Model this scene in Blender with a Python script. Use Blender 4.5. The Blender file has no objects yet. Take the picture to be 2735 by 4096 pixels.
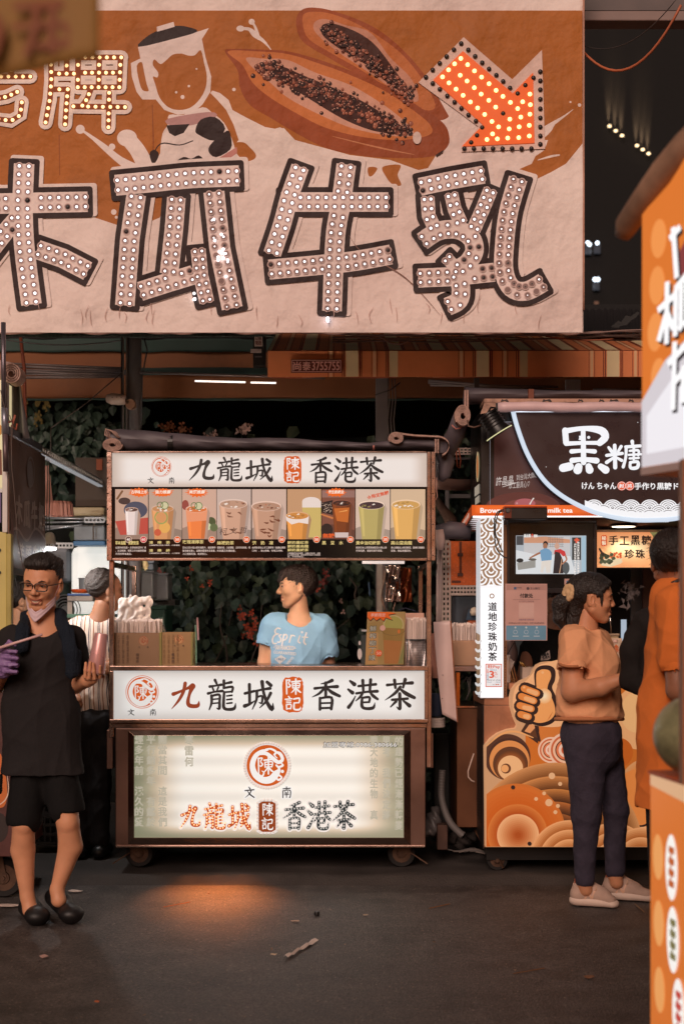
import bpy,bmesh,math,random
import numpy as np
from mathutils import Vector,Matrix,Euler
# ------------------------------------------------------------------ camera, world, sun, exposure
SC=bpy.context.scene
COL=SC.collection
EYE=1.44
FOC=5689.0
CX,CY=1367.5,2450.0
cam=bpy.data.cameras.new('camera'); cam_o=bpy.data.objects.new('camera',cam); COL.objects.link(cam_o)
SC.camera=cam_o
cam_o.location=(0,0,EYE); cam_o.rotation_euler=(math.radians(90),0,0)
cam.sensor_fit='VERTICAL'; cam.sensor_height=36; cam.lens=50; cam.shift_y=402/4096
cam.clip_start=0.05; cam.clip_end=400
cam.dof.use_dof=True; cam.dof.focus_distance=7.35; cam.dof.aperture_fstop=2.8
wd=bpy.data.worlds.new('World'); SC.world=wd; wd.use_nodes=True
bg=wd.node_tree.nodes['Background']
sky=wd.node_tree.nodes.new('ShaderNodeTexSky'); sky.sky_type='NISHITA'; sky.sun_disc=False
sky.sun_elevation=math.radians(0.0); sky.sun_rotation=math.radians(180+12)
# the night sky of a lit city: the faint twilight is mixed into an even dim glow
mxw=wd.node_tree.nodes.new('ShaderNodeMix'); mxw.data_type='RGBA'; mxw.inputs[0].default_value=0.985
wd.node_tree.links.new(sky.outputs[0],mxw.inputs[6]); mxw.inputs[7].default_value=(0.42,0.33,0.29,1)
wd.node_tree.links.new(mxw.outputs[2],bg.inputs[0]); bg.inputs[1].default_value=0.05
sun=bpy.data.lights.new('street_glow','SUN'); sun_o=bpy.data.objects.new('street_glow',sun); COL.objects.link(sun_o)
sun.energy=2.3; sun.angle=math.radians(34); sun.color=(1.0,0.75,0.63)
sun_o.rotation_euler=(math.radians(63),0,math.radians(-15))
SC.view_settings.view_transform='Standard'; SC.view_settings.look='None'
SC.view_settings.exposure=0.0; SC.view_settings.gamma=1.0
SC.render.engine='CYCLES'
SC.cycles.use_denoising=True
try:SC.cycles.denoiser='OPENIMAGEDENOISE'
except Exception:pass
SC.cycles.max_bounces=6; SC.cycles.diffuse_bounces=3; SC.cycles.glossy_bounces=3
SC.cycles.transmission_bounces=4; SC.cycles.transparent_max_bounces=8
SC.cycles.sample_clamp_indirect=3.0; SC.cycles.sample_clamp_direct=30.0
SC.cycles.caustics_reflective=False; SC.cycles.caustics_refractive=False
ORD=['topmost','second','third','fourth','fifth','sixth','seventh','eighth','ninth','tenth','eleventh','twelfth','thirteenth','lowest']
rnd=random.Random(7)
nrs=np.random.RandomState(3)
# ------------------------------------------------------------------ colour and materials
def lin(c):
 """sRGB 0-255 triple -> linear"""
 out=[]
 for v in c:
  v=v/255.0
  out.append(v/12.92 if v <= 0.04045 else ((v+0.055)/1.055)** 2.4)
 return tuple(out)
MATS={}
def M(name,col=(128,128,128),rough=0.6,metal=0.0,emit=0.0,ecol=None,var=0.12,vscale=8.0,
 bump=0.0,bscale=40.0,bdist=.01,spec=0.5,trans=0.0,alpha=1.0,stain=None,coat=0.0,aniso=None,sub=0.0,kind=None):
 if name in MATS:return MATS[name]
 m=bpy.data.materials.new(name); m.use_nodes=True
 nt=m.node_tree; N=nt.nodes; L=nt.links
 b=N['Principled BSDF']
 c=lin(col)
 b.inputs['Roughness'].default_value=rough; b.inputs['Metallic'].default_value=metal
 b.inputs['Specular IOR Level'].default_value=spec
 tc=N.new('ShaderNodeTexCoord')
 mp=N.new('ShaderNodeMapping'); L.new(tc.outputs['Object'],mp.inputs[0])
 if aniso:mp.inputs['Scale'].default_value=aniso
 if var>0 or stain:
  n=N.new('ShaderNodeTexNoise'); n.inputs['Scale'].default_value=vscale; n.inputs['Detail'].default_value=6
  L.new(mp.outputs[0],n.inputs['Vector'])
  r=N.new('ShaderNodeValToRGB'); L.new(n.outputs[0],r.inputs[0])
  r.color_ramp.elements[0].position=0.3; r.color_ramp.elements[1].position=0.7
  lo=tuple(v*(1-var) for v in c); hi=tuple(min(1,v*(1+var)) for v in c)
  r.color_ramp.elements[0].color=(*lo,1); r.color_ramp.elements[1].color=(*hi,1)
  out=r.outputs[0]
  if stain:
   sc_,scol,samt=stain
   n2=N.new('ShaderNodeTexNoise'); n2.inputs['Scale'].default_value=sc_; n2.inputs['Detail'].default_value=8; n2.inputs['Roughness'].default_value=0.7
   L.new(mp.outputs[0],n2.inputs['Vector'])
   r2=N.new('ShaderNodeValToRGB'); L.new(n2.outputs[0],r2.inputs[0])
   r2.color_ramp.elements[0].position=0.52; r2.color_ramp.elements[1].position=0.72
   r2.color_ramp.elements[0].color=(0,0,0,1); r2.color_ramp.elements[1].color=(samt,samt,samt,1)
   mx=N.new('ShaderNodeMix'); mx.data_type='RGBA'
   L.new(r2.outputs[0],mx.inputs[0]); L.new(out,mx.inputs[6]); mx.inputs[7].default_value=(*lin(scol),1)
   out=mx.outputs[2]
  L.new(out,b.inputs['Base Color'])
  if rough>0.15 and rough<0.9:
   ra=N.new('ShaderNodeMapRange'); L.new(n.outputs[0],ra.inputs[0])
   ra.inputs[3].default_value=max(0.03,rough-0.12); ra.inputs[4].default_value=min(1,rough+0.12)
   L.new(ra.outputs[0],b.inputs['Roughness'])
 else:
  b.inputs['Base Color'].default_value=(*c,1)
 if bump>0:
  nb=N.new('ShaderNodeTexNoise'); nb.inputs['Scale'].default_value=bscale; nb.inputs['Detail'].default_value=5
  L.new(mp.outputs[0],nb.inputs['Vector'])
  bp=N.new('ShaderNodeBump'); bp.inputs['Strength'].default_value=bump; bp.inputs['Distance'].default_value=bdist
  L.new(nb.outputs[0],bp.inputs['Height']); L.new(bp.outputs[0],b.inputs['Normal'])
 if emit>0:
  b.inputs['Emission Color'].default_value=(*(lin(ecol) if ecol else c),1)
  b.inputs['Emission Strength'].default_value=emit
 if trans>0:
  b.inputs['Transmission Weight'].default_value=trans
 if coat>0:b.inputs['Coat Weight'].default_value=coat; b.inputs['Coat Roughness'].default_value=0.08
 if sub>0:
  b.inputs['Subsurface Weight'].default_value=sub; b.inputs['Subsurface Radius'].default_value=(0.02,0.008,0.004)
  b.inputs['Subsurface Scale'].default_value=0.3
 if alpha<1:b.inputs['Alpha'].default_value=alpha
 if emit>0 and (kind=='dot'):
  m.cycles.emission_sampling='NONE'
 MATS[name]=m
 return m
def nodes_of(m):return m.node_tree.nodes,m.node_tree.links,m.node_tree.nodes['Principled BSDF']
# ------------------------------------------------------------------ space helpers
def W(px,py,Y):
 """a point at distance Y seen at photo pixel (px, py)"""
 return Vector(((px-CX)*Y/FOC,Y,EYE-(py-CY)*Y/FOC))
def SX(px,Y):return (px-CX)*Y/FOC
def SZ(py,Y):return EYE-(py-CY)*Y/FOC
# ------------------------------------------------------------------ object helpers
def thing(name,label,cat,loc=(0,0,0),group=None):
 o=bpy.data.objects.new(name,None); COL.objects.link(o)
 o.empty_display_size=0.05
 o.location=Vector(loc); o['label']=label; o['category']=cat
 if group:o['group']=group
 return o
def tag(o,label,cat,group=None):
 o['label']=label; o['category']=cat
 if group:o['group']=group
 return o
def structure(o):o['kind']='structure'; return o
def stuff(o):o['kind']='stuff'; return o
def put(name,me,parent=None,label=None,mat=None,smooth=None,mw=None):
 """link mesh data (in world coordinates unless mw is given) under an optional parent"""
 o=bpy.data.objects.new(name,me); COL.objects.link(o)
 if mat is not None and len(me.materials)==0:me.materials.append(mat)
 if mw is not None:o.matrix_basis=mw
 if parent is not None:
  o.parent=parent
  pt=parent
  loc=Vector((0,0,0))
  if pt.type=='EMPTY':loc=pt.location
  o.matrix_parent_inverse=Matrix.Translation(-loc)
 if label:o['label']=label
 return o
class MB:
 """collects simple shapes, in world coordinates, as one mesh"""
 def __init__(s):s.v=[]; s.f=[]; s.m=[]
 def add(s,vs,fs,mi=0):
  n=len(s.v); s.v.extend([tuple(p) for p in vs]); s.f.extend([[n+i for i in f] for f in fs]); s.m.extend([mi]*len(fs)); return s
 def box(s,x0,x1,y0,y1,z0,z1,mi=0):
  if x0>x1:x0,x1=x1,x0
  if y0>y1:y0,y1=y1,y0
  if z0>z1:z0,z1=z1,z0
  return s.add([(x0,y0,z0),(x1,y0,z0),(x1,y1,z0),(x0,y1,z0),(x0,y0,z1),(x1,y0,z1),(x1,y1,z1),(x0,y1,z1)],
   [(0,3,2,1),(4,5,6,7),(0,1,5,4),(1,2,6,5),(2,3,7,6),(3,0,4,7)],mi)
 def pbox(s,px0,py0,px1,py1,Y,dep,mi=0):
  """box whose front face fills the photo rectangle at distance Y and runs back dep"""
  a=W(px0,py0,Y); b=W(px1,py1,Y)
  return s.box(a.x,b.x,Y,Y+dep,b.z,a.z,mi)
 def quad(s,a,b,c,d,mi=0):return s.add([a,b,c,d],[(0,1,2,3)],mi)
 def tube(s,pts,r,seg=8,mi=0,cap=True):
  pts=[Vector(p) for p in pts]; n=len(pts)
  rs=r if isinstance(r,(list,tuple)) else [r]*n
  vs=[]; fs=[]
  up=Vector((0,0,1)); prev=None
  for i,p in enumerate(pts):
   d=(pts[min(i+1,n-1)]-pts[max(i-1,0)])
   if d.length<1e-9:d=Vector((0,0,1))
   d.normalize()
   if prev is None:
    a=d.cross(up)
    if a.length<0.05:a=d.cross(Vector((1,0,0)))
   else:
    a=prev-d*prev.dot(d)
    if a.length<1e-6:a=d.cross(up)
   a.normalize(); prev=a; b=d.cross(a)
   for k in range(seg):
    t=2*math.pi*k/seg
    vs.append(p+(a*math.cos(t)+b*math.sin(t))*rs[i])
  for i in range(n-1):
   for k in range(seg):
    fs.append((i*seg+k,i*seg+(k+1)%seg,(i+1)*seg+(k+1)%seg,(i+1)*seg+k))
  if cap:
   fs.append(tuple(range(seg))[::-1]); fs.append(tuple((n-1)*seg+k for k in range(seg)))
  return s.add(vs,fs,mi)
 def beam(s,a,b,w,h=None,mi=0):
  """square bar from a to b"""
  a=Vector(a); b=Vector(b); h=h or w
  d=(b-a).normalized(); up=Vector((0,0,1))
  if abs(d.z)>0.9:up=Vector((0,1,0))
  r=d.cross(up).normalized(); u=r.cross(d)
  vs=[]
  for p in (a,b):
   for (i,j) in ((-1,-1),(1,-1),(1,1),(-1,1)):vs.append(p+r*i*w/2+u*j*h/2)
  return s.add(vs,[(0,3,2,1),(4,5,6,7),(0,1,5,4),(1,2,6,5),(2,3,7,6),(3,0,4,7)],mi)
 def lathe(s,prof,c=(0,0,0),seg=20,axis='z',mi=0,tilt=None):
  """profile [(r, h), ...] turned about an axis through c"""
  vs=[]; fs=[]; n=len(prof); c=Vector(c)
  R=Matrix.Identity(3)
  if axis=='y':R=Matrix.Rotation(-math.pi/2,3,'X')
  if axis=='x':R=Matrix.Rotation(math.pi/2,3,'Y')
  if tilt is not None:R=tilt @ R
  for (r,h) in prof:
   for k in range(seg):
    t=2*math.pi*k/seg
    vs.append(c+R @ Vector((r*math.cos(t),r*math.sin(t),h)))
  for i in range(n-1):
   for k in range(seg):
    fs.append((i*seg+k,i*seg+(k+1)%seg,(i+1)*seg+(k+1)%seg,(i+1)*seg+k))
  fs.append(tuple(range(seg))[::-1]); fs.append(tuple((n-1)*seg+k for k in range(seg)))
  return s.add(vs,fs,mi)
 def grid(s,fn,nu,nv,mi=0):
  vs=[fn(i/nu,j/nv) for j in range(nv+1) for i in range(nu+1)]
  fs=[(j*(nu+1)+i,j*(nu+1)+i+1,(j+1)*(nu+1)+i+1,(j+1)*(nu+1)+i) for j in range(nv) for i in range(nu)]
  return s.add(vs,fs,mi)
 def mesh(s,name='m'):
  me=bpy.data.meshes.new(name); me.from_pydata(s.v,[],s.f)
  if any(s.m):me.polygons.foreach_set('material_index',s.m)
  me.update(); return me
 def obj(s,name,mat,parent=None,label=None,smooth=False,bevel=0.0,kind=None,thick=0.0):
  me=s.mesh(name)
  for mm in (mat if isinstance(mat,(list,tuple)) else [mat]):me.materials.append(mm)
  if smooth:me.polygons.foreach_set('use_smooth',[True]*len(me.polygons))
  o=put(name,me,parent,label)
  if thick:
   md=o.modifiers.new('thickness','SOLIDIFY'); md.thickness=thick; md.offset=0
  if bevel:
   md=o.modifiers.new('bevel','BEVEL'); md.width=bevel; md.segments=2; md.limit_method='ANGLE'
   if smooth is False:me.polygons.foreach_set('use_smooth',[False]*len(me.polygons))
  if smooth=='auto':
   me.polygons.foreach_set('use_smooth',[True]*len(me.polygons))
   md=o.modifiers.new('split','EDGE_SPLIT'); md.split_angle=math.radians(40)
  if kind:o['kind']=kind
  return o
# ------------------------------------------------------------------ flat print: outlines traced on a plane at its own distance
def catmull(pts,closed=True,n=6):
 P=[Vector(p) for p in pts]; out=[]; m=len(P)
 rng=range(m) if closed else range(m-1)
 for i in rng:
  p0=P[(i-1)%m] if closed or i>0 else P[0]
  p1=P[i]; p2=P[(i+1)%m]
  p3=P[(i+2)%m] if closed or i+2<m else P[-1]
  for k in range(n):
   t=k/n
   out.append(0.5*((2*p1)+(p2-p0)*t+(2*p0-5*p1+4*p2-p3)*t*t+(3*p1-p0-3*p2+p3)*t** 3))
 if not closed:out.append(P[-1].copy())
 return out
class Art:
 """flat polygons in photo pixels laid on a plane; each shape sits a hair in front of the last"""
 def __init__(s,Y,off=0.002,tf=None,step=0.00003):
  s.Y=Y; s.off=off; s.v=[]; s.f=[]; s.k=0; s.tf=tf; s.step=step; s.marks=[]
 def c(s,*col):
  """colour of what follows"""
  s.marks.append((len(s.f),tuple(col))); return s
 def multi(s,name,fn,parent=None,label=None):
  """one mesh, one material per colour; fn(colour) -> material"""
  if not s.v:return None
  me=bpy.data.meshes.new(name); me.from_pydata([tuple(p) for p in s.v],[],s.f)
  cols=[]; idx=np.zeros(len(s.f),np.int32)
  for n,(st,col) in enumerate(s.marks):
   if col not in cols:cols.append(col); me.materials.append(fn(col))
   en=s.marks[n+1][0] if n+1<len(s.marks) else len(s.f)
   idx[st:en]=cols.index(col)
  me.polygons.foreach_set('material_index',idx); me.update()
  return put(name,me,parent,label)
 def _pt(s,x,y,d):
  if s.tf:return s.tf(x,y,d)
  p=W(x,y,s.Y); return (p.x,s.Y-d,p.z)
 def poly(s,pts,smooth=False,n=6):
  if smooth:pts=[(p[0],p[1]) for p in catmull([(a,b,0) for a,b in pts],True,n)]
  d=s.off+s.k*s.step; s.k+=1
  b=len(s.v); s.v.extend([s._pt(x,y,d) for x,y in pts]); s.f.append(list(range(b,b+len(pts)))); return s
 def rect(s,x0,y0,x1,y1):return s.poly([(x0,y0),(x0,y1),(x1,y1),(x1,y0)])
 def disc(s,x,y,r,ry=None,n=24,a0=0,a1=360,rot=0):
  ry=ry or r; c,sn=math.cos(math.radians(rot)),math.sin(math.radians(rot))
  pts=[]
  for k in range(n if a1-a0 >= 360 else n+1):
   t=math.radians(a0+(a1-a0)*k/n); u,v=r*math.cos(t),ry*math.sin(t)
   pts.append((x+u*c-v*sn,y+u*sn+v*c))
  return s.poly(pts)
 def ring(s,x,y,r0,r1,n=32,a0=0,a1=360,ry=1.0):
  d=s.off+s.k*s.step; s.k+=1
  for k in range(n):
   t0=math.radians(a0+(a1-a0)*k/n); t1=math.radians(a0+(a1-a0)*(k+1)/n)
   b=len(s.v)
   for (t,r) in ((t0,r0),(t0,r1),(t1,r1),(t1,r0)):
    s.v.append(s._pt(x+r*math.cos(t),y+r*ry*math.sin(t),d))
   s.f.append([b,b+1,b+2,b+3])
  return s
 def stroke(s,pts,w,ext=0.0,cap=True,smooth=True,n=5):
  """brush stroke: pts (x, y[, w]) ; ext widens it (outlines)"""
  Q=[(p[0],p[1],(p[2] if len(p)>2 else w)) for p in pts]
  if smooth and len(Q)>2:Q=[tuple(q) for q in catmull(Q,False,n)]
  d=s.off+s.k*s.step; s.k+=1
  Ls=[]; Rs=[]
  m=len(Q)
  for i,(x,y,ww) in enumerate(Q):
   x0,y0,_=Q[max(i-1,0)]; x1,y1,_=Q[min(i+1,m-1)]
   dx,dy=x1-x0,y1-y0; L_=math.hypot(dx,dy) or 1
   nx,ny=-dy/L_,dx/L_; h=max(ww,0.0)/2+ext
   Ls.append((x+nx*h,y+ny*h)); Rs.append((x-nx*h,y-ny*h))
  b=len(s.v)
  s.v.extend([s._pt(x,y,d) for x,y in Ls]); s.v.extend([s._pt(x,y,d) for x,y in Rs])
  for i in range(m-1):s.f.append([b+i,b+i+1,b+m+i+1,b+m+i])
  if cap:
   for e,(i,sg) in enumerate(((0,-1),(m-1,1))):
    x,y,ww=Q[i]; j=1 if i==0 else m-2
    dx,dy=(x-Q[j][0]),(y-Q[j][1]); a=math.atan2(dy,dx); h=max(ww,0)/2+ext
    if h<0.2:continue
    pts2=[(x+h*math.cos(a+t),y+h*math.sin(a+t)) for t in [math.pi*(k/6-0.5) for k in range(7)]]
    dd=d+s.step*0.3
    bb=len(s.v); s.v.extend([s._pt(u,v,dd) for u,v in pts2]); s.f.append(list(range(bb,bb+7)))
  return s
 def text(s,string,x0,y0,x1,y1,bold=0.0,shear=0.0,keep=False,rot=0.0):
  """lettering fitted into a photo rectangle"""
  if bold>.012:
   e=bold*.75*(y1-y0)
   for dx,dy in ((-e,0),(e,0),(0,-e)):s.text(string,x0+dx,y0+dy,x1+dx,y1+dy,.011,shear,keep,rot)
   bold=.011
  V,Fc=text_shape(string,bold)
  V=V.copy()
  if len(V)==0:return s
  V[:,0]+=shear*V[:,1]
  mn=V.min(0); mx=V.max(0); sz=np.maximum(mx-mn,1e-6)
  if keep:
   k=min((x1-x0)/sz[0],(y1-y0)/sz[1]); kx=ky=k
  else:kx,ky=(x1-x0)/sz[0],(y1-y0)/sz[1]
  u=x0+(V[:,0]-mn[0])*kx; v=y1-(V[:,1]-mn[1])*ky
  if rot:
   c,sn=math.cos(math.radians(rot)),math.sin(math.radians(rot)); mxx,myy=(x0+x1)/2,(y0+y1)/2
   u,v=mxx+(u-mxx)*c-(v-myy)*sn,myy+(u-mxx)*sn+(v-myy)*c
  d=s.off+s.k*s.step; s.k+=1
  b=len(s.v); s.v.extend([s._pt(a,bb,d) for a,bb in zip(u,v)]); s.f.extend([[b+i for i in f] for f in Fc]); return s
 def vtext(s,string,x0,y0,x1,y1,bold=0.0,gap=0.12,shear=0):
  n=len(string); h=(y1-y0)/n
  for i,ch in enumerate(string):
   s.text(ch,x0,y0+i*h+h*gap/2,x1,y0+(i+1)*h-h*gap/2,bold,shear)
  return s
 def obj(s,name,mat,parent=None,label=None):
  if not s.v:return None
  me=bpy.data.meshes.new(name); me.from_pydata([tuple(p) for p in s.v],[],s.f); me.materials.append(mat); me.update()
  return put(name,me,parent,label)
_TXT={}
def text_shape(string,bold=0.0):
 key=(string,bold)
 if key in _TXT:return _TXT[key]
 cu=bpy.data.curves.new('t','FONT'); cu.body=string; cu.offset=bold; cu.resolution_u=2
 ob=bpy.data.objects.new('t',cu); me=bpy.data.meshes.new_from_object(ob)
 V=np.array([(v.co.x,v.co.y) for v in me.vertices]).reshape(-1,2); Fc=[list(p.vertices) for p in me.polygons]
 bpy.data.objects.remove(ob); bpy.data.curves.remove(cu); bpy.data.meshes.remove(me)
 _TXT[key]=(V,Fc); return _TXT[key]
# ------------------------------------------------------------------ implicit surfaces -> one continuous mesh
def surface_nets(Fv,org,h):
 ins=Fv<0
 nx,ny,nz=Fv.shape
 cnt=np.zeros((nx-1,ny-1,nz-1),np.int8)
 offs=[(i,j,k) for i in (0,1) for j in (0,1) for k in (0,1)]
 for (i,j,k) in offs:cnt+=ins[i:nx-1+i,j:ny-1+j,k:nz-1+k]
 act=(cnt>0) & (cnt<8)
 I,J,K=np.nonzero(act); n=len(I)
 idx=-np.ones(act.shape,np.int64); idx[I,J,K]=np.arange(n)
 V=[Fv[I+i,J+j,K+k] for (i,j,k) in offs]
 pos=np.zeros((n,3)); c=np.zeros(n)
 for a in range(8):
  for b in range(a+1,8):
   da=np.array(offs[a]); db=np.array(offs[b])
   if abs(da-db).sum() != 1:continue
   m=(V[a]<0) != (V[b]<0)
   t=np.where(m,V[a]/np.where(np.abs(V[a]-V[b])<1e-12,1,V[a]-V[b]),0)
   p=da[None,:]+t[:,None]*(db-da)[None,:]
   pos+=p*m[:,None]; c+=m
 pos=(pos/c[:,None]+np.stack([I,J,K],1))*h+np.array(org)
 faces=[]
 for ax in range(3):
  sl0=[slice(None)]*3; sl1=[slice(None)]*3
  sl0[ax]=slice(0,-1); sl1[ax]=slice(1,None)
  e=ins[tuple(sl0)] != ins[tuple(sl1)]
  first=ins[tuple(sl0)]
  o1,o2=[a for a in range(3) if a != ax]
  E=np.array(np.nonzero(e)).T
  ok=(E[:,o1]>0) & (E[:,o2]>0) & (E[:,o1]<Fv.shape[o1]-1) & (E[:,o2]<Fv.shape[o2]-1)
  E=E[ok]; fl=first[E[:,0],E[:,1],E[:,2]]
  q=[]
  for (a,b) in ((-1,-1),(0,-1),(0,0),(-1,0)):
   T=E.copy(); T[:,o1]+=a; T[:,o2]+=b; q.append(idx[T[:,0],T[:,1],T[:,2]])
  q=np.stack(q,1)
  flip=fl if ax != 1 else ~fl
  q[~flip]=q[~flip][:,::-1]
  faces.append(q)
 return pos,np.concatenate(faces,0)
class Blob:
 def __init__(s,h=0.006):s.h=h; s.p=[]
 def cap(s,a,b,ra,rb=None,k=0.02,flat=None,op=1):
  s.p.append(('c',np.array(a,float),np.array(b,float),ra,ra if rb is None else rb,k,flat,op)); return s
 def ell(s,c,r,k=0.02,rot=None,op=1):
  s.p.append(('e',np.array(c,float),np.array(r,float),rot,None,k,None,op)); return s
 def box(s,lo,hi,k=0.004,op=-1):
  s.p.append(('b',np.array(lo,float),np.array(hi,float),None,None,k,None,op)); return s
 def build(s):
  lo=np.full(3,1e9); hi=-lo
  for q in s.p:
   if q[7]<0:continue
   if q[0]=='c':
    r=max(q[3],q[4])*(max(q[6]) if q[6] is not None else 1)
    lo=np.minimum(lo,np.minimum(q[1],q[2])-r); hi=np.maximum(hi,np.maximum(q[1],q[2])+r)
   elif q[0]=='e':
    r=q[2].max() if q[3] is not None else q[2]; lo=np.minimum(lo,q[1]-r); hi=np.maximum(hi,q[1]+r)
   else:lo=np.minimum(lo,q[1]); hi=np.maximum(hi,q[2])
  h=s.h; lo=lo-3*h-0.012; hi=hi+3*h+0.012
  n=np.ceil((hi-lo)/h).astype(int)+1
  F=np.full(n,0.1,np.float32)
  ax=[lo[i]+h*np.arange(n[i]) for i in range(3)]
  for q in s.p:
   k=q[5]; pad=k+3*h+0.004
   if q[0]=='c':
    mx=max(q[3],q[4])*(max(q[6]) if q[6] is not None else 1)
    a=np.minimum(q[1],q[2])-mx-pad; b=np.maximum(q[1],q[2])+mx+pad
   elif q[0]=='e':
    r=q[2].max() if q[3] is not None else q[2]; a=q[1]-r-pad; b=q[1]+r+pad
   else:a=q[1]-pad; b=q[2]+pad
   i0=np.clip(((a-lo)/h).astype(int),0,n); i1=np.clip(((b-lo)/h).astype(int)+2,0,n)
   if (i1 <= i0).any():continue
   X,Y_,Z=np.meshgrid(ax[0][i0[0]:i1[0]],ax[1][i0[1]:i1[1]],ax[2][i0[2]:i1[2]],indexing='ij')
   if q[0]=='c':
    pa,pb=q[1],q[2]; c=(pa+pb)/2; S=np.array(q[6]) if q[6] is not None else np.ones(3)
    x=(X-c[0])/S[0]; y=(Y_-c[1])/S[1]; z=(Z-c[2])/S[2]
    A=(pa-c)/S; B=(pb-c)/S; d=B-A; dd=max((d*d).sum(),1e-12)
    t=np.clip(((x-A[0])*d[0]+(y-A[1])*d[1]+(z-A[2])*d[2])/dd,0,1)
    D=np.sqrt((x-A[0]-t*d[0])** 2+(y-A[1]-t*d[1])** 2+(z-A[2]-t*d[2])** 2)-(q[3]+(q[4]-q[3])*t)
    D=D*S.min()
   elif q[0]=='e':
    x=X-q[1][0]; y=Y_-q[1][1]; z=Z-q[1][2]
    if q[3] is not None:
     R=np.array(q[3].transposed()); x,y,z=(R[0,0]*x+R[0,1]*y+R[0,2]*z,R[1,0]*x+R[1,1]*y+R[1,2]*z,R[2,0]*x+R[2,1]*y+R[2,2]*z)
    r=q[2]
    k0=np.sqrt((x/r[0])** 2+(y/r[1])** 2+(z/r[2])** 2); k1=np.sqrt((x/r[0]** 2)** 2+(y/r[1]** 2)** 2+(z/r[2]** 2)** 2)
    D=k0*(k0-1)/np.maximum(k1,1e-9)
   else:
    c=(q[1]+q[2])/2; hb=(q[2]-q[1])/2
    dx=np.abs(X-c[0])-hb[0]; dy=np.abs(Y_-c[1])-hb[1]; dz=np.abs(Z-c[2])-hb[2]
    D=np.sqrt(np.maximum(dx,0)** 2+np.maximum(dy,0)** 2+np.maximum(dz,0)** 2)+np.minimum(np.maximum(dx,np.maximum(dy,dz)),0)
   G=F[i0[0]:i1[0],i0[1]:i1[1],i0[2]:i1[2]]
   if q[7]>0:
    hh=np.clip(0.5+0.5*(G-D)/k,0,1); R_=G+(D-G)*hh-k*hh*(1-hh)
   else:
    hh=np.clip(0.5-0.5*(G+D)/k,0,1); R_=G+(-D-G)*hh+k*hh*(1-hh)
   F[i0[0]:i1[0],i0[1]:i1[1],i0[2]:i1[2]]=R_
  F[0]=F[-1]=0.1; F[:,0]=0.1; F[:,-1]=0.1; F[:,:,0]=0.1; F[:,:,-1]=0.1
  return surface_nets(F,lo,h)
def np_mesh(name,V,Fc,smooth=True):
 me=bpy.data.meshes.new(name)
 me.vertices.add(len(V)); me.vertices.foreach_set('co',np.asarray(V,np.float32).ravel())
 nf=len(Fc); me.loops.add(nf*4); me.loops.foreach_set('vertex_index',np.asarray(Fc,np.int32).ravel())
 me.polygons.add(nf); me.polygons.foreach_set('loop_start',np.arange(0,nf*4,4,dtype=np.int32))
 try:me.polygons.foreach_set('loop_total',np.full(nf,4,np.int32))
 except Exception:pass
 me.polygons.foreach_set('use_smooth',np.full(nf,smooth))
 me.update(calc_edges=True); me.validate(); return me
def relax(V,Fc,it=2):
 """light smoothing of a quad mesh"""
 n=len(V); V=V.copy()
 a=np.concatenate([Fc[:,i] for i in range(4)]); b=np.concatenate([Fc[:,(i+1)%4] for i in range(4)])
 deg=np.bincount(a,minlength=n)+np.bincount(b,minlength=n); deg=np.maximum(deg,1)
 for _ in range(it):
  S=np.stack([np.bincount(a,V[b,i],n)+np.bincount(b,V[a,i],n) for i in range(3)],1)/deg[:,None]
  V=0.5*V+0.5*S
 return V
def normals_np(V,Fc):
 n=np.cross(V[Fc[:,2]]-V[Fc[:,0]],V[Fc[:,3]]-V[Fc[:,1]])
 out=np.zeros_like(V)
 for i in range(4):
  for k in range(3):out[:,k]+=np.bincount(Fc[:,i],n[:,k],len(V))
 return out/np.maximum(np.linalg.norm(out,axis=1,keepdims=True),1e-9)
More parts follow.
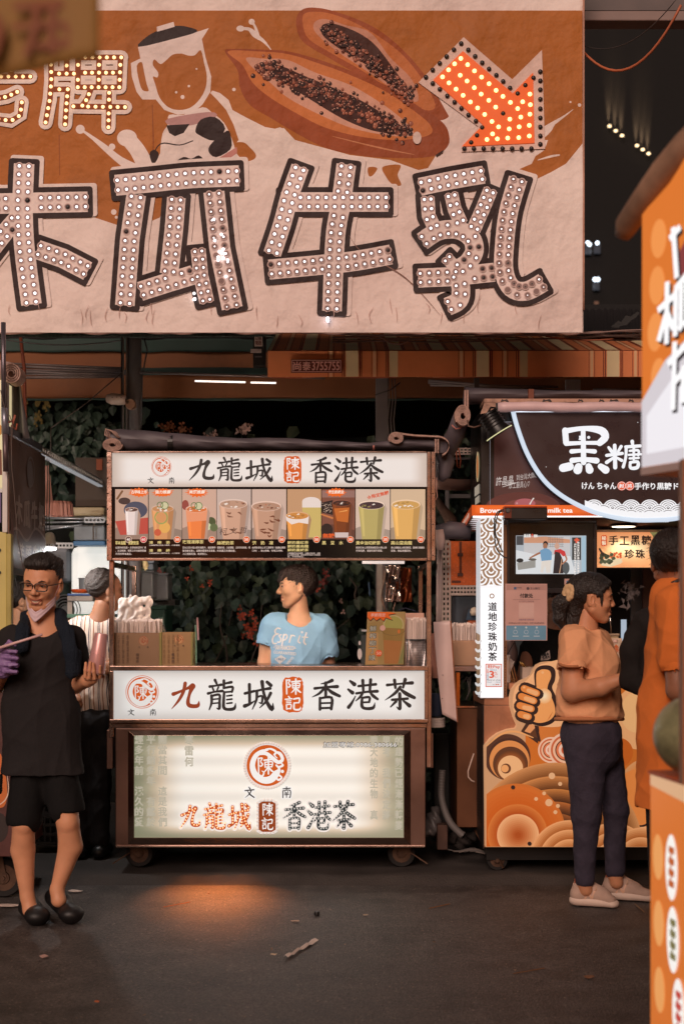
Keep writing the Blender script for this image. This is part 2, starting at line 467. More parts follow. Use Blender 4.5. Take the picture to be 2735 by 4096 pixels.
# ------------------------------------------------------------------ brush-written characters on a 100 x 100 field
BR={
'九':[[(50,3,12),(44,34,11),(27,68,9),(2,100,2)],[(8,44,13),(28,36,9),(58,22,9),(76,14,20)],[(76,14,19),(66,42,10),(60,70,12),(64,86,14),(82,90,13),(96,86,12),(99,70,2)]],
'龍':[[(27,2,9),(33,14,7)],[(9,23,9),(30,20,6),(49,17,9)],[(19,28,6),(23,37,6)],[(39,25,6),(34,35,5)],[(3,45,9),(25,40,6),(53,37,9)],[(15,52,9),(15,75,8),(7,97,4)],[(15,53,7),(42,49,8),(43,70,8),(42,93,9),(33,92,3)],[(18,64,5),(40,62,5)],[(18,77,5),(40,75,5)],
  [(58,4,9),(58,26,8)],[(58,14,6),(84,9,9)],[(57,28,7),(88,24,8),(86,40,7)],[(60,41,6),(86,39,6)],[(59,41,8),(57,72,9),(58,90,10),(70,96,9),(94,93,10),(99,76,2)],[(68,53,5),(86,51,6)],[(68,65,5),(86,63,6)],[(68,77,5),(86,75,6)]],
'城':[[(3,44,9),(35,36,8)],[(18,14,10),(19,75,9)],[(2,86,12),(20,79,8),(37,68,3)],[(40,36,8),(62,31,7),(88,27,10)],[(43,36,9),(42,65,8),(28,97,3)],[(45,56,6),(61,53,7),(60,76,7),(51,74,3)],[(61,5,12),(66,40,9),(78,74,11),(95,97,13),(98,76,2)],[(90,43,10),(75,70,8),(53,92,3)],[(78,6,10),(91,17,11)]],
'香':[[(72,4,11),(55,11,8),(34,15,3)],[(12,30,9),(50,26,7),(90,24,11)],[(50,12,10),(50,54,9)],[(46,28,8),(28,46,8),(3,58,2)],[(54,29,6),(72,43,11),(98,55,9)],[(30,61,8),(30,98,9)],[(30,62,7),(70,60,9),(69,97,9)],[(32,78,6),(68,77,6)],[(32,94,7),(68,93,7)]],
'港':[[(8,6,7),(22,17,13)],[(2,34,7),(16,45,12)],[(3,93,11),(14,78,8),(26,56,3)],[(36,23,8),(64,20,7),(93,17,9)],[(50,4,10),(52,43,8)],[(76,2,10),(73,42,8)],[(29,47,8),(64,42,7),(98,40,10)],[(50,45,8),(42,58,8),(27,72,3)],[(74,43,6),(84,55,10),(99,66,8)],[(48,62,7),(72,60,8),(71,76,7)],[(50,77,6),(71,76,6)],[(48,63,8),(47,88,10),(58,97,9),(84,95,10),(90,78,2)]],
'茶':[[(9,19,9),(50,15,6),(91,12,11)],[(33,3,10),(36,28,8)],[(68,1,11),(61,27,7)],[(52,25,9),(34,46,9),(2,68,2)],[(50,30,6),(70,46,12),(98,60,10)],[(25,67,8),(76,63,8)],[(50,47,10),(51,80,10),(50,97,9),(40,90,3)],[(38,72,9),(20,90,4)],[(62,70,6),(82,86,12)]],
'陳':[[(10,8,9),(12,97,8)],[(10,10,7),(32,8,8),(23,27,7),(34,43,9),(24,54,8),(17,50,3)],[(42,20,9),(95,15,9)],[(68,2,10),(68,98,9)],[(48,31,8),(49,60,7)],[(48,32,6),(90,29,8),(88,58,7)],[(50,45,6),(88,44,6)],[(50,58,6),(88,57,6)],[(64,60,8),(52,78,8),(38,91,2)],[(72,60,6),(82,75,11),(98,87,8)]],
'記':[[(22,2,7),(30,11,9)],[(3,22,8),(44,18,8)],[(10,34,6),(38,32,6)],[(10,46,6),(38,44,6)],[(10,59,8),(12,90,8)],[(10,60,6),(38,57,8),(36,88,7)],[(12,87,7),(36,85,7)],[(55,20,9),(90,15,10),(88,45,8)],[(58,47,7),(88,45,7)],[(58,47,9),(56,80,11),(64,93,10),(92,91,11),(98,72,2)]],
'文':[[(45,4,8),(56,18,12)],[(6,34,10),(94,26,10)],[(70,30,10),(48,65,9),(6,97,3)],[(32,40,6),(58,70,12),(97,95,10)]],
'南':[[(15,18,9),(87,13,9)],[(50,1,9),(49,30,8)],[(14,35,9),(13,97,9)],[(14,36,7),(87,32,9),(86,94,9),(75,90,3)],[(33,42,6),(41,52,7)],[(66,40,7),(58,52,5)],[(30,58,6),(72,56,6)],[(28,71,7),(74,69,7)],[(50,54,8),(50,95,8)]],
}
def brush(art,ch,x0,y0,x1,y1,wt=1.0,ext=0.0):
 kx,ky=(x1-x0)/100,(y1-y0)/100; kw=(abs(kx)+ky)/2
 for st in BR[ch]:
  art.stroke([(x0+p[0]*kx,y0+p[1]*ky,p[2]*kw*wt) for p in st],1,ext=ext,n=4)
 return art
# lit sign film (its own light shines through the print) and ordinary ink
def lit(col,s=0.85,base=0.22):
 n='lit_%d_%d_%d_%d'%(*col,int(s*100))
 if n in MATS:return MATS[n]
 m=bpy.data.materials.new(n); m.use_nodes=True; b=m.node_tree.nodes['Principled BSDF']
 c=lin(col)
 b.inputs['Base Color'].default_value=(*[v*base+0.004 for v in c],1); b.inputs['Roughness'].default_value=0.22
 b.inputs['Specular IOR Level'].default_value=0.45
 b.inputs['Emission Color'].default_value=(*c,1); b.inputs['Emission Strength'].default_value=s
 MATS[n]=m; return m
def lit_fn(s):return lambda col:lit(col,s)
def ink(col):
 return M('ink_%d_%d_%d'%col,col,rough=0.45,var=0.06,vscale=14)
def ink_glossy(col):
 return M('inkg_%d_%d_%d'%col,col,rough=0.2,var=0.05,vscale=14)
def glow_panel(name,x0,x1,z0,z1,dx,dz,ca,cb,cc,strength,bands=None,rim=0.5,axis=0,vary=0.0):
 """diffuser of a light box: uneven lamp light is painted into the emission, dimmer at the rim"""
 if name in MATS:return MATS[name]
 m=bpy.data.materials.new(name); m.use_nodes=True; N,L,b=nodes_of(m)
 tc=N.new('ShaderNodeTexCoord'); sp=N.new('ShaderNodeSeparateXYZ'); L.new(tc.outputs['Object'],sp.inputs[0])
 def ss(out,a,bb):
  r=N.new('ShaderNodeMapRange'); r.interpolation_type='SMOOTHSTEP'; L.new(out,r.inputs[0])
  r.inputs[1].default_value=a; r.inputs[2].default_value=bb; return r.outputs[0]
 def mul(a,c):
  q=N.new('ShaderNodeMath'); q.operation='MULTIPLY'; L.new(a,q.inputs[0])
  if isinstance(c,float):q.inputs[1].default_value=c
  else:L.new(c,q.inputs[1])
  return q.outputs[0]
 X=sp.outputs[axis]; Z=sp.outputs[2]
 f=mul(mul(ss(X,x0,x0+dx),ss(X,x1,x1-dx)),mul(ss(Z,z0,z0+dz),ss(Z,z1,z1-dz)))
 nz=N.new('ShaderNodeTexNoise'); nz.inputs['Scale'].default_value=3.5; L.new(tc.outputs['Object'],nz.inputs[0])
 if vary:
  r=N.new('ShaderNodeMapRange'); L.new(nz.outputs[0],r.inputs[0]); r.inputs[1].default_value=0.3; r.inputs[2].default_value=0.7
  r.inputs[3].default_value=1-vary; r.inputs[4].default_value=1.0
  f=mul(f,r.outputs[0])
 cr=N.new('ShaderNodeValToRGB'); L.new(f,cr.inputs[0])
 e=cr.color_ramp.elements; e[0].color=(*lin(ca),1); e[0].position=0.0; e[1].color=(*lin(cc),1); e[1].position=1.0
 k=e.new(rim); k.color=(*lin(cb),1)
 L.new(cr.outputs[0],b.inputs['Emission Color'])
 if bands:  # painted bright bands stand for tubes behind the diffuser
  q=N.new('ShaderNodeMath'); q.operation='SINE'
  a=N.new('ShaderNodeMath'); a.operation='MULTIPLY_ADD'; L.new(Z,a.inputs[0]); a.inputs[1].default_value=2*math.pi/bands[0]; a.inputs[2].default_value=bands[1]
  L.new(a.outputs[0],q.inputs[0])
  r=N.new('ShaderNodeMapRange'); L.new(q.outputs[0],r.inputs[0]); r.inputs[1].default_value=-1; r.inputs[3].default_value=strength*(1-bands[2]); r.inputs[4].default_value=strength
  L.new(r.outputs[0],b.inputs['Emission Strength'])
 else:b.inputs['Emission Strength'].default_value=strength
 b.inputs['Base Color'].default_value=(*[v*0.3 for v in lin(cc)],1); b.inputs['Roughness'].default_value=0.16
 b.inputs['Specular IOR Level'].default_value=0.5
 MATS[name]=m; return m
def dome_mesh(r,depth,seg=8,rings=3,name='bulb'):
 """small lamp dome that points towards -Y"""
 mb=MB(); vs=[]; fs=[]
 for i in range(rings):
  a=(math.pi/2)*i/rings
  for k in range(seg):
   t=2*math.pi*k/seg; vs.append((r*math.cos(a)*math.cos(t),-depth*math.sin(a),r*math.cos(a)*math.sin(t)))
 vs.append((0,-depth,0))
 for i in range(rings-1):
  for k in range(seg):fs.append((i*seg+k,i*seg+(k+1)%seg,(i+1)*seg+(k+1)%seg,(i+1)*seg+k))
 for k in range(seg):fs.append(((rings-1)*seg+k,(rings-1)*seg+(k+1)%seg,rings*seg))
 mb.add(vs,fs); me=mb.mesh(name); me.polygons.foreach_set('use_smooth',[True]*len(me.polygons)); return me
def along(pts,gap,off=0.0,smooth=False):
 """points every gap along a polyline, shifted sideways by off"""
 if smooth:pts=[(p[0],p[1]) for p in catmull([(a,b,0) for a,b in pts],False,8)]
 L_=[0]
 for a,b in zip(pts,pts[1:]):L_.append(L_[-1]+math.hypot(b[0]-a[0],b[1]-a[1]))
 n=max(1,int(round(L_[-1]/gap))); out=[]
 for i in range(n+1):
  d=L_[-1]*i/n; j=0
  while j<len(pts)-2 and L_[j+1]<d:j+=1
  t=(d-L_[j])/max(L_[j+1]-L_[j],1e-9); a,b=pts[j],pts[j+1]
  ux,uy=(b[0]-a[0]),(b[1]-a[1]); q=math.hypot(ux,uy) or 1
  out.append((a[0]+ux*t-uy/q*off,a[1]+uy*t+ux/q*off))
 return out
# ================================================================== ground
def build_ground():
 road=M('asphalt',(72,66,64),rough=0.55,var=0.45,vscale=7,bump=1.0,bscale=120,spec=0.5,stain=(2.2,(34,31,30),0.9))
 N,L,b=nodes_of(road)
 tc=N.new('ShaderNodeTexCoord'); v=N.new('ShaderNodeTexVoronoi'); v.inputs['Scale'].default_value=36; L.new(tc.outputs['Object'],v.inputs['Vector'])
 r=N.new('ShaderNodeValToRGB'); L.new(v.outputs['Distance'],r.inputs[0]); r.color_ramp.elements[0].position=0.06; r.color_ramp.elements[1].position=0.17
 r.color_ramp.elements[0].color=(0.55,0.55,0.55,1); r.color_ramp.elements[1].color=(0,0,0,1)
 src=b.inputs['Base Color'].links[0].from_socket
 mx=N.new('ShaderNodeMix'); mx.data_type='RGBA'; L.new(r.outputs[0],mx.inputs[0]); L.new(src,mx.inputs[6]); mx.inputs[7].default_value=(*lin((170,152,138)),1)
 g_=N.new('ShaderNodeTexNoise'); g_.inputs['Scale'].default_value=62; g_.inputs['Detail'].default_value=3; g_.inputs['Roughness'].default_value=.8; L.new(tc.outputs['Object'],g_.inputs[0])
 gr=N.new('ShaderNodeMapRange'); L.new(g_.outputs[0],gr.inputs[0]); gr.inputs[1].default_value=.32; gr.inputs[2].default_value=.68; gr.inputs[3].default_value=.35; gr.inputs[4].default_value=1.9
 vm=N.new('ShaderNodeVectorMath'); vm.operation='SCALE'; L.new(mx.outputs[2],vm.inputs[0]); L.new(gr.outputs[0],vm.inputs['Scale']); L.new(vm.outputs[0],b.inputs['Base Color'])
 mb=MB()
 n=60
 def fn(u,v):
  x=-14+28*u; y=-8+15.55*v
  return (x,y,0.006*math.sin(x*1.7+y*2.1)*math.sin(y*1.3)*(1 if v<0.97 else 0))
 mb.grid(fn,60,50)
 structure(mb.obj('road',road,smooth=True))
 pav=M('pavement_concrete',(62,55,52),rough=0.8,var=0.3,vscale=4,bump=0.5,bscale=90,stain=(3,(34,30,28),0.6))
 mb=MB()
 prof=[(7.50,-0.002),(7.535,0.012),(7.56,0.034),(7.60,0.042),(7.70,0.036),(8.2,0.034),(30,0.034)]
 m=160
 r2=random.Random(4)
 jit=[r2.uniform(-1,1) for _ in range(m+1)]
 for i in range(m+1):
  x=-15+30*i/m
  for k,(y,z) in enumerate(prof):
   j=jit[i]*(0.012 if k in (1,2,3) else 0.0)
   mb.v.append((x,y+j,z+(jit[i]*0.006 if k in (2,3,4) else 0)))
 K=len(prof)
 for i in range(m):
  for k in range(K-1):
   mb.f.append([i*K+k,(i+1)*K+k,(i+1)*K+k+1,i*K+k+1]); mb.m.append(0)
 structure(mb.obj('pavement',pav,smooth=True))
build_ground()
GZ=0.036
# ================================================================== shared metals
STEEL=M('stainless_steel',(178,150,138),rough=0.24,metal=1.0,var=0.10,vscale=6,bump=0.25,bscale=9,aniso=(1,1,1))
STEEL_D=M('stainless_sheet',(140,112,102),rough=0.34,metal=1.0,var=0.2,vscale=3,bump=0.3,bscale=5)
BLACK=M('black_plastic',(22,21,22),rough=0.4,var=0.1)
RUBBER=M('caster_rubber',(30,27,26),rough=0.85,var=0.2,vscale=20)
IRON=M('caster_iron',(96,72,58),rough=0.6,metal=0.6,var=0.35,vscale=30)
TARP=M('grey_tarpaulin',(92,84,90),rough=0.55,var=0.12,vscale=3,bump=0.4,bscale=14)
WEBBING=M('mesh_edge',(196,160,146),rough=0.8,var=0.25,vscale=90,bump=0.8,bscale=220)
CYC=7.70
def dragon_badge(art,cx,cy,R,col_a,col_b,ring=True):
 """round badge: a dragon curled about a character"""
 if ring:
  art.c(*col_a).disc(cx,cy,R,n=40); art.c(*col_b).disc(cx,cy,R*0.965,n=40); art.c(*col_a).disc(cx,cy,R*0.93,n=40) if False else None
  art.c(*col_a).disc(cx,cy,R*0.90,n=40)
 else:art.c(*col_a).disc(cx,cy,R*0.98,n=40)
 art.c(*col_b)
 def P(pts):return [(cx+x*R*0.86,cy+y*R*0.86,w*R*0.86) for x,y,w in pts]
 art.stroke(P([(0.05,-0.86,0.06),(-0.3,-0.78,0.2),(-0.66,-0.5,0.26),(-0.82,0.0,0.3),(-0.66,0.5,0.34),(-0.25,0.8,0.36),(0.2,0.76,0.4),(0.5,0.45,0.36),(0.66,0.2,0.14),(0.5,-0.02,0.1)]),1,n=6)
 art.stroke(P([(-0.4,-0.66,0.16),(-0.05,-0.66,0.2),(0.3,-0.4,0.22),(0.62,-0.18,0.2),(0.84,-0.34,0.18),(0.72,-0.64,0.18),(0.5,-0.72,0.12),(0.42,-0.55,0.08),(0.55,-0.42,0.05)]),1,n=6)
 art.stroke(P([(-0.1,-0.9,0.06),(0.2,-0.92,0.1),(0.48,-0.76,0.12),(0.36,-0.6,0.06)]),1)
 art.stroke(P([(0.52,0.45,0.1),(0.8,0.66,0.1),(0.62,0.8,0.12),(0.5,0.66,0.05)]),1)
 art.stroke(P([(0.6,0.1,0.1),(0.86,0.0,0.12),(0.78,-0.12,0.06)]),1)
 art.stroke(P([(-0.5,0.45,0.06),(-0.3,0.6,0.1),(-0.18,0.4,0.08),(-0.3,0.3,0.04)]),1)
 art.disc(cx+0.72*R,cy+0.28*R,R*0.08,n=10)
 brush(art,'陳',cx-0.5*R,cy-0.42*R,cx+0.32*R,cy+0.42*R,0.95)
INK=(45,40,40); ORG=(214,92,28); WHT=(247,243,240)
def starburst(art,cx,cy,rx,ry,n=14,seed=1,k=0.72):
 r3=random.Random(seed); pts=[]
 for i in range(2*n):
  t=math.pi*i/n; q=(1.0+r3.uniform(-.12,.15)) if i%2==0 else k
  pts.append((cx+rx*q*math.cos(t),cy+ry*q*math.sin(t)))
 return art.poly(pts)
def caster(cart,x,y,z0,r,swing=1):
 w=MB(); w.lathe([(r*0.55,-0.026),(r*0.93,-0.026),(r,-0.016),(r,0.016),(r*0.93,0.026),(r*0.55,0.026)],(x,y,z0+r),28,'y').obj('wheel',RUBBER,cart,smooth='auto')
 hub=MB(); hub.lathe([(0.012,-0.034),(r*0.3,-0.033),(r*0.34,-0.028),(r*0.66,-0.0265),(r*0.68,-0.020),(r*0.68,0.02),(0.012,0.034)],(x,y,z0+r),24,'y'); hub.obj('hub',IRON,cart,smooth='auto')
 fk=MB(); zt=z0+2*r+0.018
 for sy in (-0.037,0.033):
  xa=x-swing*0.055
  fk.add([(xa-0.045,y+sy,zt),(xa+0.05,y+sy,zt),(x+0.022,y+sy,z0+r*0.95),(x,y+sy,z0+r*0.7),(x-0.024,y+sy,z0+r*0.95),
    (xa-0.045,y+sy+0.004,zt),(xa+0.05,y+sy+0.004,zt),(x+0.022,y+sy+0.004,z0+r*0.95),(x,y+sy+0.004,z0+r*0.7),(x-0.024,y+sy+0.004,z0+r*0.95)],
   [(0,4,3,2,1),(5,6,7,8,9),(0,1,6,5),(1,2,7,6),(2,3,8,7),(3,4,9,8),(4,0,5,9)])
 fk.box(x-swing*0.055-0.06,x-swing*0.055+0.06,y-0.05,y+0.05,zt,zt+0.008)
 fk.tube([(x,y-0.045,z0+r),(x,y+0.04,z0+r)],0.012,8)
 fk.obj('fork',IRON,cart,bevel=0.001)
 br=MB(); br.beam((x-swing*0.05,y-0.045,z0+r*1.1),(x-swing*0.14,y-0.06,z0+r*0.35),0.012,0.006); br.obj('brake_lever',IRON,cart)
def build_cart():
 Y=CYC; D=0.86
 c=thing('tea_cart','wide stainless steel tea cart on casters with lit menu board and glowing lower panel','food cart',W(1080,3495,Y+0.4))
 for (a,b_,yt,yb,dy) in ((437,456,2243,2950,0.012),(1705,1725,2243,3070,0.012)):
  p=MB(); p.pbox(a,yt,b_,yb,Y+dy,0.035); p.obj('post',STEEL,c,bevel=0.003)
 for (a,b_) in ((437,456),(1705,1725)):
  p=MB(); p.box(SX(a,Y),SX(b_,Y),Y+D-0.035,Y+D,SZ(2690,Y),SZ(2243,Y)); p.obj('post',STEEL,c,bevel=0.003)
 for (a,b_) in ((438,455),(1706,1724)):
  p=MB(); p.box(SX(a,Y),SX(b_,Y),Y+0.048,Y+D-0.036,SZ(2268,Y),SZ(2247,Y)); p.obj('rail',STEEL,c,bevel=0.003)
 mb=MB(); mb.box(SX(430,Y),SX(1738,Y),Y+0.004,Y+0.14,SZ(2240,Y),SZ(1812,Y)); mb.obj('menu_box',STEEL_D,c,bevel=0.003)
 for (a,t,b_,bo) in ((427,1806,448,2243),(1707,1806,1722,2243),(1723,1806,1741,2243),(449,2232,1706,2243),(449,1804,1706,1811)):
  p=MB(); p.pbox(a,t,b_,bo,Y-0.016,0.0195); p.obj('menu_frame',STEEL,c,bevel=0.0025)
 for px in (432,1731):
  for py in range(1850,2230,62):
   r_=MB(); q=W(px,py,Y-0.016); r_.lathe([(0.0045,0.0),(0.0035,0.003),(0.001,0.004)],q,8,'y',tilt=Matrix.Rotation(math.pi,3,'X')); r_.obj('rivet',IRON,c)
 hd=MB(); hd.quad(W(449,1947,Y),W(1706,1947,Y),W(1706,1811.5,Y),W(449,1811.5,Y))
 hm=glow_panel('header_diffuser',SX(449,Y),SX(1706,Y),SZ(1947,Y),SZ(1811,Y),0.10,0.05,(196,180,168),(222,210,202),(236,229,224),0.80)
 ho=hd.obj('name_board',hm,c,label='upper white lit name board')
 a=Art(Y,0.0012)
 a.c(*INK)
 K=1/1.104
 def z5(x,y):return 380+x*K,1700+y*K
 for ch,x0,y0,x1,y1 in (('九',414,152,526,245),('龍',540,143,650,249),('城',668,146,784,249),('香',945,141,1046,256),('港',1058,143,1160,254),('茶',1164,143,1270,251)):
  u0,v0=z5(x0,y0); u1,v1=z5(x1,y1); brush(a,ch,u0,v0,u1,v1,1.1)
 for ch,x0,y0,x1,y1 in (('文',233,231,260,259),('南',326,231,352,259)):
  u0,v0=z5(x0,y0); u1,v1=z5(x1,y1); brush(a,ch,u0,v0,u1,v1,1.1)
 def seal(x0,y0,x1,y1,seed):
  r3=random.Random(seed); pts=[]
  n=48; cx,cy=(x0+x1)/2,(y0+y1)/2; hx,hy=(x1-x0)/2,(y1-y0)/2
  for i in range(n):
   t=2*math.pi*i/n; u,v=math.cos(t),math.sin(t)
   e=0.24; px_=(abs(u)** (e*2.2))*(1 if u>0 else-1); py_=(abs(v)** (e*1.6))*(1 if v>0 else-1)
   q=1+r3.uniform(-0.035,0.03); pts.append((cx+hx*px_*q,cy+hy*py_*q))
  a.c(*ORG).poly(pts,smooth=True,n=2); a.c(*WHT)
  brush(a,'陳',x0+hx*0.25,y0+hy*0.1,x1-hx*0.22,cy-hy*0.02,1.1)
  brush(a,'記',x0+hx*0.25,cy+hy*0.08,x1-hx*0.22,y1-hy*0.1,1.1)
 seal(*z5(833,138),*z5(911,258),5)
 dragon_badge(a,380+294*K,1700+184*K,40,ORG,(236,229,224))
 a.multi('lettering',lit_fn(0.8),ho)
 mm=MB(); mm.quad(W(449,2231,Y),W(1706,2231,Y),W(1706,1948,Y),W(449,1948,Y))
 mo=mm.obj('menu_sheet',M('menu_black',(20,18,20),rough=0.14,var=0.0,spec=.35),c)
 drinks=[
  (462,593,(196,160,140),(232,214,208),0,(96,66,60),'古早味上市',(40,60)),
  (596,728,(186,160,142),(212,148,96),1,(190,180,120),'強力推薦',(50,)),
  (730,866,(206,168,148),(238,128,66),2,(120,130,84),'美麗推薦',(50,)),
  (868,1004,(200,176,164),(206,160,134),3,(128,84,64),None,(50,)),
  (1008,1145,(206,176,160),(196,150,124),4,(116,66,46),None,(50,)),
  (1149,1284,(196,150,112),(226,150,74),5,(226,212,200),None,(50,)),
  (1287,1419,(128,78,62),(124,60,26),6,(58,32,26),'養生新概念',(35,)),
  (1422,1559,(214,188,170),(184,166,102),7,(70,48,52),'☆限定無糖',(35,)),
  (1562,1700,(212,182,150),(224,172,98),8,(228,196,140),None,(35,))]
 names=[['草本烏龍　黑糖奶茶'],['凍　檸　茶','凍　檸　綠'],['玫瑰凍檸茶'],['絲襪奶茶'],['港　奶　凍'],['鮮奶蓋紅茶','鮮奶蓋烏龍','鮮奶蓋綠茶'],['黑　豆　水'],['黃金油切綠茶'],['高山蜜烏龍']]
 lines=[['仙草的好回音・古早味的百年傳承','、古法熬製，喝茶之外也能享受最','天然的草本產品。'],['頂級錫蘭紅茶加上檸檬，口感濃郁','頂級綠茶加上檸檬多次，入口回甘'],['百分之百大馬士革玫瑰原片、搭配檸檬','富含維生素C、與釋放藍紫色花青素。','入口清甜花香、乾淨身心。'],
   ['濃濃奶香、口感濃郁、正宗港式奶茶，喝','的到真正的濃純香。'],['絲襪奶茶加上手工黑糖凍（桂圓紅棗茶','口味）、香Q滑嫩、好喝又健康。'],['今夏最熱門的新選擇　九龍城的紅茶　烏龍','加上香醇的奶蓋，讓您同時擁有兩種不同的感','受、不同的喝法。'],[],['採用日本上等蒸青綠茶及大馬士革','玫瑰花瓣，清甜花香不苦澀。'],['高山烏龍加上桂花蜂蜜，直接烘焙嫩氣','蜜香，後氣烏龍回甘。']]
 r4=random.Random(11)
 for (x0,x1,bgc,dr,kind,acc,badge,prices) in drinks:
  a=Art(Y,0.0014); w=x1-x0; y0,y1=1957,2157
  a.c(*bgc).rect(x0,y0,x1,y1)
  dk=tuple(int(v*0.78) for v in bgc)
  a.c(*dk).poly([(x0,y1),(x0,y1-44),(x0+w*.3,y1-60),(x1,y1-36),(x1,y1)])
  cx=x0+w*(0.5,0.42,0.42,0.48,0.42,0.30,0.60,0.46,0.44)[kind]
  hw=w*(0.20,0.34,0.32,0.42,0.44,0.34,0.29,0.38,0.42)[kind]; top=(2030,2020,2022,1998,2006,2048,2000,2004,2000)[kind]
  bot=(2140,2157,2155,2157,2157,2157,2150,2157,2157)[kind]; tp=0.72
  lo=lambda v,k_:tuple(max(0,min(255,int(q*k_))) for q in v)
  if kind==0:
   a.c(70,74,92).disc(x0+w*.62,2040,w*.36,34); a.c(188,74,62).poly([(x0,2085),(x1,2070),(x1,2135),(x0+20,2140)]); a.c(66,48,46).disc(x0+w*.28,2004,24,14); a.c(120,80,50).stroke([(x0+8,1995,8),(x0+28,1965,8)],8)
  if kind==5:
   a.c(204,178,106).poly([(cx+18,2010),(x1,2010),(x1,2150),(cx+26,2150)]); a.c(232,216,208).disc(cx+55,2006,36,18); a.c(232,216,208).rect(cx+19,2004,x1,2030)
  if kind==6:
   a.c(150,110,100).rect(x0,1962,x1,1990); a.c(42,30,30).poly([(x0,2010),(x0+44,2000),(x0+44,2060),(x0,2050)]); a.c(210,180,160)
   for _ in range(40):a.disc(x0+r4.uniform(2,42),r4.uniform(2012,2052),1.6,n=6)
   a.c(200,120,70).stroke([(x0,2058,6),(x0+42,2072,8)],7); a.c(44,30,28).disc(x0+20,2120,24,26)
  if kind==2:
   a.c(74,84,52).disc(x1-22,2088,20); a.c(206,214,170).disc(x1-36,2106,15); a.c(96,108,70).disc(x1-10,2110,16)
   a.c(150,70,60).disc(x0+12,2020,14,20)
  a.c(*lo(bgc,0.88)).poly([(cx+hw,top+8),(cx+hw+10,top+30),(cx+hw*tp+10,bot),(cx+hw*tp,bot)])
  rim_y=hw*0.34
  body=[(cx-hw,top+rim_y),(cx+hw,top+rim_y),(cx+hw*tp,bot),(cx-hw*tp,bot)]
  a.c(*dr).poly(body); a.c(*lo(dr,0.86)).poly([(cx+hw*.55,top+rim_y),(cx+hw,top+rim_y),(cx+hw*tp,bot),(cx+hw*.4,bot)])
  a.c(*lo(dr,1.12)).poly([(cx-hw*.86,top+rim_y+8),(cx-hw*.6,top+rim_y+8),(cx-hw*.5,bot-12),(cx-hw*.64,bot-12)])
  if kind==2:a.c(232,150,110).poly([(cx-hw,top+rim_y),(cx+hw,top+rim_y),(cx+hw*.9,top+60),(cx-hw*.9,top+66)])
  if kind==5:
   a.c(236,220,212).poly([(cx-hw,top+rim_y),(cx+hw,top+rim_y),(cx+hw*.94,top+48),(cx+6,top+42),(cx-hw*.5,top+50),(cx-hw*.95,top+34)])
  if kind in (3,4):
   a.c(*acc)
   for _ in range(6 if kind==3 else 9):
    u=r4.uniform(-.7,.6)*hw; v=r4.uniform(top+50,bot-10); a.stroke([(cx+u,v,3),(cx+u+r4.uniform(4,22),v+r4.uniform(-6,10),7),(cx+u+r4.uniform(14,30),v+r4.uniform(-4,12),2)],5)
  if kind==1:
   a.c(226,170,90).disc(cx+8,2110,22); a.c(150,160,90).ring(cx-6,2070,22,27); a.c(200,90,60).disc(cx-20,2130,14)
  if kind==6:a.c(196,104,42).poly([(cx-hw*.8,top+34),(cx+hw*.8,top+30),(cx+hw*.66,top+90),(cx-hw*.5,top+84)]); a.c(230,160,90).stroke([(cx-10,top+48,2),(cx+20,top+42,5)],3); a.c(210,190,184).poly([(cx-hw*tp,bot-20),(cx+hw*tp,bot-20),(cx+hw*.68,bot),(cx-hw*.68,bot)])
  a.c(*lo(bgc,1.12)).disc(cx,top+rim_y*.9,hw,rim_y)
  a.c(*(acc if kind in (0,6,7) else lo(dr,0.92))).disc(cx,top+rim_y,hw*.93,rim_y*.82)
  for _ in range(13):
   t=r4.uniform(0,6.28); q=math.sqrt(r4.random())*.8; u,v=cx+hw*q*math.cos(t),top+rim_y+rim_y*.7*q*math.sin(t); s_=r4.uniform(4,9)
   a.c(*(lo(acc,r4.choice((0.9,1.3,1.6))) if kind in (0,3,4,6,7) and r4.random()<.5 else (238,224,212) if r4.random()<.6 else lo(dr,0.8)))
   a.poly([(u-s_,v+r4.uniform(-2,2)),(u-s_*.2,v+s_*.5),(u+s_,v+r4.uniform(-1,2)),(u+s_*.2,v-s_*.55)])
  if kind in (1,2):a.c(96,118,70).ring(cx+8,top+2,13,16); a.c(206,200,160).disc(cx+8,top+2,13); a.c(96,118,70).ring(cx-10,top,10,13)
  if badge:
   if kind==7:a.c(214,74,34).text(badge,x0+44,1972,x1-4,1988,0.03,rot=-14)
   else:
    wx=0.5*w; bx=x0+wx*(1.45 if kind==0 else 0.86)
    pts=[]; nn=16
    a.c(236,104,30); starburst(a,min(bx,x1-wx*.52+6),1970,wx*.66,19,16,kind+3,0.74)
    bx2=min(bx,x1-wx*.5)
    a.c(250,236,220).text(badge,bx2-wx*.5+2,1961,bx2+wx*.48,1975,0.03,shear=0.15 if kind else 0)
  if kind==3:a.c(70,50,44).text('柯 文 哲',x0+10,2110,x1-14,2136,0.0,shear=0.2,rot=-4)
  if kind==6:a.c(226,92,40).text('無糖',x0+4,2134,x0+50,2152,0.04)
  for j,pr in enumerate(prices):
   px_=x1-18-(len(prices)-1-j)*60; a.c(244,214,190).disc(px_,2158,13.5,n=20); a.c(*((226,92,36) if pr != 60 and pr != 40 else (206,70,80) if pr==60 else (110,76,70))).disc(px_,2158,12,n=20)
   a.c(250,236,226).text(str(pr),px_-7.5,2153,px_+7.5,2163,0.02)
  nm=names[kind]; yy=2164 if kind != 2 else 2160
  for j,t_ in enumerate(nm):
   hh=15 if len(nm)==1 else 12; step={1:0,2:32,3:15}[len(nm)]
   a.c(216,196,128).text(t_,x0+1,yy+j*step,x0+min(w*.72,17*len(t_)),yy+j*step+hh,0.03)
  yl={1:2186,2:2178,3:2210}[len(nm)]
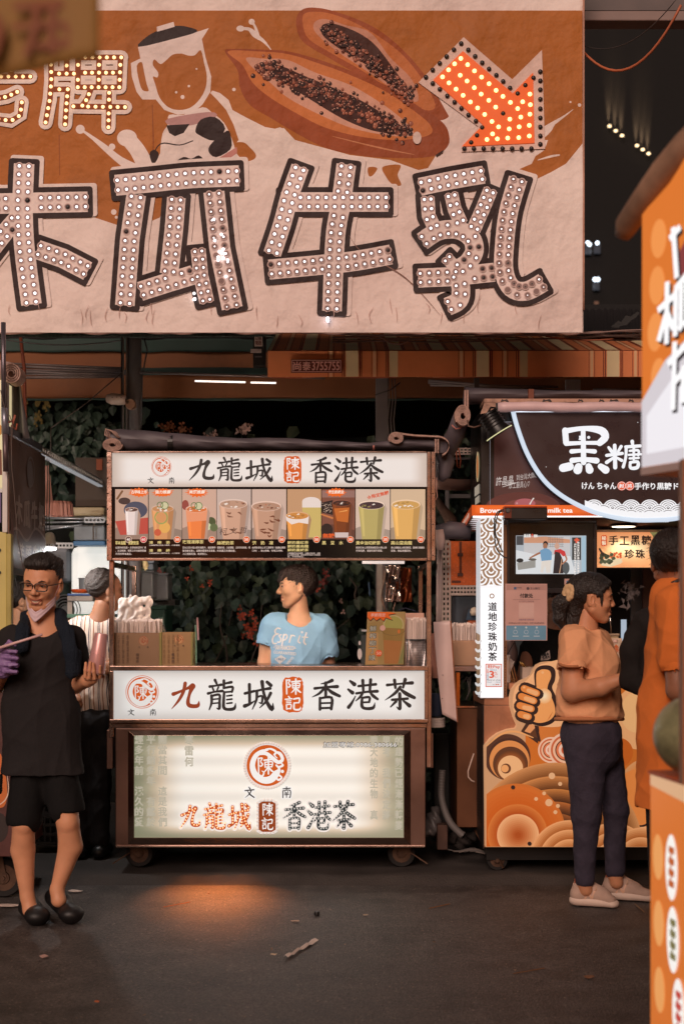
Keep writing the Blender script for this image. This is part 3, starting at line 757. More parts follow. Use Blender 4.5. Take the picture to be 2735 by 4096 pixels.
  for j,t_ in enumerate(lines[kind]):
   st_=12.5 if len(nm)==1 else (32 if len(nm)==2 else 7); hh=9 if len(nm)==1 else 6
   a.c(226,206,196).text(t_,x0+1,yl+j*st_,x0+1+min(w-4,8.2*len(t_)),yl+j*st_+hh,0.01)
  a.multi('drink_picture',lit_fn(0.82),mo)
 ct=MB(); ct.box(SX(434,Y),SX(1727,Y),Y+0.05,Y+D,SZ(2700,Y),SZ(2672,Y)); ct.obj('counter_top',STEEL,c,bevel=0.003)
 for (x0,y0,x1,y1) in ((419+20,2664,1712,2683),(439,2877,1712,2892)):
  p=MB(); p.pbox(x0,y0,x1,y1,Y-0.03,0.045); p.obj('board_frame',STEEL,c,bevel=0.003)
 for (x0,x1) in ((439,454),(1697,1712)):
  p=MB(); p.pbox(x0,2683.5,x1,2876.5,Y-0.028,0.043); p.obj('board_frame',STEEL,c,bevel=0.003)
 bx=MB(); bx.box(SX(441,Y),SX(1710,Y),Y+0.016,Y+0.10,SZ(2890,Y),SZ(2668,Y)); bx.obj('board_box',STEEL_D,c)
 nb=MB(); nb.quad(W(454.5,2877,Y-0.01),W(1696.5,2877,Y-0.01),W(1696.5,2683,Y-0.01),W(454.5,2683,Y-0.01))
 nm_=glow_panel('board_diffuser',SX(454,Y),SX(1697,Y),SZ(2877,Y),SZ(2683,Y),0.12,0.07,(206,202,198),(224,222,219),(238,237,234),0.80)
 no=nb.obj('name_board',nm_,c,label='lower white lit name board under the counter')
 a=Art(Y-0.01,0.0012)
 def z7(x,y):return 400+x/1.1362,2200+y/1.1362
 a.c(*INK)
 for ch,x0,y0,x1,y1 in (('龍',488,588,618,730),('城',655,592,789,728),('香',960,587,1091,727),('港',1125,587,1262,724),('茶',1292,587,1430,727),('文',127,722,157,752),('南',227,722,256,752)):
  brush(a,ch,*z7(x0,y0),*z7(x1,y1),1.12)
 a.c(150,62,34); brush(a,'九',*z7(324,602),*z7(452,722),1.12)
 seal(*z7(828,577),*z7(924,738),8)
 dragon_badge(a,400+193/1.1362,2200+645/1.1362,66,ORG,(236,232,228))
 a.multi('lettering',lit_fn(0.8),no)
 p=MB(); p.pbox(444,2893,1706,2912,Y-0.004,0.06); p.obj('rail',STEEL,c,bevel=0.003)
 for (x0,y0,x1,y1) in ((428,2920,452,3075),(1706,2935,1732,3072)):
  p=MB(); p.pbox(x0,y0,x1,y1,Y+0.05,0.09); p.obj('side_plate',STEEL_D,c,bevel=0.002)
 cb=MB(); cb.box(SX(462,Y),SX(1702,Y),Y+0.003,Y+D-0.06,SZ(3388,Y),SZ(2913,Y)); cb.obj('cabinet',STEEL_D,c,bevel=0.004)
 p=MB(); p.pbox(464,3382,1700,3390,Y-0.008,0.05); p.obj('bottom_rail',STEEL,c,bevel=0.002)
 fx0,fy0,fx1,fy1,gx0,gy0,gx1,gy1=513,2921,1641,3378,537,2942,1614,3351
 fr=[((fx0,fy0),(fx1,fy0),(gx1,gy0),(gx0,gy0)),((fx1,fy0),(fx1,fy1),(gx1,gy1),(gx1,gy0)),((fx1,fy1),(fx0,fy1),(gx0,gy1),(gx1,gy1)),((fx0,fy1),(fx0,fy0),(gx0,gy0),(gx0,gy1))]
 for q in fr:
  m_=MB(); o_=[W(q[0][0],q[0][1],Y-0.012),W(q[1][0],q[1][1],Y-0.012),W(q[2][0],q[2][1],Y-0.030),W(q[3][0],q[3][1],Y-0.030)]
  o2=[v+Vector((0,Y+0.003-v.y,0)) for v in o_]
  m_.add(o_+o2,[(3,2,1,0),(4,5,6,7),(0,1,5,4),(1,2,6,5),(2,3,7,6),(3,0,4,7)]); m_.obj('panel_frame',STEEL,c,bevel=0.0015)
 gp=MB(); gp.quad(W(gx0,gy1,Y-0.020),W(gx1,gy1,Y-0.020),W(gx1,gy0,Y-0.020),W(gx0,gy0,Y-0.020))
 gm=glow_panel('lower_diffuser',SX(gx0,Y),SX(gx1,Y),SZ(gy1,Y),SZ(gy0,Y),0.30,0.085,(122,130,102),(214,194,168),(245,240,230),0.88,bands=(0.098,1.5,0.16),rim=0.5)
 go=gp.obj('light_panel',gm,c)
 a=Art(Y-0.020,0.001)
 a.c(108,112,98)
 for (x,t_) in ((540,'經多年前　淺久的愛'),(588,'平行銷多年　有鑑於'),(634,'需當其間　這是我們'),(740,'寒雷何')):
  a.vtext(t_,x,2948-10,x+34,2948+40*len(t_),0.03)
 for (x,t_) in ((1480,'要天地的生物　真'),(1530,'思考　我們決定將'),(1580,'的趨勢已經漸漸轉變')):
  a.vtext(t_,x,2944,x+30,2944+42*len(t_),0.03)
 a.multi('faint_lettering',lambda q:lit((206,198,178),0.68),go)
 a=Art(Y-0.022,0.001)
 bx_,by_=1069,3062
 a.c(236,230,226).disc(bx_,by_,96,n=44); dragon_badge(a,bx_,by_,84,(210,92,24),(250,248,245),ring=False)
 a.c(250,248,245)
 def z8(x,y):return 900+x/2.6133,2950+y/2.6133
 for ch,x0,y0,x1,y1 in (('文',205,515,308,632),('南',592,515,694,632)):
  a.c(250,248,245); brush(a,ch,*z8(x0,y0),*z8(x1,y1),1.1,ext=5); a.c(*INK); brush(a,ch,*z8(x0,y0),*z8(x1,y1),1.15)
 led=[('九',722,3222,800,3310,0),('龍',815,3212,902,3318,0),('城',915,3212,1002,3318,0),('香',1132,3205,1222,3318,1),('港',1230,3204,1322,3318,1),('茶',1330,3204,1420,3318,1)]
 for ch,x0,y0,x1,y1,k_ in led:
  a.c(250,240,232); brush(a,ch,x0,y0,x1,y1,1.0,ext=7.5)
  a.c(*((196,84,30) if k_==0 else (44,52,54))); brush(a,ch,x0,y0,x1,y1,1.25)
 a.c(120,52,22); pts=[(1035,3214),(1050,3205),(1088,3205),(1103,3214),(1103,3318),(1088,3327),(1050,3327),(1035,3318)]
 a.c(240,232,226).poly([(x+(8 if x>1069 else-8),y+(8 if y>3266 else-8)) for x,y in pts]); a.c(150,66,24).poly(pts)
 a.c(250,246,242); brush(a,'陳',1048,3212,1092,3262,1.1); brush(a,'記',1047,3270,1093,3320,1.1)
 a.c(40,38,38).text('加盟專線:0986-380666',1292,2966,1588,2990,0.04); a.c(244,240,236).text('加盟專線:0986-380666',1294,2968,1586,2988,0.0)
 lo_=a.multi('lettering',lit_fn(0.8),go)
 bw=dome_mesh(0.0085,0.010,8,2,'bulb_white'); bw.materials.append(M('bulb_unlit',(214,204,196),rough=0.15,var=0,emit=0.35,ecol=(255,250,245),kind='dot'))
 bo=dome_mesh(0.0052,0.007,6,2,'bulb_orange'); bo.materials.append(M('bulb_orange',(255,190,130),rough=0.2,var=0,emit=1.3,ecol=(255,190,140)))
 bt=dome_mesh(0.0065,0.008,6,2,'bulb_clear'); bt.materials.append(M('bulb_clear',(190,196,194),rough=0.1,var=0,emit=0.25,ecol=(230,240,240),kind='dot'))
 pos=[]
 for i in range(54):t=2*math.pi*i/54; pos.append((bw,bx_+91*math.cos(t),by_+91*math.sin(t)))
 rect=[(1031,3212),(1050,3200),(1088,3200),(1107,3212),(1107,3320),(1088,3332),(1050,3332),(1031,3320),(1031,3212)]
 for (u,v) in along(rect,14.5)[:-1]:pos.append((bw,u,v))
 for ch,x0,y0,x1,y1,k_ in led:
  seen=[]
  for st in BR[ch]:
   pts=[(x0+p[0]*(x1-x0)/100,y0+p[1]*(y1-y0)/100) for p in st]
   for (u,v) in along(pts,11.5):
    if all(math.hypot(u-a_,v-b_)>8.5 for a_,b_ in seen):seen.append((u,v)); pos.append((bo if k_==0 else bt,u,v))
 for k_,(me,u,v) in enumerate(pos[:299]):
  put('bulb',me,go,mw=Matrix.Translation(W(u,v,Y-0.0235)))
 if len(pos)>299:
  rest=MB()
  for (me,u,v) in pos[299:]:
   q=W(u,v,Y-0.0235); n0=len(rest.v)
   rest.v+=[tuple(vv.co+q) for vv in me.vertices]; rest.f+=[[n0+i for i in p.vertices] for p in me.polygons]; rest.m+=[0]*len(me.polygons)
  o=rest.obj('bulb',pos[-1][0].materials[0],go); o['kind']='stuff'
 caster(c,SX(560,Y+.16),Y+0.16,GZ,0.077,1); caster(c,SX(1605,Y+.16),Y+0.16,GZ,0.077,-1)
 caster(c,SX(590,Y+.16),Y+D-0.16,GZ,0.077,1); caster(c,SX(1575,Y+.16),Y+D-0.16,GZ,0.077,-1)
 t=MB(); t.tube([W(1448,2249,Y+0.3),W(1617,2249,Y+0.3)],0.009,8); t.obj('lamp_tube',lit((232,214,206),.95),c)
 t=MB(); t.box(SX(1440,Y+.3),SX(1625,Y+.3),Y+0.28,Y+0.32,SZ(2240,Y+.3),SZ(2236,Y+.3)); t.obj('lamp_holder',STEEL,c)
 t=MB(); t.tube([W(640,2222,Y+0.165),W(1420,2222,Y+0.165)],0.011,8); t.obj('lamp_tube',lit((255,226,200),60),c)  # unseen tube added behind the frame to brighten the vendor
 for x in (760,860,960):
  l=bpy.data.lights.new('letter_lamp','SPOT'); lo=bpy.data.objects.new('letter_lamp',l); COL.objects.link(lo)
  l.energy=8; l.color=(1,.26,.05); l.spot_size=math.radians(70); l.spot_blend=.9; l.shadow_soft_size=.02
  lo.location=W(x,3312,Y-.05); lo.rotation_euler=(math.radians(-48),0,math.radians(6))
 return c
build_cart()
# ================================================================== the big hanging banner
def build_banner():
 Y=7.30
 c=thing('shop_banner','huge orange and cream hanging banner with papaya picture, lit arrow and four giant bulb-studded characters','banner',W(1050,1330,Y))
 def cloth(name,col,var=0.1):
  m=M(name,col,rough=0.62,var=.13,vscale=1.1,bump=0.8,bscale=2.6,bdist=.09,spec=0.3,stain=(5.0,tuple(int(v*0.78) for v in col),0.45))
  return m
 CR=(250,226,219); OR=(184,110,50); DK=(54,38,38); PW=(248,226,220)
 tints={}
 def fn(col):
  return cloth('banner_%d_%d_%d'%col,col)
 mb=MB(); nu,nv=150,70
 X0,X1,Z0,Z1=-420,2334,1332,-260
 def wob(x,y):
  return 0.006*math.sin(x*.004+y*.0022)+0.004*math.sin(x*.011-y*.004)+0.012*max(0,(x-2150)/190)** 2*math.sin(y*.006)
 def f(u,v):
  x=X0+(X1-X0)*u; y=Z0+(Z1-Z0)*v
  if v==0:y+=3*math.sin(x*.02)+2*math.sin(x*0.053)
  p=W(x,y,Y); return (p.x,Y+0.012+wob(x,y)*0.4,p.z)
 mb.grid(f,nu,nv)
 co=mb.obj('cloth',fn(CR),c,smooth=True,thick=0.003)
 hem=MB(); hem.tube([W(x,1331+3*math.sin(x*.02)+2*math.sin(x*0.053),Y+0.01) for x in range(-420,2340,20)],0.006,6); hem.obj('hem',fn((176,140,130)),c,smooth=True)
 hem=MB(); hem.tube([W(2333,y,Y+0.006) for y in range(-260,1340,100)],0.005,6); hem.obj('hem',fn((200,150,130)),c,smooth=True)
 a=Art(Y,0.0,step=0.000005)
 a.c(*OR).rect(X0,42,2328,1000)
 milk=[(X0,740),(0,738),(70,748),(160,805),(270,835),(385,872),(470,900),(560,905),(640,870),(700,700),(800,600),(905,615),(955,560),(935,500),(905,440),(870,400),(842,372),(850,362),(880,372),(915,400),(930,440),(985,470),(1060,508),(1100,515),(1130,506),(1180,560),(1400,620),(1560,640),(1700,690),
   (1780,560),(1700,520),(1740,400),(1860,300),(1930,420),(2100,560),(2190,560),(2176,600),(2140,625),(2125,655),(2035,694),(2060,704),(2110,706),(2150,714),(2200,690),(2262,655),(2328,574),(2328,1330),(X0,1330)]
 a.c(*CR).poly(milk)
 a.stroke([(2155,520,6),(2200,500,16),(2250,468,8),(2290,438,2)],8); a.stroke([(2150,560,20),(2190,520,26),(2215,500,4)],8); a.disc(2316,420,7); a.disc(2280,408,4); a.stroke([(2150,640,3),(2200,626,9),(2235,620,6)],8)
 a.c(*PW)
 a.stroke([(1085,200,3),(1055,165,12),(1020,140,20),(1000,118,14)],8); a.disc(962,114,16,12); a.stroke([(962,114,10),(1000,118,14),(1030,145,16)],8); a.stroke([(1030,140,16),(1022,110,10),(1008,86,9)],8); a.disc(1007,87,12)
 a.stroke([(590,668,60),(560,600,46),(535,560,34)],8); a.disc(509,552,40,34); a.stroke([(509,552,60),(545,610,44),(590,690,60)],8); a.stroke([(560,690,52),(480,640,30),(420,590,24),(370,550,14),(322,516,8)],8); a.disc(322,517,18); a.disc(449,587,13)
 a.disc(456,848,11); a.disc(466,869,6); a.disc(936,358,7)
 a.c(*OR).poly([(940,572),(975,570),(1000,590),(1024,620),(1010,640),(960,648),(900,630),(935,600)],smooth=True)
 a.poly([(1472,670),(1508,672),(1492,700),(1475,704)],smooth=True); a.poly([(1530,668),(1600,660),(1590,700),(1604,740),(1570,738),(1545,710)],smooth=True)
 a.poly([(1112,485),(1140,480),(1142,505),(1125,512)],smooth=True)
 a.c(150,84,48); a.stroke([(610,420,3),(614,560,5),(612,620,2)],3); a.stroke([(238,540,3),(240,700,3)],3)
 J=1/1.3067
 def j(pts):return [(x*J,y*J)+tuple(v*J for v in r) for (x,y,*r) in pts]
 a.c(*PW)
 a.poly(j([(722,245),(1035,165),(1092,147),(1056,205),(1075,300),(1105,400),(1100,480),(1060,545),(1010,590),(930,600),(860,575),(815,520),(745,520),(715,480),(690,400),(685,330),(735,305)]))
 a.c(*OR).poly(j([(808,310),(840,335),(875,310),(905,285),(950,280),(985,290),(1020,288),(1050,262),(1068,330),(1082,400),(1072,470),(1035,530),(990,565),(935,575),(880,560),(835,510),(812,440),(800,400),(822,405),(828,380),(800,340)]),smooth=True,n=3)
 a.poly(j([(716,345),(742,325),(755,380),(768,440),(778,475),(745,470),(727,420)]),smooth=True,n=3)
 a.c(*PW); a.disc(922*J,482*J,5); a.disc(988*J,450*J,5); a.disc(955*J,507*J,8); a.disc(1028*J,360*J,4)
 a.c(*DK).poly(j([(724,245),(770,190),(850,150),(920,135),(980,140),(1032,165),(900,205)]),smooth=True,n=3)
 a.c(*PW).poly(j([(820,140),(908,114),(914,140),(822,166)]))
 a.poly(j([(885,600),(960,600),(1060,560),(1110,590),(1170,640),(1210,720),(1235,800),(1250,870),(840,880),(838,800),(850,700),(878,650)]),smooth=True,n=3)
 a.c(196,150,148).poly(j([(880,620),(1090,585),(1130,610),(1000,655),(890,655)]),smooth=True,n=3)
 a.c(*DK)
 a.poly(j([(870,655),(992,648),(960,695),(915,712),(885,695)])); a.poly(j([(1050,625),(1125,612),(1178,672),(1120,735),(1040,705),(1022,680)]),smooth=True,n=3)
 a.poly(j([(1188,682),(1208,720),(1205,780),(1130,822),(1090,790),(1110,745)]),smooth=True,n=3); a.poly(j([(925,852),(960,820),(1000,830),(1040,812),(1072,842),(1068,856)]),smooth=True,n=3)
 a.stroke(j([(808,800,6),(825,765,6),(860,748,7),(940,758,6),(1008,736,6)]),6); a.poly(j([(782,805),(805,782),(830,800),(825,830),(800,858)]),smooth=True,n=3)
 a.c(206,140,132).poly(j([(1130,835),(1238,768),(1240,800),(1190,835)]))
 a.c(166,84,46).poly([(1190,60),(1225,32),(1300,36),(1400,66),(1500,112),(1590,180),(1690,290),(1780,440),(1790,470),(1740,480),(1640,440),(1500,340),(1330,240),(1215,170),(1186,110)],smooth=True)
 a.c(202,118,66).poly([(1210,70),(1240,48),(1320,54),(1420,92),(1520,150),(1610,220),(1690,320),(1740,420),(1700,440),(1600,390),(1460,290),(1320,210),(1230,150)],smooth=True)
 a.c(208,148,124).poly([(1258,90),(1300,76),(1380,100),(1480,130),(1560,230),(1640,310),(1672,380),(1660,408),(1590,370),(1460,280),(1340,200),(1262,130)],smooth=True)
 a.c(74,40,32).poly([(1290,100),(1340,96),(1430,130),(1500,180),(1570,270),(1620,340),(1640,385),(1560,340),(1450,250),(1350,190),(1290,140)],smooth=True)
 a.c(160,80,44).poly([(900,205),(940,196),(1040,198),(1150,205),(1280,240),(1420,290),(1560,350),(1680,430),(1770,490),(1796,545),(1786,590),(1730,625),(1600,632),(1440,622),(1300,590),(1180,530),(1080,470),(1000,420),(960,350),(950,280)],smooth=True)
 a.c(206,122,68).poly([(912,205),(1040,206),(1150,216),(1270,252),(1400,300),(1540,365),(1650,440),(1720,500),(1715,540),(1600,560),(1450,548),(1300,510),(1180,450),(1080,390),(1010,330),(970,260)],smooth=True)
 a.c(214,160,138).poly([(985,232),(1060,235),(1150,240),(1260,290),(1400,340),(1520,410),(1600,470),(1650,520),(1640,545),(1540,540),(1400,510),(1260,450),(1150,390),(1080,330),(1020,280)],smooth=True)
 a.c(66,34,28).poly([(1040,250),(1120,262),(1210,300),(1330,350),(1440,400),(1540,460),(1620,515),(1620,538),(1500,525),(1380,480),(1260,410),(1150,340),(1070,290)],smooth=True)
 a.c(206,136,96).stroke([(1330,545,2),(1450,575,5),(1560,600,6),(1655,618,2)],4)
 r5=random.Random(3)
 def seeds(A,B,wd_,n,rr):
  for i in range(n):
   t=r5.random(); off=r5.gauss(0,wd_); x=A[0]+(B[0]-A[0])*t-off*0.5; y=A[1]+(B[1]-A[1])*t+36*math.sin(t*3.1)*-0.3+off
   r_=r5.uniform(*rr); k_=r5.random()
   a.c(*((50,27,25) if k_<.45 else (104,54,42) if k_<.75 else (158,92,70)))
   a.disc(x,y,r_,n=8)
   a.c(226,172,150).disc(x-r_*.3,y-r_*.35,r_*0.3,n=5)
 seeds((1030,262),(1640,540),21,430,(5,10)); seeds((1290,110),(1650,392),17,260,(4,9))
 a.c(232,206,196).disc(1667,553,17,25); a.c(60,36,30).poly([(1740,622),(1775,600),(1768,612),(1745,628)])
 def z(pts):return [(1100+p[0]/1.2062,p[1]/1.2062)+tuple(v/1.2062 for v in p[2:]) for p in pts]
 a.c(236,204,192).poly(z([(690,400),(908,182),(1142,385),(1285,243),(1300,720),(895,735),(978,612)]))
 arr=z([(762,385),(905,246),(1145,450),(1243,350),(1250,690),(900,706),(1002,602)])
 ao=a.multi('printed_picture',fn,c)
 b2=Art(Y-0.012,0.0); b2.poly(arr); arm=M('arrow_panel',(120,36,8),rough=0.5,var=0.1,emit=0.78,ecol=(236,90,10))
 apo=b2.obj('arrow_panel',arm,c)
 glow=dome_mesh(0.0115,0.013,8,2,'arrow_bulb'); glow.materials.append(M('arrow_bulb',(255,200,150),rough=0.2,var=0,emit=3.2,ecol=(255,196,120)))
 dead=dome_mesh(0.0125,0.008,8,2,'dead_bulb'); dead.materials.append(M('dead_bulb',(50,42,42),rough=0.35,var=0,spec=0.6))
 whiteb=dome_mesh(0.0082,0.009,8,2,'lit_bulb'); whiteb.materials.append(M('lit_bulb',(250,248,245),rough=0.2,var=0,emit=1.7,ecol=(250,250,255)))
 amber=dome_mesh(0.0095,0.011,8,2,'amber_bulb'); amber.materials.append(M('amber_bulb',(255,214,150),rough=0.2,var=0,emit=2.0,ecol=(255,214,150)))
 def inside(p,poly):
  x,y=p; c_=False; n=len(poly)
  for i in range(n):
   (x0,y0),(x1,y1)=poly[i][:2],poly[(i+1)%n][:2]
   if (y0>y) != (y1>y) and x<(x1-x0)*(y-y0)/(y1-y0)+x0:c_=not c_
  return c_
 litp=[(895,282),(865,308),(836,337),(807,371),(838,400),(872,430),(906,460),(941,492),(976,521),(1010,552),(1045,586),(1077,612),(1048,646),(1021,673),(928,312),(892,363),(925,391),(960,423),(993,454),(1030,484),(1063,517),(961,342),(995,372),(1031,404),(1065,436),(1098,465),(1134,494),(1169,524),(1131,575),(1128,622),(1071,670),(1121,666),(1174,664),(1225,656),(1176,612),(1225,605),(1184,565),(1228,551),(1230,505),(1228,454),(1193,491)]
 for (x,y) in litp:
  u,v=z([(x,y)])[0]; put('bulb',glow,apo,mw=Matrix.Translation(W(u,v,Y-0.013)))
 darkp=[(1099,547),(760,402),(794,430),(830,462),(865,492),(898,522),(932,554),(968,583),(998,615),(973,653),(945,687),(1245,375),(1206,411),(1169,451),(1132,424)]
 edge=[(727,372),(760,337),(794,305),(827,272),(862,239),(897,209),(931,240),(964,271),(998,302),(1031,332),(1066,362),(1099,392)]+[(1278,y) for y in (345,389,432,478,524,568,612,655,695)]+[(x,716) for x in (912,958,1005,1050,1096,1142,1188,1235)]
 for (x,y) in darkp+edge:
  u,v=z([(x,y)])[0]; put('bulb',dead,apo,mw=Matrix.Translation(W(u,v,Y-0.0125)))
 a=Art(Y-0.006,0.0)
 pai=[[(268,300),(270,420),(262,520),(240,640)],[(350,300),(350,385)],[(272,385),(388,385)],[(268,467),(356,467)],[(356,467),(348,560),(342,650)],
  [(410,300),(408,456)],[(410,300),(635,300)],[(632,300),(625,456)],[(410,380),(628,380)],[(408,456),(626,456)],[(520,300),(517,456)],[(478,460),(458,515),(432,552)],[(385,556),(655,560)],[(572,485),(568,665)],
  [(-30,400),(160,400)],[(-40,520),(40,505),(92,480)],[(-40,560),(-20,620),(60,632),(108,602),(116,535)],[(60,300),(60,400)]]
 for st in pai:a.c(*PW).stroke(j([p+(1,) for p in st]),1,ext=28,smooth=False)
 for st in pai:a.c(140,70,34).stroke(j([p+(1,) for p in st]),1,ext=11,smooth=False)
 lt=a.multi('letter',fn,c,label='thin upper characters with single rows of amber bulbs')
 seen=[]
 for st in pai:
  for (u,v) in along(j(st),29):
   if all(math.hypot(u-p,v-q)>20 for p,q in seen):seen.append((u,v)); put('bulb',amber if r5.random()>.03 else dead,lt,mw=Matrix.Translation(W(u,v,Y-0.008)))
 S=lambda pts:[(x,y) for x,y in pts]
 def q1(pts):return [(x/1.3067,y/1.3067) for x,y in pts]
 def q2(pts):return [(1100+x/1.2062,y/1.2062) for x,y in pts]
 letters={
 'tree':[q1([(128,868),(120,1090),(130,1300),(165,1580)]),q1([(-60,1066),(200,1060),(448,1055)]),q1([(110,1120),(40,1200),(-60,1330)]),q1([(208,1308),(330,1350),(450,1412)])],
 'melon':[q1([(616,968),(800,950),(1000,930),(1238,920)]),q1([(712,1030),(680,1250),(655,1585)]),q1([(922,1045),(910,1200),(886,1420)]),q1([(745,1520),(870,1480),(1000,1440)]),q1([(1038,1315),(1050,1440),(1080,1570)]),q1([(1120,1015),(1150,1300),(1212,1600)])],
 'ox':[q2([(118,815),(70,950),(35,1080),(-10,1215)]),q2([(40,975),(250,975),(535,975)]),q2([(342,805),(318,980),(290,1150),(275,1490)]),q2([(-18,1300),(200,1280),(380,1260),(548,1230)])],
 'milk':[q2([(708,900),(850,870),(995,845)]),q2([(735,962),(740,1040),(765,1095)]),q2([(850,945),(865,1010),(892,1070)]),q2([(1035,925),(1000,1010),(960,1100)]),
   q2([(718,1160),(790,1115),(880,1110),(945,1150),(960,1210),(930,1265),(880,1310),(895,1390),(885,1450),(840,1475)]),q2([(700,1342),(860,1335),(1045,1315)]),q2([(830,1250),(870,1290)]),
   q2([(1168,872),(1125,1020),(1105,1180),(1103,1310),(1140,1390),(1210,1405),(1282,1368)])]}
 wid={'tree':[82,82,70,78],'melon':[84,78,74,78,60,84],'ox':[72,78,78,80],'milk':[72,56,56,58,74,76,50,76]}
 ctr={'tree':100,'melon':720,'ox':1330,'milk':1900}
 allb=[]
 for nm,sts in letters.items():
  a=Art(Y-0.006,0.0)
  ws=wid[nm]
  def longer(st,e):
   (x0,y0),(x1,y1)=st[0],st[1]; L0=math.hypot(x1-x0,y1-y0); (x2,y2),(x3,y3)=st[-2],st[-1]; L1=math.hypot(x3-x2,y3-y2)
   return [(x0-(x1-x0)/L0*e,y0-(y1-y0)/L0*e)]+list(st[1:-1])+[(x3+(x3-x2)/L1*e,y3+(y3-y2)/L1*e)]
  for col,ex,dx,dy in ((PW,26,12,-8),(DK,21,0,0)):
   for st,w in zip(sts,ws):
    s1=longer(st,9+ex-12); a.c(*col).stroke([(x+dx,y+dy,w+2*ex) for x,y in s1],w,ext=0,cap=False,smooth=len(st)>3)
    s2=longer(st,9+ex); a.stroke([(x+dx,y+dy,w+2*ex-24) for x,y in s2],w,ext=0,cap=False,smooth=len(st)>3)
    for q0,q1 in ((s1[0],s1[1]),(s1[-1],s1[-2])):
     L2=math.hypot(q1[0]-q0[0],q1[1]-q0[1]); nx,ny=-(q1[1]-q0[1])/L2,(q1[0]-q0[0])/L2
     for sg in (-1,1):a.disc(q0[0]+dx+nx*sg*(w/2+ex-12),q0[1]+dy+ny*sg*(w/2+ex-12),12,n=12)
  for st,w in zip(sts,ws):
   (x0,y0),(x1,y1)=st[0],st[1]; L_=math.hypot(x1-x0,y1-y0); ex=9
   st2=[(x0-(x1-x0)/L_*ex,y0-(y1-y0)/L_*ex)]+list(st[1:])
   (x0,y0),(x1,y1)=st[-2],st[-1]; L_=math.hypot(x1-x0,y1-y0)
   st2[-1]=(x1+(x1-x0)/L_*ex,y1+(y1-y0)/L_*ex)
   a.c(246,224,218).stroke([(x,y,w) for x,y in st2],w,ext=0,cap=False,smooth=len(st)>3)
  seen=[]
  for st,w in zip(sts,ws):
   for sg in (-1,1):
    for (u,v) in along(st,34.5,sg*w*0.235,smooth=len(st)>3):
     if all(math.hypot(u-p,v-q)>22 for p,q in seen):seen.append((u,v))
  for (u,v) in seen:a.c(222,194,188).disc(u,v,15,n=14); a.c(150,124,120).disc(u,v,11.5,n=12)
  lo_=a.multi('letter',fn,c,label={'tree':'leftmost big character, cut by the frame edge','melon':'second big character with a scorched right stroke','ox':'third big character','milk':'rightmost big character with many dead bulbs'}[nm])
  for (u,v) in seen:allb.append((lo_,nm,u,v))
 r6=random.Random(9)
 n_used=len([o for o in bpy.data.objects if o.name.startswith('bulb')])
 keep=[]; rest=MB()
 for k_,(lo_,nm,u,v) in enumerate(allb):
  bad=r6.random()<0.02
  if nm=='milk' and 1850<u<1975 and 980<v<1210 and not (u<1890 and v>1060):bad=r6.random()<0.85
  if nm=='milk' and 2020<u<2180 and v>1130:bad=bad or r6.random()<0.45
  if nm=='melon' and u>860 and v>860 and v<1080 and u<960:bad=r6.random()<0.35
  me=dead if bad else whiteb
  if k_<190:put('bulb',me,lo_,mw=Matrix.Translation(W(u,v,Y-0.0085)))
  else:
   keep.append((me,u,v))
 for me in (whiteb,dead):
  rest=MB(); q_=[k for k in keep if k[0] is me]
  for (_,u,v) in q_:
   q=W(u,v,Y-0.0085); n0=len(rest.v); rest.v+=[tuple(vv.co+q) for vv in me.vertices]; rest.f+=[[n0+i for i in p.vertices] for p in me.polygons]; rest.m+=[0]*len(me.polygons)
  if q_:o=rest.obj('bulb',me.materials[0],c,smooth=True); o['kind']='stuff'
 a=Art(Y-0.0072,0.0)
 for (x,y,rx,ry) in ((893,985,16,40),(905,1060,10,22),(884,880,12,8),(900,940,10,10),(1310,1200,16,22),(1302,1225,9,10),(868,1060,12,24),(1800,1225,10,6)):
  a.c(94,74,72).poly([(x+rx*math.cos(t)*r6.uniform(.6,1.2),y+ry*math.sin(t)*r6.uniform(.6,1.2)) for t in [k*.55 for k in range(11)]],smooth=True,n=2)
 a.c(150,112,100).stroke([(1395,940,1),(1450,1010,3),(1620,1110,4),(1760,1260,1)],2); a.stroke([(1810,790,1),(1990,800,6),(2080,812,2)],3)
 for k_ in range(26):
  x=r6.uniform(0,2300); y=r6.uniform(1240,1320); a.c(212,176,166).stroke([(x,y,1),(x+r6.uniform(-8,8),y-r6.uniform(14,40),3),(x+r6.uniform(-12,12),y-r6.uniform(40,70),1)],2)  # darker strokes paint the shading of creases near the lower edge
 a.multi('scorch_and_crease_mark',fn,c)
 for k_ in range(16):
  u,v=(r6.gauss(890,20),r6.gauss(1000,70)) if k_<12 else (r6.gauss(785,8),r6.gauss(1190,8))
  put('bulb',whiteb,c,mw=Matrix.Translation(W(u,v,Y-0.02)))
 hb=thing('loose_bulb','tiny white bulb glowing on a loose wire at the lower edge of the banner','bulb',W(1310,1290,Y-0.03))
 m_=MB(); m_.tube([W(1306,1225,Y-0.012),W(1312,1250,Y-0.03),W(1311,1262,Y-0.03)],0.0015,5); m_.obj('wire',BLACK,hb)
 m_=MB(); m_.lathe([(0.004,0.0),(0.010,0.002),(0.011,0.010),(0.004,0.014)],W(1311,1268,Y-0.03),10); m_.obj('socket',IRON,hb)
 m_=MB(); m_.lathe([(0.004,0.0),(0.007,-0.004),(0.0075,-0.018),(0.003,-0.026)],W(1311,1268,Y-0.03),10); m_.obj('glass',lit((235,240,255),6),hb,smooth=True)
build_banner()
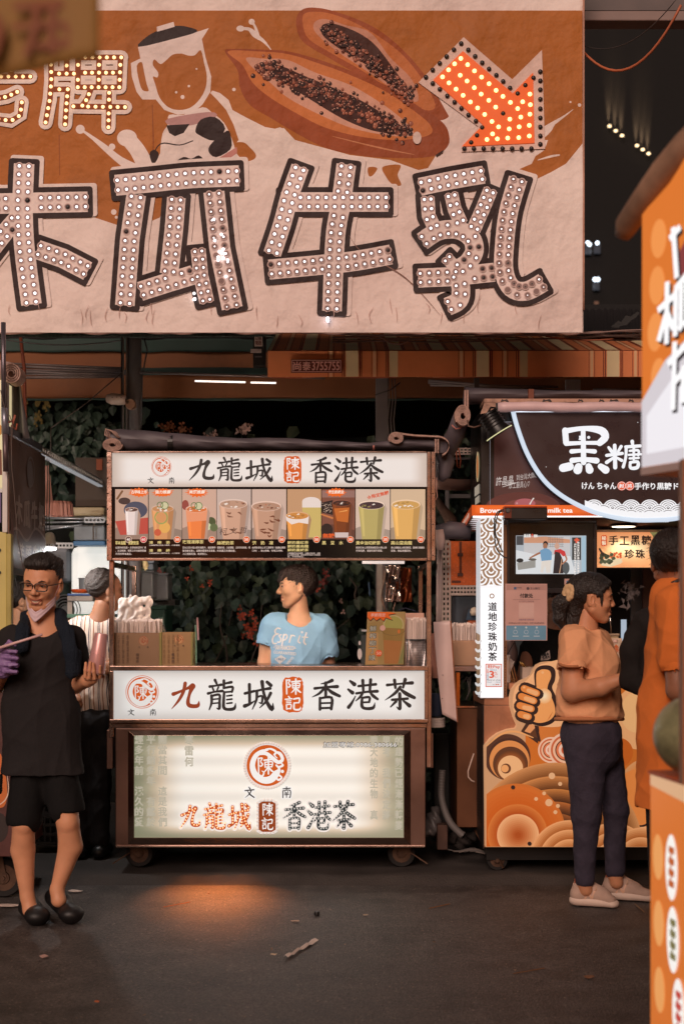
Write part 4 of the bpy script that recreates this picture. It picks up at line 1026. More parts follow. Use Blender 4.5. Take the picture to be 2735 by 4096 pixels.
# ================================================================== what stands behind the carts
DARKW=M('night_wall',(30,27,27),rough=0.9,var=0.3,vscale=2)
def sag(a,b,d,n=14):
 a=Vector(a); b=Vector(b); return [a.lerp(b,i/n)+Vector((0,0,-d*4*(i/n)*(1-i/n))) for i in range(n+1)]
def wire(name,pts,r,col,label,cat='wire',group=None):
 m_=MB(); m_.tube(pts,r,5); o=m_.obj(name,M('wire_%d_%d_%d'%col,col,rough=0.6,var=0.1),smooth=True)
 return tag(o,label,cat,group)
def build_back():
 w=MB(); w.box(-9,9,12.2,12.5,0.034,3.35)
 o=w.obj('back_wall',DARKW); tag(o,'dark plain building wall closing the view behind the leafy hedge','wall')
 hd=thing('leafy_hedge','dark leafy flowering hedge behind the tea cart with orange blossoms','hedge',(-0.4,10.2,GZ))
 LM=[M('leaf_a',(58,74,62),rough=0.5,var=0.3,vscale=5),M('leaf_b',(44,58,50),rough=0.5,var=0.3,vscale=5),M('leaf_c',(74,88,66),rough=0.5,var=0.3,vscale=5)]
 def leaf_mesh(mat):
  mb=MB(); mb.add([(0,0,0),(-0.42,0.06,0.28),(-0.36,0.10,0.62),(0,0.0,1.05),(0.36,0.10,0.62),(0.42,0.06,0.28),(0,-0.02,0.35),(0,-0.02,0.7)],
      [(0,6,1),(1,6,7,2),(2,7,3),(3,7,4),(4,7,6,5),(5,6,0)])
  me=mb.mesh('leaf'); me.materials.append(mat); return me
 lms=[leaf_mesh(m) for m in LM]
 r7=random.Random(21)
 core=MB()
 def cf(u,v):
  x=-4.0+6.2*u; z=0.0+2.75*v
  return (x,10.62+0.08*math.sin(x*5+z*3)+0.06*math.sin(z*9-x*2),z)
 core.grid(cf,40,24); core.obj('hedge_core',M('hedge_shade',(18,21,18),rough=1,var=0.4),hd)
 def lmat(x,y,z,s):
  e=Euler((math.pi+r7.uniform(-0.7,0.5),r7.uniform(-0.6,0.6),r7.uniform(-0.8,0.8)))
  return Matrix.LocRotScale(Vector((x,y,z)),e,Vector((s,s,s)))
 cl=[(r7.uniform(-3.9,2.1),r7.uniform(10.0,10.5),r7.uniform(0.3,2.6),r7.uniform(0.12,0.34)) for _ in range(95)]
 cl+=[(SX(x,10.1),10.1,SZ(y,10.1),0.26) for x,y in ((640,2290),(760,2300),(860,2330),(960,2290),(1040,2360),(1500,2350),(700,2420),(820,2450),(1400,2300),(1420,2450))]
 rest=[MB() for _ in LM]; cnt=0; cand=[]
 for _ in range(4200):
  cx,cy,cz,cr=r7.choice(cl); x=cx+r7.gauss(0,cr); y=cy+r7.gauss(0,0.1); z=cz+r7.gauss(0,cr*0.8)
  if not (-4.1<x<2.2 and 0.1<z<2.75):continue
  if x<-1.3 and z>1.75 and r7.random()<.75:continue
  cand.append((x,y,z,r7.uniform(0.06,0.115),r7.randrange(3)))
 vis=sorted([c for c in cand if 560<CX+c[0]*FOC/c[1]<1480 and 2245<CY-(c[2]-EYE)*FOC/c[1]<2660],key=lambda c:c[1]-c[3])[:290]
 vs_=set(map(id,vis))
 for c in cand:
  mw=lmat(*c[:4])
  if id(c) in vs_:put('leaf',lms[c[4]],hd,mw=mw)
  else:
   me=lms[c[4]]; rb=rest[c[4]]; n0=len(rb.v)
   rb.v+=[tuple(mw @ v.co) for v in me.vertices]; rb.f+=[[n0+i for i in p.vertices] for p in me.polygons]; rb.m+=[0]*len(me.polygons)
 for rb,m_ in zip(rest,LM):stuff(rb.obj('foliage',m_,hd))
 bk=M('bark',(92,78,70),rough=0.9,var=0.3)
 for (x,y,x2,y2,r_) in ((905,2660,880,2420,.008),(1010,2660,1060,2400,.006),(860,2660,960,2380,.005),(740,2670,780,2500,.012),(1190,2500,1250,2280,.006),(1430,2400,1405,2310,.008),(1090,2660,1085,2560,.01),(1310,2560,1420,2440,.005)):
  m_=MB(); pts=[W(x+(x2-x)*t+8*math.sin(t*7+x),y+(y2-y)*t,9.9) for t in [k/8 for k in range(9)]]
  m_.tube(pts,[r_*(1-.5*k/8) for k in range(9)],6); m_.obj('stem',bk,hd,smooth=True)
 FM=[M('blossom_orange',(196,80,50),rough=0.6,var=0.3),M('blossom_red',(140,56,48),rough=0.6,var=0.3),M('blossom_pale',(196,160,150),rough=0.6,var=0.2),M('blossom_dry',(120,70,44),rough=0.8,var=0.3)]
 fl=[(975,2470,4,0),(1000,2480,3,0),(970,2505,4,0),(1010,2520,6,0),(1000,2540,5,0),(960,2450,2,0),(625,2278,3,1),(658,2288,3,1),(762,2296,2,0),(830,2338,3,0),(1290,2325,5,1),(1320,2290,4,1),(1300,2340,4,1),(1275,2350,2,0),(1375,2400,1,2),(1370,2450,1,2),(1485,2250,1,0)]
 fm=[]
 for m_ in FM:
  mb=MB()
  for k in range(3):
   t=k*2.094; a_=Vector((math.cos(t),-0.25,math.sin(t))); b_=Vector((-math.sin(t),0,math.cos(t)))
   mb.add([(0,0,0),a_*.6+b_*.42,a_*1.05,a_*.6-b_*.42],[(0,1,2,3)])
  me=mb.mesh('blossom'); me.materials.append(m_); fm.append(me)
 for (x,y,n,k) in fl:
  for _ in range(n):
   p=W(x+r7.gauss(0,14),y+r7.gauss(0,12),9.85+r7.uniform(-.05,.05)); put('blossom',fm[k],hd,mw=Matrix.LocRotScale(p,Euler((r7.uniform(-.6,.6),r7.uniform(0,6),r7.uniform(-.6,.6))),Vector((r7.uniform(.016,.028),)*3)))
 pl=thing('potted_flowers','pale and orange potted flowers just visible above the tea cart roof','flowers',W(800,1800,9.2))
 for (x,y,n,k,s_) in ((690,1712,14,3,14),(740,1722,6,3,10),(980,1708,8,2,9),(850,1742,6,2,8),(965,1722,4,2,8)):
  for _ in range(n):
   p=W(x+r7.gauss(0,s_*1.5),y+r7.gauss(0,s_*.6),9.2+r7.uniform(-.1,.1)); put('blossom',fm[k],pl,mw=Matrix.LocRotScale(p,Euler((r7.uniform(-.6,.6),r7.uniform(0,6),r7.uniform(-.6,.6))),Vector((0.024,)*3)))
 g_=MB()
 for x in range(640,1010,14):
  if 770<x<830:continue
  p=W(x,1830,9.22); q=W(x+r7.uniform(-10,10),1715+r7.uniform(0,40),9.22); g_.tube([p,q],0.002,4)
 stuff(g_.obj('stems',LM[1],pl))
 bx=MB(); bx.pbox(600,1800,1020,1850,9.1,0.3); bx.obj('planter',DARKW,pl)
 vn=thing('dim_foliage','dim climbing foliage with small yellow blooms in the dark above the side stall','plant',W(250,1900,10.6))
 rb=MB(); 
 for _ in range(900):
  x=r7.gauss(260,120); y=r7.gauss(1740,90)
  if y<1602:continue
  mw=lmat(*W(x,y,10.6+r7.uniform(-.2,.2)),r7.uniform(.05,.1)); me=lms[1]; n0=len(rb.v)
  rb.v+=[tuple(mw @ v.co) for v in me.vertices]; rb.f+=[[n0+i for i in p.vertices] for p in me.polygons]; rb.m+=[0]*len(me.polygons)
 stuff(rb.obj('foliage',LM[0],vn))
 yb=MB(); ym=M('yellow_bloom',(96,80,34),rough=0.7)
 for (cx,cy,n) in ((146,1615,18),(179,1622,20),(147,1680,20),(100,1604,6)):
  for _ in range(n):p=W(cx+r7.gauss(0,7),cy+r7.gauss(0,13),10.2); yb.add([p,p+Vector((.02,0,.01)),p+Vector((.01,-.01,.03))],[(0,1,2)])
 stuff(yb.obj('blooms',ym,vn))
 CV=M('brown_canvas',(128,78,46),rough=0.8,var=0.15,vscale=1.2,bump=0.4,bscale=3,stain=(3,(84,54,34),0.5))
 GT=M('green_trim',(44,66,60),rough=0.7,var=0.15)
 aw=thing('canvas_awning','long brown canvas awning with dark green edging hanging behind the carts','awning',W(900,1600,9.3))
 def sheet(name,x0,y0,x1,y1,Y,mat,par,n=40,amp=0.012,thick=0.004):
  m_=MB()
  def f(u,v):
   x=x0+(x1-x0)*u; y=y1+(y0-y1)*v; p=W(x,y,Y)
   return (p.x,Y+amp*math.sin(x*.013)*(1-v*.5)+amp*.5*math.sin(x*.031+2),p.z+(0.004*math.sin(x*.02) if v==0 else 0))
  m_.grid(f,n,6); return m_.obj(name,mat,par,smooth=True,thick=thick)
 sheet('upper_band',-300,1406,1400,1478,9.9,CV,aw); sheet('lower_band',-300,1500,2700,1594,9.3,CV,aw,80)
 sheet('green_edge',-300,1594,2700,1602,9.29,GT,aw,80); sheet('green_band',-300,1354,1400,1407,9.88,GT,aw); sheet('green_band',560,1470,1400,1500,9.6,GT,aw)
 m_=MB(); m_.add([W(-300,1354,9.88),W(2700,1354,9.88),W(2700,1220,12.2),W(-300,1220,12.2)],[(0,1,2,3)]); m_.obj('roof_sheet',DARKW,aw,thick=0.01)
 ts=thing('slit_lamp','two thin bright tube lamps glimpsed through the torn brown canvas','lamp',W(950,1530,9.2))
 for (x0,y0,x1,y1) in ((780,1524,982,1529),(1003,1530,1104,1532)):
  m_=MB(); m_.tube([W(x0,y0,9.2),W(x1,y1,9.2)],0.006,6); m_.obj('tube',lit((255,240,228),1.6),ts)
 vl=thing('checked_valance','narrow dark green checked cloth edge under the banner at the left','awning',W(500,1350,8.0))
 sheet('cloth',-200,1318,1100,1348,8.0,M('checked_green',(52,62,58),rough=0.8,var=0.5,vscale=22,aniso=(3,1,0.3)),vl,60)
 Y=8.35
 sa=thing('striped_awning','orange and beige striped awning behind the banner, its straight valance hanging over the carts','awning',W(1800,1510,Y))
 SC_={(150,66,40):0,(132,112,82):0,(112,44,34):0,(150,104,72):0}
 def sfn(col):return M('stripe_%d_%d_%d'%col,col,rough=0.8,var=0.14,vscale=3,bump=0.3,bscale=12)
 def stripes(art,y0,y1,x0=1072,x1=2900):
  art.c(230,140,90).rect(x0,y0,x1,y1)
  k=0
  for c in range(-2,12):
   b=1383+c*173.5
   for (u,w,col) in ((0,50,(232,210,166)),(-8,4,(116,46,36)),(-15,3,(116,46,36)),(54,4,(116,46,36)),(61,3,(116,46,36)),(108,12,(236,186,140)),(102,2,(120,50,36)),(124,2,(120,50,36))):
    xa,xb=max(x0,b+u),min(x1,b+u+w)
    if xb>xa:art.c(*col).rect(xa,y0,xb,y1)
 def tfv(x,y,d):
  p=W(x,y,Y); return (p.x,Y-d+0.008*math.sin(x*.012),p.z)
 a=Art(Y,0.003,tf=tfv); stripes(a,1404,1508); a.multi('printed_stripes',sfn,sa)
 sheet('valance',1070,1402,2900,1511,Y+0.012,sfn((150,70,44)),sa,80,amp=0.0)
 def tfr(x,y,d):
  p=W(x,1404,Y); t=(1404-y)/70.0; return (p.x,Y+1.15*t,p.z+0.33*t+d)
 a=Art(Y,0.004,tf=tfr); stripes(a,1334,1403); a.multi('printed_stripes',sfn,sa)
 m_=MB(); m_.add([tfr(1070,1404,0),tfr(2900,1404,0),tfr(2900,1330,0),tfr(1070,1330,0)],[(0,1,2,3)]); m_.obj('roof_cloth',sfn((150,70,44)),sa,thick=0.004)
 pn=thing('number_plate','small dark red plate reading 尚泰 3755755 fixed to the striped awning','sign',W(1265,1490,Y-.02))
 m_=MB(); m_.pbox(1164,1437,1367,1491,Y-0.016,0.006); m_.obj('plate',M('plate_red',(104,40,38),rough=0.5),pn,bevel=0.002)
 a=Art(Y-0.016,0.001); a.c(226,170,160)
 for (x0,y0,x1,y1) in ((1168,1440,1363,1442.5),(1168,1485.5,1363,1488),(1167,1442,1169.5,1486),(1361.5,1442,1364,1486)):a.rect(x0,y0,x1,y1)
 a.text('尚',1172,1447,1204,1482,0.02); a.text('泰',1210,1447,1242,1482,0.02); a.text('3755755',1248,1446,1358,1482,0.02); a.multi('lettering',ink,pn)
 GREY=M('column_grey',(104,98,98),rough=0.6,var=0.15,vscale=5,bump=0.3,bscale=20)
 Yc=8.8
 col=thing('round_column','thick round grey steel column rising behind the left end of the tea cart','column',(SX(536,Yc),Yc,GZ))
 m_=MB(); m_.tube([(SX(536,Yc),Yc,GZ),(SX(536,Yc),Yc,4.4)],31*Yc/FOC,20); m_.obj('shaft',GREY,col,smooth=True)
 for x in (494,500,513):m_=MB(); m_.tube([(SX(x,Yc),Yc-.06,GZ),(SX(x,Yc),Yc-.06,4.4)],0.006,6); m_.obj('conduit',DARKW if x==494 else M('wire_grey',(110,100,96),rough=.6),col,smooth=True)
 col2=thing('flat_column','dusty flat grey column with loose wires behind the right end of the cart roof','column',(SX(1528,Yc),Yc,GZ))
 m_=MB(); m_.box(SX(1503,Yc),SX(1552,Yc),Yc,Yc+.1,GZ,3.1); m_.obj('shaft',GREY,col2,bevel=0.006)
 for x in (1548,1560,1572):m_=MB(); m_.tube([W(x+6,1516,Yc-.03),W(x+10,1600,Yc-.03),W(x+2,1680,Yc-.03),W(x+6,1740,Yc-.03)],0.004,5); m_.obj('loose_wire',M('wire_grey',(110,100,96),rough=.6),col2,smooth=True)
 lp=thing('flood_lamp','white bullet-shaped flood lamp clamped to the round grey column','lamp',W(530,1612,8.7))
 m_=MB(); a_=W(424,1594,8.68); b_=W(503,1600,8.68); d_=(b_-a_)
 m_.tube([a_,a_+d_*.04,a_+d_*.3,a_+d_*.75,b_],[0.006,0.022,0.036,0.034,0.026],14); m_.obj('housing',M('lamp_white',(186,160,146),rough=0.4,var=0.1),lp,smooth=True)
 m_=MB(); m_.lathe([(0.001,-0.03),(0.03,-0.03),(0.033,0),(0.033,.02)],W(524,1618,8.7),16,'y'); m_.obj('mount',M('lamp_mount',(150,110,86),rough=0.5),lp,smooth='auto')
 m_=MB(); m_.tube([W(500,1600,8.69),W(515,1612,8.67)],0.01,8); m_.obj('joint',IRON,lp)
 for x,y in ((450,1590),(468,1588),(486,1590)):m_=MB(); m_.lathe([(0.0035,0),(0.003,0.002)],W(x,y,8.643),6,'y'); m_.obj('screw',DARKW,lp)
 PL=M('pole_grey',(122,110,108),rough=0.45,metal=0.4,var=0.2)
 for k,(y0,y1) in enumerate(((1450,1472),(1462,1480),(1478,1486),(1484,1498),(1496,1502),(1512,1506))):
  m_=MB(); m_.tube([W(-60,y0,8.95),W(490,y1,8.95)],0.006+0.003*(k%2),8)
  tag(m_.obj('roof_pole',PL,smooth=True),ORD[k]+' thin grey pole from the top of the bundle slung under the left canvas','pole','poles bundled under the left canvas')
 for k,(x0,y0,x1,y1) in enumerate(((1712,1522,2250,1566),(1712,1530,2180,1570),(1720,1540,2230,1548),(2370,1570,2700,1550),(2370,1558,2700,1560),(1300,1512,560,1490))):
  m_=MB(); m_.tube([W(x0,y0,8.6),W(x1,y1,8.6)],0.008,8)
  tag(m_.obj('roof_pole',PL,smooth=True),('topmost long grey pole under the middle of the striped awning','steepest grey pole crossing under the middle of the striped awning','lowest flat grey pole under the middle of the striped awning','lower short grey pole under the awning beside the right sign','upper short grey pole under the awning beside the right sign','long grey pole running from the round column to the striped awning')[k],'pole','poles under the striped awning')
 for (x0,y0,x1,y1,n,c_) in ((2262,1518,2320,1568,'square grey bracket hanging under the awning near the right sign',(128,122,124)),(1896,1512,1916,1560,'narrow upright bracket under the middle of the striped awning',(70,62,60))):
  m_=MB(); m_.pbox(x0,y0,x1,y1,8.5,0.04); tag(m_.obj('bracket',M('bracket_%d'%c_[0],c_,rough=.5)),n,'bracket')
 m_=MB(); m_.tube([W(84,1350,8.7),W(98,1470,8.7),W(104,1740,8.7)],0.011,6); tag(m_.obj('orange_rod',M('rust_orange',(120,56,34),rough=.7),smooth=True),'thin rusty orange rod hanging from the roof at the left','rod')
 eb=thing('meter_box','small dark meter box with white paper labels beside the striped awning','box',W(1035,1460,8.5))
 m_=MB(); m_.pbox(1012,1336,1062,1464,8.5,0.08); m_.obj('case',BLACK,eb,bevel=0.004)
 a=Art(8.5,0.002); a.c(186,164,156).rect(1018,1342,1050,1386); a.c(170,150,146).rect(1002,1396,1046,1412); a.c(90,80,80).rect(1020,1424,1048,1430); a.c(110,60,56).text('日福',1022,1346,1046,1360,.02); a.text('電器',1022,1364,1046,1380,.02); a.multi('paper',ink,eb)
 CB=(128,108,100)
 for k in range(7):
  y=1338+k*5; pts=[W(x,y+5*math.sin(x*.009+k*1.7)+r7.uniform(-2,2)-(x-1500)*.012,7.42+.02*k) for x in range(1330,2760,55)]
  wire('cable',pts,0.0045,(138-6*k,112-5*k,104-5*k),ORD[k]+' grey-pink cable from the top of the bundle strung under the banner','cable','cables bundled under the banner')
 wire('cable',sag(W(2180,1345,7.4),W(2450,1356,7.4),.012),0.004,(150,80,50),'thin orange cable hooked over the bundle under the banner right end','cable')
 wire('cable',[W(x,y,7.45) for x,y in ((1480,1340),(1520,1348),(1560,1372),(1600,1378),(1640,1360))],0.004,(150,120,110),'loose looping end of cable just below the banner middle','cable')
 wire('wire',sag(W(2326,200,7.4),W(2722,20,6.9),0.20),0.007,(190,106,72),'reddish wire drooping in a deep loop at the top right corner')
 wire('wire',sag(W(2326,180,7.5),W(2700,0,6.9),0.10),0.0025,(70,62,60),'thin black wire running to the top right corner','wire')
 wire('wire',sag(W(30,1360,8.6),W(490,1360,8.6),0.03),0.004,(80,76,76),'thin grey wire sagging under the checked cloth at the upper left')
 wire('wire',[W(490,1490,8.5),W(350,1610,8.4),W(205,1712,8.3)],0.0035,(88,74,68),'taut wire slanting down from the round column towards the left stall')
 wire('wire',[W(205,1712,8.3),W(203,1850,8.3)],0.003,(84,76,70),'short wire hanging straight down at the left stall')
 wire('wire',[W(575,1345,8.6),W(590,1400,8.6),W(570,1500,8.6),W(566,1700,8.6)],0.005,(52,48,48),'dark cable running down beside the round column')
 wire('wire',[W(1600,1530,8.6),W(1560,1560,8.6),W(1500,1580,8.6)],0.004,(50,46,46),'short black wire across the top of the flat column')
 bm=thing('roof_beam','pinkish grey roof beam crossing the dark sky at the top right','beam',W(2600,80,7.6))
 m_=MB(); m_.pbox(2300,42,3100,82,7.6,0.12); m_.obj('lower_flange',M('beam_a',(140,118,112),rough=.6,var=.15),bm,bevel=.006)
 m_=MB(); m_.pbox(2300,-120,3100,41,7.66,0.05); m_.obj('web',M('beam_b',(104,92,90),rough=.6,var=.15),bm)
 tr=thing('tin_roof','dark torn sheet of corrugated roofing between the banner and the right sign','roof',W(2450,1320,8.9))
 m_=MB()
 def tf_(u,v):
  x=2290+500*u; y=1330-92*v; return tuple(W(x,y,8.9+1.2*v)+Vector((0,0,0.012*math.sin(x*.25))))
 m_.grid(tf_,80,3); m_.obj('corrugated_sheet',M('tin_dark',(58,54,56),rough=.5,metal=.3,var=.2),tr,smooth=True)
 m_=MB(); m_.add([W(x,y,8.85) for x,y in ((2440,1308),(2470,1282),(2482,1288),(2500,1262),(2520,1266),(2548,1246),(2556,1252),(2540,1272),(2522,1282),(2505,1300),(2480,1304),(2470,1312))],[tuple(range(12))[::-1]]); m_.obj('torn_edge',BLACK,tr,thick=.003)
 tw=thing('far_tower','tall dark building far off at the upper right with six narrow golden uplights','building',W(2560,2450,36))
 m_=MB(); m_.box(SX(2250,36),SX(2900,36),36,44,0,22); m_.obj('wall',M('tower_wall',(20,17,16),rough=.9,var=.1),tw)
 gl=lit((255,220,170),3.0)
 for k,(x,y) in enumerate(((2436,508),(2461,527),(2486,546),(2546,586),(2569,602),(2592,618))):
  m_=MB(); p=W(x,y,35.85); m_.lathe([(0.03,0),(0.05,.02),(0.03,.05)],p,8); m_.obj('uplight',gl,tw)
  l=bpy.data.lights.new('uplight_lamp','SPOT'); lo=bpy.data.objects.new('uplight_lamp',l); COL.objects.link(lo); l.energy=300; l.spot_size=math.radians(16); l.spot_blend=1; l.color=(1,.66,.38); l.shadow_soft_size=.03
  lo.location=p+Vector((0,.09,.0)); lo.rotation_euler=(math.radians(180-5),0,0)
 wg=lit((225,240,255),3.5)
 for (x,y,rx) in ((2348,970,7),(2356,978,8),(2387,972,8),(2378,1118,9),(2389,1118,9)):
  m_=MB(); m_.lathe([(0.01,-.05),(rx/163*.9,-.03),(rx/163,0)],W(x,y,35.5),10,'y'); m_.obj('window_lamp',wg,tw)
 for (x,y,h_) in ((2350,1000,34),(2386,995,36),(2382,1140,40)):
  m_=MB(); m_.pbox(x-12,y-h_/2,x+14,y+h_/2,35.9,.05); m_.obj('window',lit((70,72,80),.5),tw)
 m_=MB(); m_.pbox(2376,1205,2392,1217,35.9,.05); m_.obj('window',lit((110,76,60),.8),tw)
build_back()
# ================================================================== things on and above the tea cart
STRAW=M('straw_paper',(226,206,196),rough=0.5,var=0.08)
def scroll_end(c_,rx,rz,turns=4.2,par=None,Yd=0.0,wt=0.006):
 """end of a rolled cloth: a spiral of webbing seen end-on"""
 m_=MB(); n=int(turns*22); pts=[]
 for k in range(n+1):
  t=k/n; q=0.28+0.72*t; a_=t*turns*2*math.pi
  pts.append((c_[0]+rx*q*math.cos(a_),c_[2]+rz*q*math.sin(a_)))
 for k in range(n):
  (x0,z0),(x1,z1)=pts[k],pts[k+1]
  dx,dz=x1-x0,z1-z0; L_=math.hypot(dx,dz) or 1; nx,nz=-dz/L_*wt/2,dx/L_*wt/2
  m_.add([(x0+nx,c_[1],z0+nz),(x0-nx,c_[1],z0-nz),(x1-nx,c_[1],z1-nz),(x1+nx,c_[1],z1+nz),
    (x0+nx,c_[1]+.12,z0+nz),(x0-nx,c_[1]+.12,z0-nz),(x1-nx,c_[1]+.12,z1-nz),(x1+nx,c_[1]+.12,z1+nz)],
   [(0,1,2,3),(4,7,6,5),(0,3,7,4),(1,5,6,2)])
 return m_.obj('rolled_edge',WEBBING,par)
def cup_straws(name,label,par,x0,x1,y_top,y_bot,Y,dep,n,jag,seed,group=None):
 r8=random.Random(seed); m_=MB(); t=thing(name,label,'straws',W((x0+x1)/2,y_bot,Y+dep/2))
 for k in range(n):
  x=x0+(x1-x0)*(k+r8.random())/n; yy=Y+r8.random()*dep; top=y_top+r8.uniform(-jag,jag); p=W(x,y_bot,Y); q=W(x+r8.uniform(-3,3),top,Y)
  p.y=q.y=yy; m_.tube([p,q],0.0032,5)
  w_=0.0042; s_=r8.uniform(-.006,.006); m_.add([(q.x-.003,yy-.001,q.z),(q.x+.003,yy-.001,q.z),(q.x+s_+w_,yy-.003,q.z+.012),(q.x+s_-w_,yy+.002,q.z+.014)],[(0,1,2,3)])
 o=m_.obj('straws',STRAW,t); o['kind']='stuff'; return t
def build_on_cart():
 Y=CYC; cz=SZ(2672,Y)
 BR1=M('kraft_board',(150,116,86),rough=0.4,var=0.08,vscale=4); BR2=M('kraft_board_light',(172,134,90),rough=0.4,var=0.08,vscale=4); BRE=M('kraft_edge',(150,138,76),rough=0.4)
 for (x0,x1,y0,mt,bxx,byy,lab) in ((445,632,2531,BR1,575,2563,'large brown cardboard box full of wrapped straws at the left end of the counter'),(645,766,2530,BR2,717,2557,'smaller tan cardboard box next to the large straw box on the counter')):
  t=thing('straw_box',lab,'box',W((x0+x1)/2,2664,Y+0.1))
  yb=Y+0.055; T=0.004
  X0,X1=SX(x0,Y),SX(x1,Y); z0=cz+0.001; z1=SZ(y0,Y)
  p=MB(); p.box(X0,X1,yb,yb+T,z0,z1); p.obj('front_panel',mt,t)
  p=MB(); p.box(X0,X1,yb+.15,yb+.15+T,z0,z1); p.obj('back_panel',mt,t)
  for xx in (X0,X1-T):p=MB(); p.box(xx,xx+T,yb+T,yb+.15,z0,z1); p.obj('side_panel',BRE,t)
  e=MB(); e.box(X1+.0005,X1+(.014 if x0==445 else .0),yb+.002,yb+.1,z0,z1) if x0==445 else e.box(X1-.008,X1+.001,yb-.001,yb,z0,z1); e.obj('corner_strip',BRE,t)
  a=Art(yb,0.0008); dragon_badge(a,bxx,byy,19,(168,76,44),tuple(int(v*1.2) for v in ((150,116,86) if x0==445 else (172,134,90))))
  a.c(66,50,44); brush(a,'文',bxx-21,byy+22,bxx-13,byy+30); brush(a,'南',bxx+13,byy+22,bxx+21,byy+30)
  a.c(*((124,92,68) if x0==445 else (150,114,74)))
  for k,s_ in enumerate(('行多年始祖己','己家多年當龍','己家傳行為立','作家真多天')):a.vtext(s_,x0+8+k*18,2538,x0+17+k*18,2654,0.02)
  a.c(100,72,56).vtext('樂未央',bxx-30,2612,bxx-18,2652,0.02)
  a.multi('print',ink,t)
 cup_straws('wrapped_straws','dense row of paper-wrapped straws standing in the large brown box',None,452,642,2490,2660,Y+.063,.135,190,5,5)
 s1=MB(); s1.tube([W(664,2534,Y+.09),W(652,2500,Y+.09)],.006,6); tag(s1.obj('foil_straw',M('foil',(200,196,196),rough=.2,metal=.9)),'single silver-wrapped straw leaning out of the smaller tan box','straw')
 b=Blob(0.0045)
 def P(x,y,d=0.0):return W(x,y,Y+.30+d)
 for (a_,c_,ra,rb) in (((478,2478),(497,2412),.014,.03),((497,2412),(512,2476),.028,.02),((520,2478),(520,2425),.02,.03),((520,2425),(545,2408),.026,.03),((545,2408),(590,2400),.026,.022),((590,2400),(603,2396),.02,.012),((550,2470),(556,2430),.03,.024),((590,2470),(598,2410),.012,.018),((515,2410),(526,2380),.014,.007),((532,2416),(540,2384),.012,.005),((500,2478),(600,2478),.024,.016),((540,2450),(590,2440),.024,.018)):
  b.cap(P(*a_),P(*c_),ra,rb,k=.010,flat=(1,.8,1))
 b.cap(P(538,2432,-.03),P(541,2446,-.03),.006,.004,op=-1,k=.008)
 V,F_=b.build(); V=relax(V,F_,2); N_=normals_np(V,F_)
 V=V+N_*(0.0025*np.sin(V[:,[0]]*160+2.0*np.sin(V[:,[2]]*60))+0.002*np.sin(V[:,[0]]*90-V[:,[2]]*120))
 o=put('plastic_bag',np_mesh('bag',V,F_),None,mat=M('bag_white',(232,218,212),rough=0.35,var=0.05,sub=0.0,spec=0.5)); tag(o,'crumpled knotted white plastic bag behind the straws at the left end of the counter','bag')
 Y2=Y+0.05
 t=thing('menu_card','upright lime drink advertising card with orange burst and vertical lettering on the counter','sign',W(1540,2664,Y2))
 qs=[(1460,2660),(1614,2658),(1621,2447),(1469,2447)]
 m_=MB(); fr_=[W(x,y,Y2+(0.02 if y<2500 else 0)) for x,y in qs]; bk_=[p+Vector((0,.006,0)) for p in fr_]
 m_.add(fr_+bk_,[(0,1,2,3),(7,6,5,4),(0,4,5,1),(1,5,6,2),(2,6,7,3),(3,7,4,0)]); m_.obj('card',M('card_olive',(158,132,74),rough=.3,var=.12,vscale=6),t)
 def tfc(x,y,d):
  k=(2660-y)/213.0; p=W(x,y,Y2); return (p.x,Y2+.02*k-d,p.z)
 a=Art(Y2,0.001,tf=tfc,step=.00004)
 a.c(186,146,92).poly([(1466,2530),(1512,2530),(1510,2655),(1461,2657)]); a.c(176,158,106).disc(1574,2500,44,40); a.c(160,160,86).disc(1574,2498,36,32); a.c(186,178,128).ring(1574,2500,36,40)
 a.c(146,118,62).poly([(1530,2510),(1616,2515),(1592,2655),(1536,2655)]); a.c(168,112,60).poly([(1534,2560),(1606,2565),(1590,2655),(1536,2655)]); a.c(92,78,52).ring(1572,2518,46,48,a0=0,a1=180,ry=.5)
 a.c(128,130,80).poly([(1592,2655),(1612,2655),(1616,2570)]); a.c(214,170,160).disc(1530,2512,11); a.c(206,116,50).disc(1595,2526,5,8)
 a.c(70,50,36).poly([(1470,2452),(1560,2450),(1586,2456),(1556,2462),(1572,2484),(1544,2474),(1536,2488),(1522,2476),(1506,2486),(1494,2474),(1482,2486),(1469,2472)])
 a.c(230,106,36).poly([(1470,2448),(1560,2448),(1584,2453),(1553,2459),(1568,2479),(1542,2470),(1534,2484),(1520,2472),(1505,2482),(1493,2470),(1481,2482),(1469,2468)])
 a.c(236,186,176).text('季節限定',1482,2453,1542,2467,.02,shear=.2)
 for k,ch in enumerate('鮮榨柳丁綠'):y=2500+k*29; a.c(48,66,60).text(ch,1478-k,y+3,1506-k,y+27,.055); a.c(196,200,190).text(ch,1479-k,y+4,1505-k,y+26,.0)
 a.c(222,92,44).disc(1514,2613,13.5); a.c(240,190,170).text('50',1505,2607,1524,2619,.02)
 a.multi('print',ink_glossy,t)
 pb=MB(); pb.box(SX(1628,Y),SX(1703,Y),Y+.16,Y+.26,cz+.001,SZ(2452,Y)); tag(pb.obj('peach_box',M('peach_box',(206,160,140),rough=.6),bevel=.003),'pale peach carton standing behind the menu card and the mesh cup','carton')
 cy_=Y+.10; r_=39*Y/FOC
 c=thing('mesh_cup','silver wire-mesh cup full of white wrapped straws at the right end of the counter','cup',(SX(1666,Y),cy_,cz))
 m_=MB(); m_.lathe([(r_*.94,.001),(r_*.94,.006),(r_*.95,.006)],(SX(1666,Y),cy_,cz),32); m_.obj('base',M('cup_rim',(60,72,78),rough=.3,metal=.7),c)
 h_=SZ(2560,Y)-cz
 m_=MB(); n1=44
